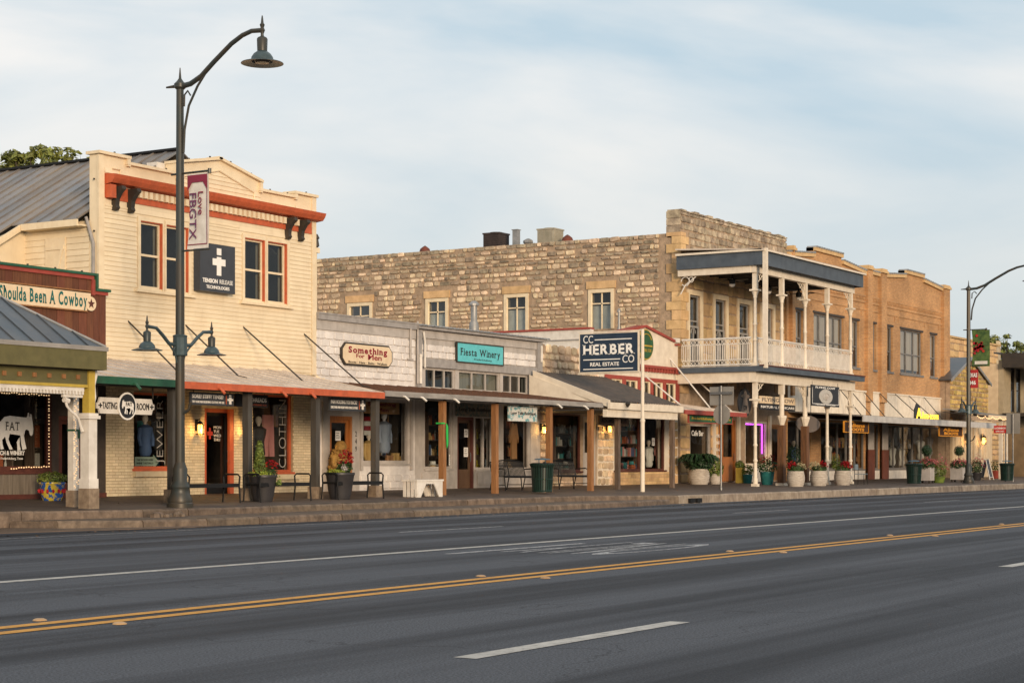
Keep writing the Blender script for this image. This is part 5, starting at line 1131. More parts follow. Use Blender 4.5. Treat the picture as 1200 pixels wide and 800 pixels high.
# flank wall
swn = []
for a, b, t_, bt in ((409, 434, 357, 372), (501, 523, 353, 380), (593, 617, 347.5, 381), (692, 717, 341.5, 379)):
    d1_, d0_ = DX(a, FX0), DX(b, FX0); swn.append((d0_, d1_, 5.7, Z((a + b) / 2, t_, (d0_ + d1_) / 2)))
zt_ = sum(q[3] for q in swn) / 4; swn = [(q[0], q[1], zt_ - 1.5, zt_) for q in swn]
ww = wall(WALL + .05, sback, .3, sz - .03, 0, .35, swn); M_ = Matrix(((0, 1, 0, FX0 + .02), (1, 0, 0, 0), (0, 0, 1, 0), (0, 0, 0, 1)))
part(f1, 'side_wall', MB().add(ww, M_), M_stonem)
lint = [(q[0] - .18, q[1] + .18, q[3] + .12, q[3] + .42) for q in swn]
def keyf(c):   # stones that show largest: near ones, above the low roofs
    return -(c[2] * c[3]) * (1 if c[1] > 6.3 else .2) * (1 if c[0] < 49 else .1)
cnt = rubble(f1, 32.55, sback, 4.6, sz, [(q[0] - .12, q[1] + .12, q[2], q[3] + .12) for q in swn] + lint, '-X', FX0 + .02, rows=(.13, .28), wid=(.17, .55), limit=200, dep=(.02, .075), gap=.03, jit=.13, key=keyf, pick=lambda u, v: PARA if v > sz - 1.5 + .5 * math.sin(u * 1.3) and random.random() < .55 else STONES, mj2=M_parapet,
       skip=lambda u, v: random.random() < .04)
print('flank stones', cnt)
for q in lint: part(f1, 'lintel', MB().box(FX0 - .05, FX0 + .1, q[0], q[1], q[2], q[3]), M_ashlar)
M_wf = M_creamtrim
for q in swn:
    mb = MB().box(FX0 - .03, FX0 + .12, q[0] - .1, q[0] + .04, q[2], q[3] + .1).box(FX0 - .03, FX0 + .12, q[1] - .04, q[1] + .1, q[2], q[3] + .1).box(FX0 - .029, FX0 + .12, q[0] + .04, q[1] - .04, q[3] - .04, q[3] + .1).box(FX0 + .05, FX0 + .1, (q[0] + q[1]) / 2 - .025, (q[0] + q[1]) / 2 + .025, q[2], q[3]).box(FX0 + .05, FX0 + .1, q[0] + .04, q[1] - .04, q[3] - .5, q[3] - .45)
    w_ = part(f1, 'window', mb, M_wf)
    for a, b in ((q[0], (q[0] + q[1]) / 2), ((q[0] + q[1]) / 2, q[1])): part(w_, 'pane', MB().poly([(FX0 + .08, a, q[2]), (FX0 + .08, b, q[2]), (FX0 + .08, b, q[3]), (FX0 + .08, a, q[3])]), G_up, recalc=False)
    part(w_, 'blind', MB().box(FX0 + .2, FX0 + .22, q[0], q[1], q[2], q[3] - .55), M_white); part(w_, 'room', MB().box(FX0 + .34, FX0 + .5, q[0] - .1, q[1] + .1, q[2], q[3] + .1), M_dkroom)
# quoins
z = 4.0; i = 0
while z < sz - .1:
    hq = random.uniform(.3, .42); l = .62 if i % 2 else .38; hq = min(hq, sz - z)
    part(f1, 'quoin', MB().box(FX0 - .035, FX0 + (.4 if i % 2 else .65), WALL - .035, WALL + l, z + .006, z + hq - .006), M_ashlar); z += hq; i += 1
# pale vertical strip of newer stones half way along
z = 6
# front wall
uw = [hole(a, b, 343, 420) for a, b in ((808, 821), (838, 851), (866, 879), (893, 906))]
zt_ = Z(808, 345, WALL); uw = [(q[0], q[1], 4.75, zt_) for q in uw]
lw = [hole(809.5, 833, 497, 563), hole(843, 859, 489, 571), hole(874, 900, 493, 545), hole(903, 917.5, 497, 570)]
lw = [(a, b, max(c, .5), d) for a, b, c, d in lw]
part(f1, 'front_wall', wall(FX0 + .0, FX1, .3, fz - .1, WALL + .03, WALL + .4, uw + lw), M_stonem)
edges = [FX0 + .68] + [e for q in uw for e in (q[0] - .21, q[1] + .21)] + [FX1]
segs = [(edges[i], edges[i + 1], 4.3, zt_ + .22) for i in range(0, len(edges), 2)] + [(FX0 + .68, FX1, zt_ + .23, 9.1), (FX0 + .02, lw[0][0] - .05, .45, 3.5), (lw[0][1] + .05, lw[1][0] - .1, .45, 3.5)]
for sa, sb, sc, sd_ in segs: rubble(f1, sa, sb, sc, sd_, [], '-Y', WALL + .03, rows=(.4, .55), wid=(.45, .95), limit=40, lib=ASH, mj=M_ashlar, name='stone_block', dep=(.025, .04), gap=.012, jit=.02)
rubble(f1, FX0, FX1 + .25, sz - 1.1 - .24, fz, [(FX0 - .1, FX0 + .66, 0, sz)], '-Y', WALL + .03, rows=(.27, .33), wid=(.3, .6), limit=130, lib=PARA, mj=M_parapet, name='parapet_block', dep=(.03, .06), gap=.02, jit=.03)
x = FX0 + .02
while x < FX1 + .2: u1 = min(x + random.uniform(.3, .5), FX1 + .25); part(f1, 'parapet_cap_stone', MB().box(x, u1 - .02, WALL - .03, WALL + .6, fz + .002, fz + random.uniform(.03, .11)), M_parapet); x = u1
part(f1, 'parapet_core', MB().box(FX0 + .02, FX1 + .2, WALL + .04, WALL + .6, sz - .2, fz), M_parapet)
for zz in (sz - .02, sz + .27, sz + .56): part(f1, 'parapet_end_block', MB().box(FX0 - .03, FX0 + .05, WALL + .02, WALL + .62, zz, zz + .27), M_parapet)
part(f1, 'roof', MB().box(FX0 + .3, FX1, WALL + .5, sback, sz - .9, sz - .8), M_galv); part(f1, 'back_wall', MB().box(FX0 + .3, FX1, sback - .3, sback, .3, sz), M_stonem)
M_frd = mat('grey_french_door_paint', (.30, .29, .27), (.24, .23, .22))
for q in uw:
    mb = MB(); x0, x1, z0, z1 = q
    mb.box(x0 - .2, x0 - .001, WALL - .03, WALL + .03, z0, z1 + .2).box(x1 + .001, x1 + .2, WALL - .03, WALL + .03, z0, z1 + .2).box(x0, x1, WALL - .029, WALL + .03, z1 + .001, z1 + .2)
    part(f1, 'door_casing', mb, M_creamtrim); sash(f1, q, WALL + .1, M_frd, nx=1, nz=2, mid=.68, fw=.06, room=M_intw, blind=0)
    zm = z0 + (z1 - z0) * .62; xm = (x0 + x1) / 2
    arc = [(xm + .2 * math.cos(a * math.pi / 8), WALL + .09, zm - .3 + .22 * math.sin(a * math.pi / 8)) for a in range(9)]
    part(f1, 'screen_door', MB().box(x0 + .05, x0 + .14, WALL + .05, WALL + .09, z0, zm).box(x1 - .14, x1 - .05, WALL + .05, WALL + .09, z0, zm).box(x0 + .14, x1 - .14, WALL + .05, WALL + .09, zm - .08, zm).tube(arc, .025, 6).box(xm - .03, xm + .03, WALL + .06, WALL + .09, z0, zm - .1), M_frd)
for q, lab in ((lw[0], 'dark window beside the fern pot'),): shopwin(f1, q, WALL + .05, M_gpaint, fw=.06, label=lab)
shopwin(f1, lw[2], WALL + .05, M_offwhite, fw=.08, label='window lit by violet neon strip')
part(f1, 'neon_strip', MB().tube([(lw[2][0] + .15, WALL + .2, lw[2][3] - .12), (lw[2][1] - .2, WALL + .2, lw[2][3] - .12), (lw[2][1] - .2, WALL + .2, lw[2][2] + .5)], .035, 6), M_neon)
part(f1, 'glowing_bulb', MB().lathe(lw[2][0] + .2, WALL + .3, [(.04, 2.62), (.13, 2.72), (.1, 2.85), (.03, 2.92)], 10), M_bulb); part(f1, 'glowing_bulb', MB().lathe(lw[2][0] + .2, WALL + .3, [(.04, 2.1), (.13, 2.2), (.1, 2.33), (.03, 2.4)], 10), M_bulb)
room(f1, FX0 + .5, lw[1][1] + .3, .45, 3.6); room(f1, lw[2][0] - .2, FX1 - .1, .45, 3.6, m=M_intw)
door(f1, lw[1], WALL - .1, M_doorwood, M_doorwood, glassy=.6, panels=2); door(f1, lw[3], WALL + .05, M_wood, M_wood, glassy=.7, panels=1)
part(f1, 'kick_panel', MB().box(lw[2][0], lw[2][1], WALL - .02, WALL + .029, .45, lw[2][2] - .08), M_white)
for q in (lw[0][1] + .25, lw[1][1] + .5, lw[2][1] + .12): part(f1, 'shopfront_pilaster', MB().box(q - .09, q + .09, WALL - .08, WALL + .02, .45, 3.3), M_offwhite)
text(f1, 'Cafe Bar', lw[0][0] + .25, lw[0][3] - .45, 1.1, .22, M_txtw, WALL + .09, bold=.02, name='window_lettering')
for i in range(5): text(f1, ('HOURS', 'MON-SAT', '10-6', 'SUN', '12-5')[i], lw[0][1] + .42, 2.3 - i * .28, .4, .13, M_txtw, WALL - .005, name='window_lettering')
# the balcony
bD = 28.4; cols = [X(p, bD) for p in (885, 916, 943.3, 969.3, 996.5)]; bx0, bx1 = 63.6, cols[-1] + .35; by = 28.0
zfl = Z(888, 427.5, by); zrf = Z(888, 309, by)
bal = thing('balcony', 'white two level balcony with slate blue roof band and fluted columns across the limestone front', 'balcony', ((bx0 + bx1) / 2, 29.8, 0))
part(bal, 'roof', MB().extr([(bx0 - .1, by - .15, zrf + .55), (bx1 + .1, by - .15, zrf + .55), (bx1 + .1, WALL - .01, zrf + .75), (bx0 - .1, WALL - .01, zrf + .75)], (0, 0, .05)), M_palecan)
part(bal, 'roof_band', MB().box(bx0, bx1, by - .05, by, zrf, zrf + .56).box(bx0, bx0 + .05, by, WALL - .01, zrf, zrf + .6).box(bx1 - .05, bx1, by, WALL - .01, zrf, zrf + .6), M_blueband)
part(bal, 'cap_strip', MB().box(bx0 - .1, bx1 + .1, by - .17, by - .051, zrf + .52, zrf + .56).box(bx0 - .1, bx0 - .001, by - .05, WALL - .01, zrf + .52, zrf + .6), M_offwhite)
part(bal, 'roof_beam', MB().box(bx0 + .15, bx1 - .1, bD - .1, bD + .1, zrf - .26, zrf + .1).box(bx0 + .12, bx0 + .3, bD + .1, WALL - .01, zrf - .26, zrf + .1), M_offwhite)
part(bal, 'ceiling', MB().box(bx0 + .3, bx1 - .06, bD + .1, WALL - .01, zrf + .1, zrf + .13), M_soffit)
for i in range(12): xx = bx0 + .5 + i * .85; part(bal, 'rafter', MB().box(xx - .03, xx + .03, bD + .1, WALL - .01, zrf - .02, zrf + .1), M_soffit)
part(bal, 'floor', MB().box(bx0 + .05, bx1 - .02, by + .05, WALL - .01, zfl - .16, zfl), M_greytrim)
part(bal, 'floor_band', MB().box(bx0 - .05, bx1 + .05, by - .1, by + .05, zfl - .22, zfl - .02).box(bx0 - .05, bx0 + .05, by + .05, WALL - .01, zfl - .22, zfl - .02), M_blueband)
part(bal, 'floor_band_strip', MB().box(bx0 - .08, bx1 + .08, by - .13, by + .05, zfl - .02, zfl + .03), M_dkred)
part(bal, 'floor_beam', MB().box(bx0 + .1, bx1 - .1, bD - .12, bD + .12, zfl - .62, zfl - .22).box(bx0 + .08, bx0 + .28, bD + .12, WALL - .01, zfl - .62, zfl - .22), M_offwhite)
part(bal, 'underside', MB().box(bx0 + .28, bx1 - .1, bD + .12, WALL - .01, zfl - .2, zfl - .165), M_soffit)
rl = 1.02
def lattice(u0, u1, at):
    """railing: at(u, z, off) -> point"""
    bars = MB(); z0 = zfl + .06
    def bar(ua, za, ub, zb, t=.018):
        a, b = at(ua, za), at(ub, zb); bars.tube([a, b], t, 4, cap=False)
    bar(u0, z0, u1, z0, .035); bar(u0, z0 + rl, u1, z0 + rl, .04); bar(u0, z0 + .2, u1, z0 + .2, .02); bar(u0, z0 + rl - .22, u1, z0 + rl - .22, .02)
    n = int((u1 - u0) / .075)
    for i in range(n + 1):
        u = u0 + (u1 - u0) * i / n; bar(u, z0 + .2, u, z0 + rl - .22, .014)
    n = int((u1 - u0) / .16)
    for i in range(n):
        a = u0 + (u1 - u0) * i / n; b = u0 + (u1 - u0) * (i + 1) / n
        for zz, hh_ in ((z0, .2), (z0 + rl - .22, .22)): bar(a, zz, b, zz + hh_, .011); bar(a, zz + hh_, b, zz, .011)
    return bars
part(bal, 'side_railing', lattice(bD + .1, WALL - .15, lambda u, z: (bx0 + .2, u, z)), M_white)
def colshape(x, z0, z1, mt, cap=True):
    mb = MB().box(x - .12, x + .12, bD - .12, bD + .12, z0, z0 + .12)
    mb.lathe(x, bD, [(.1, z0 + .12), (.1, z0 + .3), (.075, z0 + .36), (.07, z0 + .95), (.095, z0 + .98), (.095, z0 + 1.03), (.07, z0 + 1.06), (.068, z0 + 1.55), (.09, z0 + 1.58), (.09, z0 + 1.62), (.066, z0 + 1.65), (.06, z1 - .98), (.085, z1 - .94), (.075, z1 - .88), (.12, z1 - .78), (.14, z1 - .7)], 12)
    mb.box(x - .17, x + .17, bD - .17, bD + .17, z1 - .7, z1 - .64).box(x - .085, x + .085, bD - .085, bD + .085, z1 - .64, z1)
    return mb
for i, x in enumerate(cols):
    part(bal, 'upper_column', colshape(x, zfl, zrf - .26, M_offwhite), M_offwhite, smooth=True)
    if i in (0, 3, 4): part(bal, 'lower_column', colshape(x, zs(bD) - .02, zfl - .62, M_offwhite), M_offwhite, smooth=True)
    else:
        c_ = part(bal, 'lower_column', MB().box(x - .13, x + .13, bD - .13, bD + .13, zs(bD) + .1, 2.75), mat('stained_post_wrap', (.17, .075, .03), (.08, .04, .02), scale=6, stretch=(3, 3, .4), bump=.3), label='brown wood wrapped lower column')
        part(c_, 'capital', MB().lathe(x, bD, [(.1, 2.75), (.2, 3.05), (.2, 3.12), (.1, 3.14), (.1, zfl - .62)], 10).box(x - .1, x + .1, bD - .1, bD + .1, zfl - 1.0, zfl - .62), M_offwhite); part(c_, 'base', MB().box(x - .18, x + .18, bD - .18, bD + .18, zs(bD) - .02, zs(bD) + .1), M_offwhite)
    if i < 4: part(bal, 'front_railing', lattice(x + .12, cols[i + 1] - .12, lambda u, z: (u, bD, z)), M_white)
    sp = []
    for s_ in (-1, 1):
        if (i, s_) not in ((4, -1), (0, 1), (2, -1)): continue
        mb = MB()
        for r_, ox, oz in ((.16, .24, -.18), (.1, .5, -.13), (.09, .18, -.45)):
            mb.tube([(x + s_ * (ox + r_ * math.cos(a * .7)), bD, zrf - .26 + oz + r_ * math.sin(a * .7)) for a in range(9)], .014, 4)
        mb.tube([(x + s_ * .08, bD, zrf - .9), (x + s_ * .2, bD, zrf - .62), (x + s_ * .45, bD, zrf - .46), (x + s_ * .75, bD, zrf - .3)], .02, 4)
        part(bal, 'fretwork_bracket', mb, M_offwhite)
        mb2 = MB(); mb2.add(mb, Matrix.Translation((0, 0, (zfl - .36) - zrf + .26 - .26))); part(bal, 'fretwork_bracket', mb2, M_offwhite if i > 0 else M_offwhite)
part(bal, 'corner_post', MB().box(bx0 - .02, bx0 + .14, by - .22, by - .06, zfl - .1, zrf + .62), M_offwhite)
wb = MB()
for r_, oy, oz in ((.18, .25, -.2), (.1, .5, -.14)): wb.tube([(bx0 + .2, WALL - .05 - oy + r_ * math.cos(a * .7), zrf - .26 + oz + r_ * math.sin(a * .7)) for a in range(9)], .02, 5)
wb.tube([(bx0 + .2, WALL - .1, zrf - .95), (bx0 + .2, WALL - .3, zrf - .6), (bx0 + .2, WALL - .75, zrf - .3)], .025, 5); part(bal, 'fretwork_bracket', wb, M_white)
for px in (858, 900.5, 936):
    d_ = 29.9; x = X(px, d_); zf = zrf - .35
    cf = thing('ceiling_fan', {858: 'dark ceiling fan under the balcony roof, leftmost of three', 900.5: 'dark ceiling fan under the balcony roof, middle of three', 936: 'dark ceiling fan under the balcony roof, rightmost of three'}[px], 'fan', (x, d_, zf + .4), 'ceiling fans under the balcony roof')
    part(cf, 'motor', MB().lathe(x, d_, [(.02, zf - .18), (.12, zf - .15), (.13, zf), (.06, zf + .08), (.03, zf + .12), (.03, zf + .45)], 12), M_black, smooth=True)
    part(cf, 'lamp_bowl', MB().lathe(x, d_, [(.02, zf - .3), (.1, zf - .26), (.13, zf - .18)], 12), M_white)
    for k in range(5):
        a = k * 2 * math.pi / 5 + px; c, s_ = math.cos(a), math.sin(a); part(cf, 'blade', MB().extr([(x + c * .15 - s_ * .06, d_ + s_ * .15 + c * .06, zf - .03), (x + c * .68 - s_ * .08, d_ + s_ * .68 + c * .08, zf - .03), (x + c * .68 + s_ * .08, d_ + s_ * .68 - c * .08, zf - .01), (x + c * .15 + s_ * .06, d_ + s_ * .15 - c * .06, zf - .01)], (0, 0, .015)), M_black)
# rooftop plant
def hvac(px0, px1, yt, yb, D, m, lab, louv):
    x0, x1 = X(px0, D), X(px1, D) - .9; z0, z1 = Z(px0, yb, D) - .4, Z(px0, yt, D); t = thing('air_conditioner', lab, 'air conditioner', ((x0 + x1) / 2, D, z0)); w_ = .8
    part(t, 'cabinet', MB().box(x0, x0 + w_, D, D + w_, z0, z1), m); part(t, 'lid', MB().box(x0 - .03, x0 + w_ + .03, D - .03, D + w_ + .03, z1, z1 + .06).lathe(x0 + w_ / 2, D + w_ / 2, [(.3, z1 + .06), (.28, z1 + .1)], 14), m)
    lv = MB(); n = 11
    for i in range(n):
        if louv: zz = z0 + (z1 - z0) * (i + .5) / n; lv.box(x0 - .02, x0 - .001, D + .05, D + w_ - .05, zz - .015, zz + .015).box(x0 + .05, x0 + w_ - .05, D - .02, D - .001, zz - .015, zz + .015)
        else: dd = .06 + (w_ - .12) * i / n; lv.box(x0 - .02, x0 - .001, D + dd, D + dd + .03, z0, z1 - .05).box(x0 + dd, x0 + dd + .03, D - .02, D - .001, z0, z1 - .05)
    part(t, 'grille', lv, m, kind='stuff')
M_acd = mat('brown_black_ac_metal', (.05, .035, .03), (.03, .022, .02)); M_acl = mat('beige_ac_metal', (.36, .33, .26), (.28, .26, .2))
def roofat(px, off): return DX(px, FX0 + off)
hvac(585, 610, 273.5, 288, roofat(585, 1.0), M_acd, 'dark brown air conditioner standing on the limestone building roof', True)
hvac(649, 674, 268.5, 283, roofat(648, 1.0), M_acl, 'beige air conditioner with vertical grille standing on the limestone building roof', False)
def rv(px, yt, yb, r, lab, kind):
    d_ = roofat(px, 1.2); x = FX0 + 1.2; z0 = sz - .9; z1 = Z(px, yt, d_); t = thing('roof_vent', lab, 'vent', (x, d_, z0))
    if kind == 'pipe': part(t, 'stack', MB().box(x - r, x + r, d_ - r, d_ + r, z0, z1), M_galv); part(t, 'flap', MB().box(x - r - .03, x + r + .03, d_ - r - .03, d_ + r + .03, z1, z1 + .03), M_galv)
    elif kind == 'turbine': part(t, 'neck', MB().lathe(x, d_, [(r * .5, z0), (r * .5, z1 - r)], 10), M_galv); part(t, 'head', MB().lathe(x, d_, [(r * .5, z1 - r * 1.3), (r, z1 - r * .8), (r * .95, z1 - r * .4), (r * .4, z1 - .02), (.02, z1)], 14, .12), M_galv)
    else: part(t, 'hood', MB().lathe(x, d_, [(r * .8, z0), (r, z1 - r), (r * .8, z1 - r * .4), (r * .3, z1)], 12), mat('rusty_iron', (.17, .04, .02), (.08, .03, .02)), smooth=True); part(t, 'cap', MB().lathe(x, d_, [(.05, z1), (.04, z1 + .03)], 8), M_dark)
rv(605, 270, 285, .12, 'thin square galvanised flue between the two air conditioners', 'pipe'); rv(619, 279.5, 284, .22, 'round turbine vent beside the beige air conditioner', 'turbine')
rv(665, 276, 282, .26, 'rusty round roof vent just right of the beige air conditioner', 'hood'); rv(498, 289, 293, .26, 'rusty round roof vent far left along the rubble parapet', 'hood')
# signs under the balcony
hangsign('fascia_sign', 'green board with yellow lettering and red frame under the red canopy edge', hrect(807.5, 858, 486, 494, 28.5), 28.5, M_ogreen, [('Fredericksburg General Store', .06, .25, .9, .5, M_gold, .03)], frame=M_red)
s_ = hangsign('hanging_sign', 'pale sign reading FLYING COW with black NATURAL SKINCARE strip under the balcony', hrect(890.5, 932, 463.5, 472, 28.9), 28.9, M_signc, [('FLYING COW', .06, .25, .9, .55, mat('taupe_lettering', (.2, .17, .15)), .02)])
h = hrect(890.5, 932, 472.5, 479.5, 28.89); part(s_, 'lower_strip', MB().box(h[0], h[1], 28.89, 28.94, h[2], h[3]), M_signk); text(s_, 'NATURAL SKINCARE', h[0] + .1, h[2] + .07, h[1] - h[0] - .2, h[3] - h[2] - .14, M_txtw, 28.889, bold=.02)
h = hrect(951, 983.5, 450.5, 475, 28.0); t_ = hangsign('hanging_sign', 'square black hanging sign reading FLYING COW with pale round emblem on the balcony edge', h, 28.0, M_signk, [('FLYING COW', .14, .85, .7, .1, M_txtw, .02), ('NATURAL SKINCARE', .15, .05, .7, .07, M_txtw, .01)], chain=.15)
cx, cz = (h[0] + h[1]) / 2, (h[2] + h[3]) / 2 - .02; M_emb = mat('pale_emblem', (.48, .46, .42), (.38, .36, .33), scale=12)
part(t_, 'emblem', MB().extr([(cx + .72 * math.cos(a * math.pi / 14), 27.98, cz + .3 * math.sin(a * math.pi / 14)) for a in range(28)], (0, .02, 0)), M_emb)
fr_ = MB().box(h[0] + .08, h[1] - .08, 27.99, 27.998, h[2] + .08, h[2] + .1).box(h[0] + .08, h[0] + .1, 27.99, 27.998, h[2] + .1, h[3] - .1).box(h[1] - .1, h[1] - .08, 27.99, 27.998, h[2] + .1, h[3] - .1); part(t_, 'border_line', fr_, M_txtw)
part(t_, 'cow_mark', MB().tube([(cx + .36 * math.cos(a * .6), 27.975, cz + .15 * math.sin(a * .6)) for a in range(11)], .012, 5).lathe(cx, 27.97, [(.05, cz - .12), (.09, cz), (.04, cz + .1)], 8), M_gpaint)
# ufo sign
h = hrect(863, 883, 459, 483, 29.2); cx, cz = (h[0] + h[1]) / 2, (h[2] + h[3]) / 2; us = thing('hanging_sign', 'black rounded hanging sign with pale flying saucer beam left of the FLYING COW board', 'sign', (cx, 29.2, h[2]))
part(us, 'panel', MB().extr([(cx + .62 * math.cos(a * math.pi / 12), 29.2, cz + .55 * math.sin(a * math.pi / 12)) for a in range(24)], (0, .05, 0)), M_signk)
M_tp = mat('dull_taupe_paint', (.16, .13, .11)); part(us, 'saucer', MB().extr([(cx + .38 * math.cos(a * math.pi / 10), 29.18, cz + .25 + .09 * math.sin(a * math.pi / 10)) for a in range(20)], (0, .02, 0)).extr([(cx + .15 * math.cos(a * math.pi / 8), 29.182, cz + .3 + .17 * math.sin(a * math.pi / 8)) for a in range(9)], (0, .018, 0)), M_tp)
part(us, 'beam', MB().xz([(cx - .17, cz + .16), (cx + .17, cz + .16), (cx + .38, cz - .42), (cx - .38, cz - .42)], 29.185, 29.2), M_tp); part(us, 'bracket', MB().box(cx - .02, cx + .02, 29.21, 29.24, h[3], zfl - .6), M_dark)
text(us, 'COW', cx - .17, cz - .3, .34, .2, M_signk, 29.184, bold=.03)
h = hrect(933, 961, 486, 506, 29.0); cx, cz = (h[0] + h[1]) / 2, (h[2] + h[3]) / 2; os_ = thing('oval_sign', 'plain taupe oval hanging sign between the brown wrapped columns', 'sign', (cx, 29, h[2]))
part(os_, 'panel', MB().extr([(cx + (h[1] - h[0]) / 2 * math.cos(a * math.pi / 14), 29.0, cz + (h[3] - h[2]) / 2 * math.sin(a * math.pi / 14)) for a in range(28)], (0, .04, 0)), M_tp); part(os_, 'hanger', MB().box(cx - .3, cx - .28, 29.0, 29.02, h[3] - .1, 3.9).box(cx + .28, cx + .3, 29, 29.02, h[3] - .1, 3.9), M_dark)
# ================================================================ G: orange brick building
def brickmat():
    m = bpy.data.materials.new('orange_brick'); m.use_nodes = True; t = m.node_tree; b = t.nodes['Principled BSDF']; b.inputs['Roughness'].default_value = .85; L = t.links.new
    g = N(t, 'ShaderNodeNewGeometry'); sx = N(t, 'ShaderNodeSeparateXYZ'); L(g.outputs['Position'], sx.inputs[0]); cb = N(t, 'ShaderNodeCombineXYZ'); ad = N(t, 'ShaderNodeMath', operation='ADD')
    L(sx.outputs['X'], ad.inputs[0]); L(sx.outputs['Y'], ad.inputs[1]); L(ad.outputs[0], cb.inputs['X']); L(sx.outputs['Z'], cb.inputs['Y'])
    br = N(t, 'ShaderNodeTexBrick', Scale=1.0); br.inputs['Color1'].default_value = (.58, .31, .125, 1); br.inputs['Color2'].default_value = (.44, .22, .085, 1); br.inputs['Mortar'].default_value = (.36, .25, .15, 1)
    br.inputs['Brick Width'].default_value = .21; br.inputs['Row Height'].default_value = .075; br.inputs['Mortar Size'].default_value = .008; L(cb.outputs[0], br.inputs['Vector'])
    n = N(t, 'ShaderNodeTexNoise', Scale=.8, Detail=6.0); L(g.outputs['Position'], n.inputs['Vector']); mr = N(t, 'ShaderNodeMapRange'); mr.inputs[1].default_value = .3; mr.inputs[2].default_value = .7; mr.inputs[3].default_value = .72; mr.inputs[4].default_value = 1.12; L(n.outputs['Fac'], mr.inputs[0])
    hv = N(t, 'ShaderNodeHueSaturation'); L(br.outputs['Color'], hv.inputs['Color']); L(mr.outputs[0], hv.inputs['Value']); L(hv.outputs[0], b.inputs['Base Color'])
    bp = N(t, 'ShaderNodeBump', Strength=.6, Distance=.01, invert=True); L(br.outputs['Fac'], bp.inputs['Height']); L(bp.outputs[0], b.inputs['Normal']); return m
M_brick = brickmat()
g1 = thing('orange_brick_building', 'two storey orange brick building with stepped tile capped parapet and tall paired windows', 'building', (86, WALL, 0))
GX0, GX1 = FX1 + .22, X(1110, WALL)
def gz(px, py): return Z(px, py, WALL)
ztw = gz(1055, 385); zbw = gz(1055, 437)
gw = [hole(a, b, 380, 430) for a, b in ((932.5, 941), (953.5, 988.5), (998.5, 1006.5), (1020, 1026.5), (1038, 1046), (1055, 1081), (1090, 1097.5))]
gw = [(q[0], q[1], zbw, ztw) for q in gw]
print('G z', ztw, zbw, 'par', gz(1104, 334), gz(1032, 316), gz(1016, 312), gz(1058, 322), gz(1080, 328), gz(958, 292), gz(988, 299))
glz = [hole(a, b, 500, 553) for a, b in ((923, 950), (962, 1013), (1021, 1030), (1037, 1102))]
glz = [(q[0], q[1], .95, 3.15) for q in glz]
zpar = gz(1104, 343); cap = zpar
pierx = [(X(a, WALL), X(b, WALL)) for a, b in ((1013.5, 1019.5), (1029.5, 1036), (1103, 1110))]; pier0 = (GX0 + .3, X(928, WALL))
def bay(x0, x1, lowz, hz, a=.32, b=.68):
    """stepped gablet: low, slope, step to the raised middle"""
    L_ = x1 - x0
    return [(x0, lowz), (x0 + L_ * .02, lowz), (x0 + L_ * a, lowz + .22), (x0 + L_ * a, hz), (x0 + L_ * b, hz), (x0 + L_ * b, lowz + .22), (x1, lowz - .0)]
par = bay(GX0, pierx[0][0], gz(1012, 317.5), gz(973, 295)) + [(pierx[0][0], gz(1016, 317)), (pierx[1][1], gz(1016, 317))] + bay(pierx[1][1], pierx[2][0], gz(1100, 337), gz(1070, 319.5), .34, .66)
zb0 = min(z for x, z in par) - .3
part(g1, 'wall', wall(GX0, GX1, .3, zb0, WALL, WALL + .35, gw + glz).xz([(GX0, zb0)] + par + [(pierx[2][0], zb0)], WALL, WALL + .35), M_brick)
cpm = MB()
for (xq, zq), (xr, zr_) in zip(par[:-1], par[1:]):
    if abs(xr - xq) > .02: cpm.extr([(xq, WALL - .12, zq - .16), (xr, WALL - .12, zr_ - .16), (xr, WALL - .12, zr_), (xq, WALL - .12, zq)], (0, .47, 0))
part(g1, 'coping', cpm, mat('buff_coping', (.62, .42, .20), (.5, .33, .16)))
tl = MB().extr([(-.11, -.16, 0), (-.07, -.16, .07), (.07, -.16, .07), (.11, -.16, 0)], (0, .5, 0)).mesh('coping_tile', M_galv)
for (xq, zq), (xr, zr_) in zip(par[:-1], par[1:]):
    L_ = xr - xq
    if L_ > .05:
        n = max(1, int(L_ / .27))
        for i in range(n): f = (i + .5) / n; inst(g1, 'coping_tile', tl, (xq + L_ * f, WALL, zq + (zr_ - zq) * f + .003))
zcp = 10.85
for a, b in pierx + [pier0]:
    part(g1, 'pier', MB().box(a, b, WALL - .16, WALL - .002, 4.25 if a < pierx[2][0] - 1 else .3, zcp - .17), M_brick); part(g1, 'pier_cap', MB().box(a - .06, b + .06, WALL - .24, WALL + .36, zcp - .17, zcp - .06).box(a + .02, b - .02, WALL - .2, WALL + .3, zcp - .06, zcp + .04), mat('buff_coping', (.62, .42, .20)))
# corbel bands, panels panels
for a, b in ((GX0, pierx[0][0]), (pierx[0][1], pierx[1][0]), (pierx[1][1], pierx[2][0])):
    for zz, pr in ((gz(1070, 360), .06), (gz(1070, 367), .05), (gz(1070, 375), .04)): part(g1, 'corbel_band', MB().box(a, b, WALL - pr, WALL - .002, zz, zz + .09), M_brick)
    dmb = MB(); x = a + .05
    while x < b - .1: dmb.box(x, x + .1, WALL - .05, WALL - .003, gz(1070, 360) - .14, gz(1070, 360) - .002); x += .2
    part(g1, 'corbel_teeth', dmb, M_brick, kind='stuff')
for q in gw[4:] + gw[:3]:
    xa_, xb_ = q[0] - .35, q[1] + .35; part(g1, 'brick_panel_border', MB().box(xa_, xb_, WALL - .03, WALL - .002, q[3] + .62, q[3] + .7).box(xa_, xa_ + .08, WALL - .03, WALL - .002, q[3] + .3, q[3] + .62).box(xb_ - .08, xb_, WALL - .03, WALL - .002, q[3] + .3, q[3] + .62), M_brick)
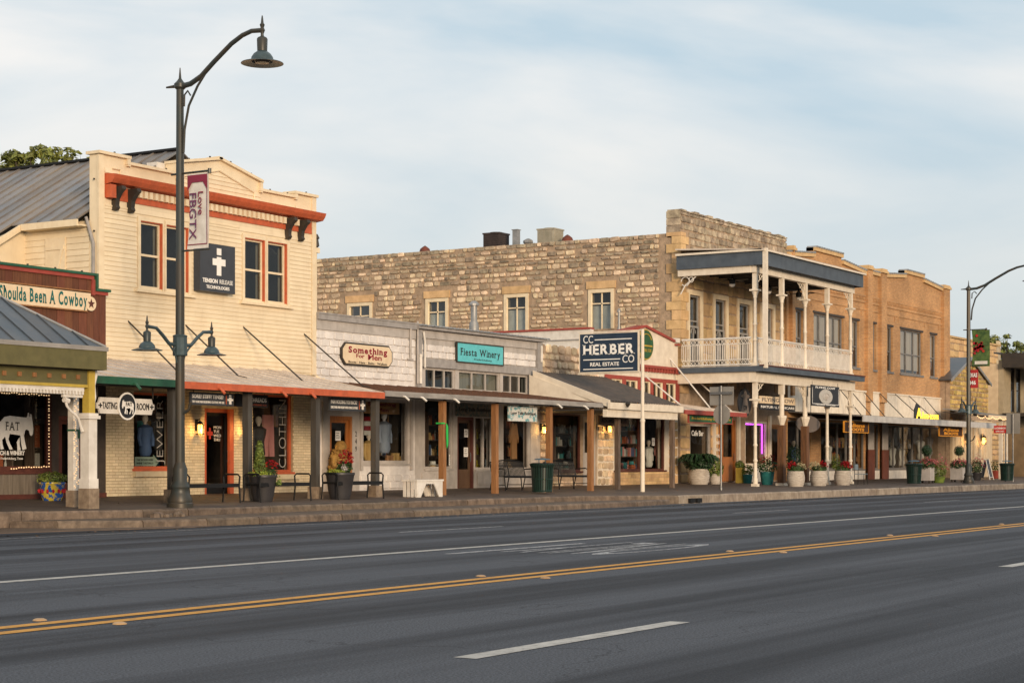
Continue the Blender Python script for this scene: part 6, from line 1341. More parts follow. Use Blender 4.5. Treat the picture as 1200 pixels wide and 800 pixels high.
M_gwf = mat('grey_window_paint', (.20, .19, .18), (.14, .135, .13), dirt=.2)
for i, q in enumerate(gw):
    sash(g1, q, WALL + .1, M_gwf, nx=4 if i == 1 else 3 if i == 5 else 1, nz=2, fw=.07, blind=.9 if i % 2 else .62, sill=.1, mid=.45, g=G_shop)
    part(g1, 'lintel', MB().box(q[0] - .1, q[1] + .1, WALL - .02, WALL + .05, q[3] + .001, q[3] + .1), M_dark)
part(g1, 'side_wall', MB().box(GX1 - .3, GX1, WALL + .36, 50, .3, 9.6), M_brick); part(g1, 'roof', MB().box(GX0, GX1 - .3, WALL + .36, 50, 9.2, 9.3), M_galv)
# cream boarded transom with diagonal rods
zc1_, zc0_ = gz(1050, 463), 3.55
bx_ = [(FX1 + .25, pierx[0][0]), (pierx[0][1], pierx[1][0]), (pierx[1][1], pierx[2][0])]
for a, b in bx_:
    n = int((b - a) / .3)
    for i in range(n): u0 = a + (b - a) * i / n; u1 = a + (b - a) * (i + 1) / n; part(g1, 'transom_board', MB().box(u0 + .006, u1 - .006, WALL - .05 - random.uniform(0, .006), WALL - .003, zc0_, zc1_), M_offwhite)
    part(g1, 'transom_cap', MB().box(a, b, WALL - .1, WALL - .002, zc1_ + .001, zc1_ + .07), M_offwhite)
for (pa, ya, pb, yb) in ((985, 456, 1012, 484), (998, 458, 1024, 484), (1014, 460, 1040, 485), (1032, 461, 1062, 486), (1050, 462, 1084, 487), (1066, 464, 1098, 488), (1084, 466, 1108, 488)):
    xx = X(pa, WALL - .15); dd = max(28.4, DX(pb, xx)); rod(g1, (xx, WALL - .1, gz(pa, ya)), (xx, dd, 3.35), .022)
ggx1 = X(1167, 28.1)
canopy(g1, 74.6, ggx1, 28.1, 3.27, 3.5, M_galv, mat('pale_grey_canopy_metal', (.52, .50, .47), (.42, .40, .38), rough=.5, dirt=.2), fh=.26)
M_glp = mat('pale_stone_pilaster', (.5, .45, .38))
for a, b in ((X(1013.5, WALL), X(1020, WALL)), (X(1030, WALL), X(1036.5, WALL)), (X(1103, WALL), X(1110, WALL))):
    part(g1, 'pilaster', MB().box(a, b, WALL - .2, WALL - .165, 1.9, 3.3).box(a, b, WALL - .165, WALL - .162, 1.9, 3.2), M_gpaint); part(g1, 'pilaster_base', MB().box(a - .03, b + .03, WALL - .22, WALL - .161, .4, 1.9), mat('red_brown_tile', (.16, .05, .03), (.11, .035, .02)))
for q, nx in zip(glz, (2, 5, 1, 6)):
    shopwin(g1, q, WALL + .05, M_gwf, nx=nx, fw=.06); part(g1, 'kick_panel', MB().box(q[0], q[1], WALL - .04, WALL - .002, .45, .88), M_white)
room(g1, GX0 + .2, X(1060, WALL), .45, 3.4, lamp=9); room(g1, X(1060, WALL) + .02, GX1 - .4, .45, 3.4, m=M_intw, lamp=5)
M_asg = mat('dark_amber_sign_panel', (.06, .025, .012), (.04, .02, .01)); M_amb = mat('amber_lettering', (.75, .32, .03)); M_ams = emit('lit_yellow_sign', (1, .66, .05), 1.3)
def boots(px0, px1, yt, yb, lab, dpt=28.6):
    s = hangsign('hanging_sign', lab, hrect(px0, px1, yt, yb, dpt), dpt, M_asg, [('Allens', .15, .5, .7, .38, M_amb, .04), ('BOOTS', .2, .1, .62, .33, M_amb, .06)], frame=M_amb, chain=.1)
boots(989.5, 1017.5, 494, 505.5, 'dark hanging sign with amber ALLENS BOOTS lettering, nearer one by the balcony'); boots(1101, 1127.5, 499.5, 510, 'dark hanging sign with amber ALLENS BOOTS lettering, farther one by the distant lamp')
h = hrect(1073, 1100, 480, 490.5, 28.4); bs = thing('neon_sign', 'lit yellow ALLENS BOOTS letters with boot shape standing on the pale canopy', 'sign', ((h[0] + h[1]) / 2, 28.4, h[2]))
part(bs, 'backing', MB().box(h[0], h[1], 28.42, 28.46, h[2] - .15, h[2] + .1).xz([(h[0] - .1, h[2] - .1), (h[0] + .7, h[2] - .1), (h[0] + .7, h[3] + .2), (h[0] + .2, h[3] + .3), (h[0] - .1, h[3])], 28.42, 28.46), M_signk)
text(bs, 'A', h[0] + .1, h[2] + .0, .8, h[3] - h[2] + .1, M_ams, 28.41, bold=.03); text(bs, 'llens', h[0] + .95, h[2] + .02, .95, (h[3] - h[2]) * .8, M_ams, 28.41, bold=.04); text(bs, 'BOOTS', h[0] + 2.05, h[2], 1.3, (h[3] - h[2]) * .62, M_ams, 28.41, bold=.06)
# ================================================================ H: right hand end
M_wd = mat('warm_white_board', (.66, .52, .34), (.55, .42, .27))
h1 = thing('ashlar_shop_building', 'tan squared stone building with pale quoins behind the distant street lamp', 'building', (102, 36, 0))
HD = 35.0; HX0, HX1 = GX1 + .05, X(1172, HD); hz1 = Z(1150, 402, HD)
part(h1, 'wall', MB().box(HX0, HX1, HD + .03, HD + .3, .3, hz1 - .05), M_stonem)
rubble(h1, HX0 + 2, HX1 - .5, 4.6, hz1, [], '-Y', HD + .03, rows=(.4, .5), wid=(.6, 1.1), limit=150, lib=ASH, mj=M_ashlar, name='stone_block', dep=(.03, .05), gap=.02, jit=.03)
z = .4; i = 0
while z < hz1: hq = .42; part(h1, 'quoin', MB().box(HX1 - (.9 if i % 2 else .55), HX1, HD - .03, HD + .1, z + .01, z + hq - .01), mat('pale_quoin', (.55, .45, .30), (.42, .33, .2), var=.2)); z += hq; i += 1
part(h1, 'coping', MB().box(HX0, HX1 + .05, HD - .05, HD + .35, hz1 + .0, hz1 + .12), M_ashlar); part(h1, 'side_wall', MB().box(HX1 - .3, HX1 - .02, HD + .3, 45, .3, hz1 - .3), M_stonem)
h2 = thing('gable_shop_building', 'small yellow stone gabled shop with blue grey metal roof right of the orange brick building', 'building', (100, 31, 0))
Gx0, Gx1 = X(1114, 31.0), X(1158, 31.0); gzp = Z(1136, 420, 31.0); gze = Z(1114, 444, 31.0); gxm = (Gx0 + Gx1) / 2
part(h2, 'front_wall', MB().xz([(Gx0, .3), (Gx1, .3), (Gx1, gze), (gxm, gzp), (Gx0, gze)], 31.03, 31.28), M_stonem)
gab = lambda u, v: v + .15 > gze + (gzp - gze) * (1 - abs(u - gxm) / ((Gx1 - Gx0) / 2))
M_yst = mat('yellow_rubble', (.56, .38, .12), (.38, .25, .085), scale=5, var=.45, bump=.6, bscale=16); YST = []
for i in range(6): q = MB(); stone_mb(q, 0, 0, 1, 1, 1, '-Y', 0, .07); YST.append(q.mesh('stone', M_yst))
rubble(h2, Gx0, Gx1, 4.0, gzp, [], '-Y', 31.03, rows=(.2, .3), wid=(.25, .5), limit=150, lib=YST, mj=M_yst, skip=gab)
for s_ in (-1, 1):
    xe_ = gxm + s_ * ((Gx1 - Gx0) / 2 + .25); ze_ = gze - .25 * (gzp - gze) / ((Gx1 - Gx0) / 2)
    part(h2, 'roof_slope', MB().extr([(gxm, 30.9, gzp + .02), (xe_, 30.9, ze_ + .02), (xe_, 34.9, ze_ + .02), (gxm, 34.9, gzp + .02)], (0, 0, .06)), M_roofb)
    part(h2, 'rake_trim', MB().extr([(gxm, 30.85, gzp - .06), (xe_, 30.85, ze_ - .06), (xe_, 30.85, ze_ + .085), (gxm, 30.85, gzp + .085)], (0, .05, 0)), M_galv)
part(h2, 'side_wall', MB().box(Gx0, Gx0 + .2, 31.3, 34.9, .3, gze), M_stonem)
part(h2, 'chimney', MB().box(gxm - 1.2, gxm - .5, 32.5, 33.1, gze, Z(1125, 408, 32.5)), M_oldwood)
part(h2, 'sign_plate', MB().box(gxm + .2, gxm + .9, 30.75, 30.84, gzp - .4, gzp - .05), M_white)
HC0, HC1 = Gx0 - .6, X(1183, 28.6)
canopy(h2, ggx1 + .05, HC1, 28.5, 3.72, 4.1, M_galv, M_signc, fh=.16, yw=31.0, name='canopy_roof'); canopy(h2, HC0, ggx1, 29.4, 3.9, 4.1, M_galv, M_signc, fh=.16, yw=31.0)
xq = Gx0
while xq < X(1160, 31.0): part(h2, 'door_board', MB().box(xq, xq + .42, 30.9 - random.uniform(0, .05), 31.02, .45, 3.6), M_wd if int(xq * 2) % 3 else M_red if random.random() < .15 else M_wd); xq += .45
rubble(h2, X(1160, 31.0), X(1176, 31.0), .45, 3.6, [], '-Y', 30.95, rows=(.25, .35), wid=(.5, .9), limit=40, lib=ASH, mj=M_ashlar)
part(h2, 'shop_front_wall', MB().box(X(1160, 31), X(1176, 31), 30.96, 31.2, .3, 3.7), M_stonem)
lantern(h2, 1131.5, 514, 30.8, 1.5); lantern(h2, 1150, 514.5, 30.8, 1.5)
for px in (1172.5, 1178.5): xx = X(px, 28.9); part(h2, 'canopy_post', MB().box(xx - .09, xx + .09, 28.8, 28.98, zs(28.9) - .02, 3.7), M_offwhite)
h3 = thing('verandah_building', 'dark roofed two storey building with iron railed verandah at the right edge', 'building', (112, WALL, 0))
VX0 = X(1176, WALL); vzr = Z(1176, 414, 28.6)
vh = [(X(1184.5, WALL), X(1189.5, WALL), 4.3, Z(1184, 431, WALL)), (X(1191, WALL), X(1196.5, WALL), 4.3, Z(1184, 431, WALL))]
part(h3, 'wall', wall(VX0, VX0 + 18, 3.3, vzr + .2, WALL, WALL + .3, vh), mat('buff_wall_paint', (.42, .34, .22)))
for q in vh: sash(h3, q, WALL + .05, M_dark, nx=1, nz=2)
part(h3, 'side_wall', MB().box(VX0 - .02, VX0 + .18, WALL + .31, 45, .3, vzr), M_wd); part(h3, 'roof', MB().extr([(VX0 - .3, 28.6, vzr + .1), (VX0 + 18, 28.6, vzr + .1), (VX0 + 18, WALL + .5, vzr + .6), (VX0 - .3, WALL + .5, vzr + .6)], (0, 0, .1)), M_roofb); part(h3, 'roof_fascia', MB().box(VX0 - .3, VX0 + 18, 28.55, 28.6, vzr - .6, vzr + .2).box(VX0 - .35, VX0 - .3, 28.6, WALL, vzr - .25, vzr + .6), M_dark)
part(h3, 'verandah_ceiling', MB().box(VX0 - .3, VX0 + 18, 28.65, WALL, vzr - .2, vzr - .15), M_galv)
part(h3, 'verandah_floor', MB().box(VX0 - .3, VX0 + 18, 28.6, WALL - .01, 4.0, 4.2), M_dark)
lat = MB(); x = VX0 - .2
while x < VX0 + 12: lat.tube([(x, 28.7, 4.2), (x + .2, 28.7, 5.2)], .02, 4).tube([(x + .2, 28.7, 4.2), (x, 28.7, 5.2)], .02, 4); x += .2
lat.box(VX0 - .3, VX0 + 12, 28.67, 28.73, 5.2, 5.27); part(h3, 'verandah_railing', lat, M_oldwood)
for i in range(6): xx = VX0 - .2 + i * 3; part(h3, 'verandah_post', MB().box(xx - .07, xx + .07, 28.63, 28.77, .35, vzr), M_dark)
part(h3, 'shop_wall', MB().box(VX0, VX0 + 18, WALL + .9, WALL + 1.1, .3, 3.3).box(VX0 - .1, VX0 + .0, WALL - 2, WALL + 1, .3, 3.3), M_intw); room(h3, VX0 + .1, VX0 + 17, .45, 3.2, WALL - .3, WALL + .85, lamp=12)
# distant roof and trees
hb = thing('distant_house', 'pale distant roof peeking above the tan stone wall beside the brick building', 'house', (X(1112, 44), 44, 0))
zh = Z(1112, 402, 44); xh0, xh1 = X(1107, 44), X(1122, 44); part(hb, 'wall', MB().box(xh0, xh1, 44, 50, .3, zh - .2), M_white); part(hb, 'roof', MB().xz([(xh0 - .3, zh - .25), (xh1 + .3, zh - .25), (xh0 + .6, zh + .5)], 43.8, 50.2), M_galv)
# ================================================================ street lamps
def lamp_head(t, x, d, ztop, s, name='lamp_head'):
    """bell luminaire hanging under ztop"""
    h = part(t, name, MB().lathe(x, d, [(r_, ztop + (z_ - ztop) * (1.6 if z_ > ztop else 1.3)) for r_, z_ in [(.02 * s, ztop + .32 * s), (.035 * s, ztop + .25 * s), (.05 * s, ztop + .16 * s), (.09 * s, ztop + .12 * s), (.06 * s, ztop + .06 * s), (.1 * s, ztop), (.05 * s, ztop - .1 * s), (.06 * s, ztop - .16 * s), (.16 * s, ztop - .2 * s), (.19 * s, ztop - .24 * s), (.175 * s, ztop - .58 * s)]], 18), M_lamp, smooth=True)
    part(h, 'shade', MB().lathe(x, d, [(r_, z_ - .17 * s) for r_, z_ in [(.17 * s, ztop - .56 * s), (.3 * s, ztop - .66 * s), (.38 * s, ztop - .78 * s), (.4 * s, ztop - .88 * s), (.74 * s, ztop - .98 * s), (.75 * s, ztop - 1.0 * s), (.38 * s, ztop - .93 * s), (.3 * s, ztop - .8 * s), (.05, ztop - .7 * s)]], 28), M_shade, smooth=True)
    part(h, 'lens', MB().lathe(x, d, [(.3 * s, ztop - 1.07 * s), (.24 * s, ztop - 1.15 * s), (.02, ztop - 1.18 * s)], 18), mat('dull_lens', (.14, .11, .08), rough=.2), smooth=True)
    return h
LD = 26.75; LX0 = X(211, LD); lz = zs(LD)
L1 = thing('street_lamp', 'tall dark street lamp in front of the cream building, nearest lamp, arm over the road', 'street lamp', (LX0, LD, lz), 'tall street lamps along the kerb')
pr = [(r_ * .8, lz + (z_ - lz) * .85) for r_, z_ in [(.36, lz - .03), (.36, lz + .1), (.33, lz + .13), (.34, lz + .2), (.27, lz + .34), (.24, lz + .46), (.27, lz + .52), (.25, lz + .58), (.19, lz + .68), (.20, lz + .98), (.18, lz + 1.02), (.145, lz + 1.12), (.13, lz + 1.16)]]
part(L1, 'base', MB().lathe(LX0, LD, pr, 24, .03), M_lamp, smooth=True)
part(L1, 'pole', MB().lathe(LX0, LD, [(.108, lz + .9), (.1, 4.2), (.092, 7), (.082, 9.42)], 16, .05), M_lamp)
part(L1, 'finial', MB().lathe(LX0, LD, [(.09, 9.38), (.13, 9.42), (.13, 9.5), (.07, 9.56), (.03, 9.62), (.01, 9.85)], 12).tube([(LX0 - .05, LD + .35, 9.45), (LX0, LD, 9.46)], [.02, .05], 6), M_lamp, smooth=True)
arm = [(0, 9.44), (.3, 9.47), (.6, 9.6), (.95, 9.86), (1.45, 10.2), (1.75, 10.34), (2.0, 10.4), (2.29, 10.38)]
part(L1, 'arm', MB().tube([(LX0, LD - a, z) for a, z in arm], [.06, .058, .056, .054, .052, .05, .048, .05], 10), M_lamp, smooth=True)
part(L1, 'brace', MB().tube([(LX0, LD - .1, 8.0), (LX0, LD - .13, 8.5), (LX0, LD - .25, 9.0), (LX0, LD - .5, 9.4), (LX0, LD - .8, 9.74)], .028, 6).tube([(LX0, LD - .12, 9.0), (LX0, LD - .13, 9.25), (LX0, LD - .22, 9.33), (LX0, LD - .3, 9.22)], .02, 6), M_lamp, smooth=True)
lamp_head(L1, LX0, LD - 2.29, 10.38, .6)
for s_ in (-1, 1):
    part(L1, 'side_arm', MB().tube([(LX0 + s_ * .1, LD, 3.83), (LX0 + s_ * .35, LD, 3.85), (LX0 + s_ * .55, LD, 4.02), (LX0 + s_ * .75, LD, 4.16), (LX0 + s_ * 1.03, LD, 4.18)], [.045, .04, .04, .036, .04], 8), M_shade, smooth=True)
    part(L1, 'side_brace', MB().tube([(LX0 + s_ * .1, LD, 3.45), (LX0 + s_ * .16, LD, 3.65), (LX0 + s_ * .38, LD, 3.87)], .022, 6).tube([(LX0 + s_ * .2, LD, 3.72), (LX0 + s_ * .16, LD, 3.8), (LX0 + s_ * .13, LD, 3.72)], .015, 5), M_shade, smooth=True)
    lamp_head(L1, LX0 + s_ * 1.03, LD, 4.18, .44, 'side_lamp')
part(L1, 'collar', MB().lathe(LX0, LD, [(.15, 3.6), (.16, 3.62), (.15, 4.0), (.16, 4.04), (.12, 4.06)], 12), M_shade)
part(L1, 'banner_arm', MB().tube([(LX0, LD + .25, 7.55), (LX0, LD - .85, 7.55)], .025, 6).lathe(LX0, LD - .84, [(.04, 7.5), (.04, 7.6)], 8), M_lamp); part(L1, 'banner_arm', MB().tube([(LX0, LD + .1, 5.87), (LX0, LD - .85, 5.87)], .022, 6), M_lamp)
part(L1, 'flag_holder', MB().tube([(LX0, LD - .1, 2.35), (LX0 + .02, LD - .22, 2.42), (LX0 + .02, LD - .3, 2.6)], .03, 6), M_lamp)
L2 = copy_tree(L1, (X(1135, 26.2), 26.2, zs(26.2) - .06), label='tall dark street lamp at the far right beside the tan stone building, farthest lamp')
for o in L2.children:
    if o.name.startswith(('arm', 'brace')): o.scale = (1, 1.3, 1)
    if o.name.startswith('lamp_head'): o.location.y -= .69
# banners
def banner(x, d0, d1, z0, z1, m, label):
    t = thing('banner', label, 'banner', (x, (d0 + d1) / 2, z0)); mb = MB(); n = 8; P = []
    for i in range(n + 1):
        q = i / n; zz = z1 + (z0 - z1) * q; b = .05 * math.sin(q * 3.14)
        P.append([(x + b, d1 - b * .8, zz), (x + b * .4, d0, zz)])
    for i in range(n): mb.poly([P[i][0], P[i][1], P[i + 1][1], P[i + 1][0]])
    n0 = len(mb.v); mb2 = MB(); mb2.add(mb); mb2.add(mb, Matrix.Translation((.012, 0, 0))); part(t, 'cloth', mb2, m, recalc=False); return t
bn = banner(LX0, LD - .8, LD - .2, 5.9, 7.52, M_white, 'white banner reading Love FBGTX with maroon border hung from the nearest lamp')
M_bm = mat('maroon_print', (.22, .02, .05), (.18, .018, .04))
bt = MB()
for y0_, y1_, z0_, z1_ in ((LD - .78, LD - .22, 7.33, 7.49), (LD - .78, LD - .22, 5.98, 6.0), (LD - .78, LD - .765, 6.0, 7.33)): bt.box(LX0 - .012, LX0 - .008 + .0, y0_, y1_, z0_, z1_)
bt.add(MB().extr([(LX0 - .01, LD - .78, 7.33), (LX0 - .01, LD - .78, 7.15), (LX0 - .01, LD - .65, 7.33)], (.004, 0, 0))).add(MB().extr([(LX0 - .01, LD - .22, 7.33), (LX0 - .01, LD - .22, 7.15), (LX0 - .01, LD - .35, 7.33)], (.004, 0, 0)))
part(bn, 'border_print', bt, M_bm)
text(bn, 'FBGTX', LD - .28, 6.1, .2, 1.0, M_purp, LX0 - .012, '-X', vertical=2, bold=.005)
text(bn, 'Love', LD - .53, 6.62, .14, .5, M_bm, LX0 - .012, '-X', vertical=2, bold=.01)
x2 = L2.location[0]; l2d = 26.2
M_foto = mat('rose_garden_print', (.10, .16, .04), (.03, .07, .02), scale=5); b2 = banner(x2, l2d - 1.0, l2d - .15, 5.75, 7.45, M_foto, 'green banner printed with red roses hung from the distant lamp')
rs = MB()
for i in range(26): y_, z_ = l2d - .45 + random.gauss(0, .13), 6.7 + random.gauss(0, .16); rs.lathe(0, 0, [(0, 0), (0, 0)], 3) if 0 else rs.extr([(x2 - .02, y_ + .07 * math.cos(a), z_ + .07 * math.sin(a)) for a in (0, 1.2, 2.5, 3.7, 5)], (.004, 0, 0))
part(b2, 'rose_print', rs, M_flr); part(b2, 'fence_print', MB().box(x2 - .02, x2 - .016, l2d - .9, l2d - .3, 5.85, 6.0), M_white)
b3 = banner(x2, l2d - .45, l2d + .12, 4.75, 5.6, mat('red_print', (.42, .03, .03), (.36, .025, .025)), 'small red banner with white markings low on the distant lamp')
text(b3, 'TEXAS', l2d + .08, 5.25, .5, .2, M_txtw, x2 - .02, '-X', bold=.03); text(b3, '1846', l2d + .05, 4.9, .4, .2, M_txtw, x2 - .02, '-X', bold=.03)
# ================================================================ street furniture
def flat_bench(px0, px1, d0, label):
    x0, x1 = X(px0, d0), X(px1, d0); z = zs(d0); t = thing('flat_bench', label, 'bench', ((x0 + x1) / 2, d0 + .25, z), 'backless black benches outside the cream building')
    s = MB(); n = 9
    for i in range(n): dd = d0 + .03 + i * .05; s.box(x0, x1, dd, dd + .035, z + .42, z + .455)
    k = int((x1 - x0) / .06)
    part(t, 'seat', s.box(x0, x1, d0, d0 + .03, z + .37, z + .46).box(x0, x1, d0 + .47, d0 + .5, z + .40, z + .46), M_black)
    for xx in (x0, x1): part(t, 'arm_frame', MB().tube([(xx, d0 - .02, z), (xx, d0 + .02, z + .4), (xx, d0 + .0, z + .62), (xx, d0 + .06, z + .67), (xx, d0 + .44, z + .67), (xx, d0 + .5, z + .62), (xx, d0 + .48, z + .4), (xx, d0 + .52, z)], .022, 6), M_black, smooth=True)
flat_bench(222, 281, 27.62, 'backless black iron bench between the tall lamp and the conifer pot')
flat_bench(305, 364, 27.62, 'backless black iron bench between the two charcoal flower pots')
flat_bench(396, 449, 27.7, 'backless black iron bench right of the pot with red flowers')
def back_bench(px0, px1, d0, label):
    x0, x1 = X(px0, d0), X(px1, d0); z = zs(d0); t = thing('park_bench', label, 'bench', ((x0 + x1) / 2, d0 + .25, z), 'black iron benches with backs by the wall')
    s = MB().tube([(x0, d0 + .03, z + .44), (x1, d0 + .03, z + .42)], .04, 6)
    n = int((x1 - x0) / .075)
    for i in range(n): xx = x0 + (x1 - x0) * (i + .5) / n; s.box(xx - .017, xx + .017, d0 + .03, d0 + .46, z + .43, z + .445)
    part(t, 'seat', s, M_black)
    b = MB()
    for i in range(n): xx = x0 + (x1 - x0) * (i + .5) / n; b.tube([(xx, d0 + .46, z + .44), (xx, d0 + .5, z + .66), (xx, d0 + .58, z + .9)], .017, 4)
    pts = [(x0 + (x1 - x0) * q / 8, d0 + .58, z + .88 + .07 * math.sin(q / 8 * math.pi)) for q in range(9)]
    part(t, 'backrest', b.tube(pts, .024, 6).tube([(x0, d0 + .54, z + .78), (x1, d0 + .54, z + .78)], .018, 6), M_black)
    for xx in (x0, (x0 + x1) / 2, x1):
        part(t, 'leg', MB().tube([(xx, d0 - .02, z), (xx, d0 + .03, z + .44)], .02, 6).tube([(xx, d0 + .56, z), (xx, d0 + .46, z + .44), (xx, d0 + .58, z + .9)], .02, 6).tube([(xx, d0 + .01, z + .18), (xx, d0 + .52, z + .18)], .012, 4), M_black)
    for xx in (x0, x1): part(t, 'armrest', MB().tube([(xx, d0 + .03, z + .44), (xx, d0 + .0, z + .64), (xx, d0 + .1, z + .69), (xx, d0 + .5, z + .66)], .02, 6), M_black)
back_bench(592, 630, 29.7, 'black iron bench with curved slatted back left of the green litter bin')
back_bench(655, 689, 29.7, 'black iron bench with curved slatted back right of the green litter bin')
# white crate bench
wd0 = 27.75; x0, x1 = X(479, wd0 + .3), X(519, wd0); z = zs(wd0); wb_ = thing('white_bench', 'small white painted wooden bench with slatted box ends by the cedar post', 'bench', ((x0 + x1) / 2, wd0, z))
part(wb_, 'seat', MB().box(x0 - .05, x1 + .05, wd0, wd0 + .5, z + .43, z + .48).box(x0, x1, wd0 + .02, wd0 + .06, z + .36, z + .43), M_white)
for s_, xx in ((1, x0), (-1, x1)):
    for i in range(4): part(wb_, 'end_slat', MB().box(xx - .02, xx + .02, wd0 + .02 + i * .125, wd0 + .1 + i * .125, z, z + .43), M_white)
    part(wb_, 'brace', MB().extr([(xx, wd0 + .01, z), (xx + s_ * .16, wd0 + .01, z), (xx + s_ * .46, wd0 + .01, z + .43), (xx, wd0 + .01, z + .43)], (0, .035, 0)).extr([(xx, wd0 + .45, z), (xx + s_ * .16, wd0 + .45, z), (xx + s_ * .46, wd0 + .45, z + .43), (xx, wd0 + .45, z + .43)], (0, .035, 0)), M_white)
def litter_bin(px, d, label):
    x = X(px, d); z = zs(d); t = thing('litter_bin', label, 'litter bin', (x, d, z), 'green slatted litter bins')
    part(t, 'liner', MB().lathe(x, d, [(.27, z + .06), (.31, z + .8)], 18), M_black)
    sl = MB()
    for k in range(26):
        a = 2 * math.pi * k / 26; c, s_ = math.cos(a), math.sin(a); px_, py_ = -s_ * .025, c * .025
        p = [(.29, z + .05), (.33, z + .78), (.39, z + .9)]
        for (r0, z0_), (r1, z1_) in zip(p[:-1], p[1:]): sl.extr([(x + c * r0 - px_, d + s_ * r0 - py_, z0_), (x + c * r0 + px_, d + s_ * r0 + py_, z0_), (x + c * r1 + px_, d + s_ * r1 + py_, z1_), (x + c * r1 - px_, d + s_ * r1 - py_, z1_)], (c * .008, s_ * .008, 0))
    part(t, 'slats', sl, M_bin, kind='stuff')
    for zz, r in ((.07, .3), (.42, .315), (.86, .37)): part(t, 'hoop', MB().lathe(x, d, [(r, z + zz), (r + .015, z + zz + .02), (r, z + zz + .04)], 22), M_bin)
    part(t, 'lid', MB().lathe(x, d, [(.36, z + .82), (.37, z + .9), (.30, z + .93), (.2, z + .90)], 22), M_black)
    part(t, 'rain_guard', MB().tube([(x - .2, d, z + .88), (x - .2, d, z + 1.03)], .012, 5).tube([(x + .2, d, z + .88), (x + .2, d, z + 1.03)], .012, 5).lathe(x, d, [(.26, z + 1.02), (.22, z + 1.05), (.02, z + 1.07)], 16), mat('blue_guard', (.05, .12, .18)))
litter_bin(635.5, 27.75, 'dark green slatted litter bin at the kerb in front of the two backed benches'); litter_bin(1071, 26.5, 'dark green slatted litter bin in front of the boot shop windows'); litter_bin(1180, 26.6, 'dark green slatted litter bin at the far right beside the sign pole')
# ---- plants
def leaves(mb, cx, cy, cz, rx, ry, rz, n, s, up=.3, shell=.5):
    for i in range(n):
        while True:
            p = Vector((random.uniform(-1, 1), random.uniform(-1, 1), random.uniform(-1, 1)))
            if shell < p.length <= 1: break
        c = Vector((cx + p.x * rx, cy + p.y * ry, cz + p.z * rz)); nrm = (p + Vector((random.uniform(-.8, .8), random.uniform(-.8, .8), random.uniform(-.3, 1) + up))).normalized()
        a = nrm.orthogonal().normalized(); a = (Matrix.Rotation(random.uniform(0, 6.3), 3, nrm) @ a); b = nrm.cross(a); q = s * random.uniform(.6, 1.3)
        mb.poly([c - a * q, c + b * q * .45 + nrm * q * .1, c + a * q, c - b * q * .45 + nrm * q * .1])
    return mb
def pot_plain(t, x, d, z, r, h, m, rim=True, rb=.65):
    part(t, 'pot', MB().lathe(x, d, [(r * rb, z), (r * (rb + .12), z + h * .25), (r * .95, z + h * .88), (r * .97, z + h * .9), (r, z + h * .92), (r, z + h), (r * .9, z + h), (r * .88, z + h * .9)], 26), m, smooth=True); part(t, 'soil', MB().lathe(x, d, [(r * .88, z + h * .86), (r * .88, z + h * .92)], 16), M_soil)
def flowers(t, x, d, z, r, n, m, s=.035, name='flowers', oz=.0, rz=.1):
    mb = MB()
    for i in range(n):
        a, q = random.uniform(0, 6.28), math.sqrt(random.random()) * r; fx, fd, fz_ = x + q * math.cos(a), d + q * math.sin(a), z + oz + random.uniform(0, rz) + rz * (1 - q / r)
        for k in range(3):
            b = random.uniform(0, 6.28); c = random.uniform(.5, 1) * s; v = Vector((math.cos(b), math.sin(b), random.uniform(.2, 1))) * c
            u = Vector((-math.sin(b), math.cos(b), random.uniform(-.3, .6))) * c; p = Vector((fx, fd, fz_)); mb.poly([p - u, p + v, p + u, p - v * .6])
    part(t, name, mb, m, recalc=False)
px_, d_ = 308, 27.9; x = X(px_, d_); z = zs(d_); p1 = thing('flower_pot', 'large charcoal pot with small conifer, lime groundcover and red flowers', 'planter', (x, d_, z))
pot_plain(p1, x, d_, z, .345, .64, M_potk)
cmb = MB(); 
for i in range(9): q = i / 9; leaves(cmb, x - .12, d_, z + .72 + q * .75, .19 * (1 - q * .75), .19 * (1 - q * .75), .1, 150, .035, .5, .2)
part(p1, 'conifer', cmb, M_leafy, recalc=False); part(p1, 'trunk', MB().tube([(x - .12, d_, z + .6), (x - .12, d_, z + 1.3)], [.02, .008], 6), M_bark)
part(p1, 'groundcover', leaves(MB(), x - .1, d_, z + .67, .32, .3, .07, 420, .03), mat('lime_leaves', (.28, .33, .03), (.18, .24, .03), var=.4), recalc=False)
part(p1, 'foliage', leaves(MB(), x + .2, d_ - .05, z + .7, .2, .2, .14, 260, .04), M_leaf, recalc=False); flowers(p1, x + .25, d_ - .05, z + .72, .17, 46, M_flr, .04, rz=.18); part(p1, 'trailing_leaves', leaves(MB(), x + .2, d_ - .33, z + .48, .07, .04, .14, 60, .035), M_leafy, recalc=False)
px_, d_ = 398.5, 27.95; x = X(px_, d_); z = zs(d_); p2_ = thing('flower_pot', 'large charcoal pot with red geraniums and lime creeper, right of the middle flat bench', 'planter', (x, d_, z))
pot_plain(p2_, x, d_, z, .38, .68, M_potk); part(p2_, 'groundcover', leaves(MB(), x - .2, d_, z + .7, .2, .25, .08, 300, .03), MATS['lime_leaves'], recalc=False)
part(p2_, 'foliage', leaves(MB(), x + .18, d_, z + .8, .22, .22, .2, 420, .045), M_leaf, recalc=False); flowers(p2_, x + .2, d_ - .05, z + .85, .22, 60, M_flr, .045, rz=.25); part(p2_, 'silver_clump', leaves(MB(), x + .02, d_ - .12, z + .8, .09, .09, .1, 120, .03), M_gpaint, recalc=False)
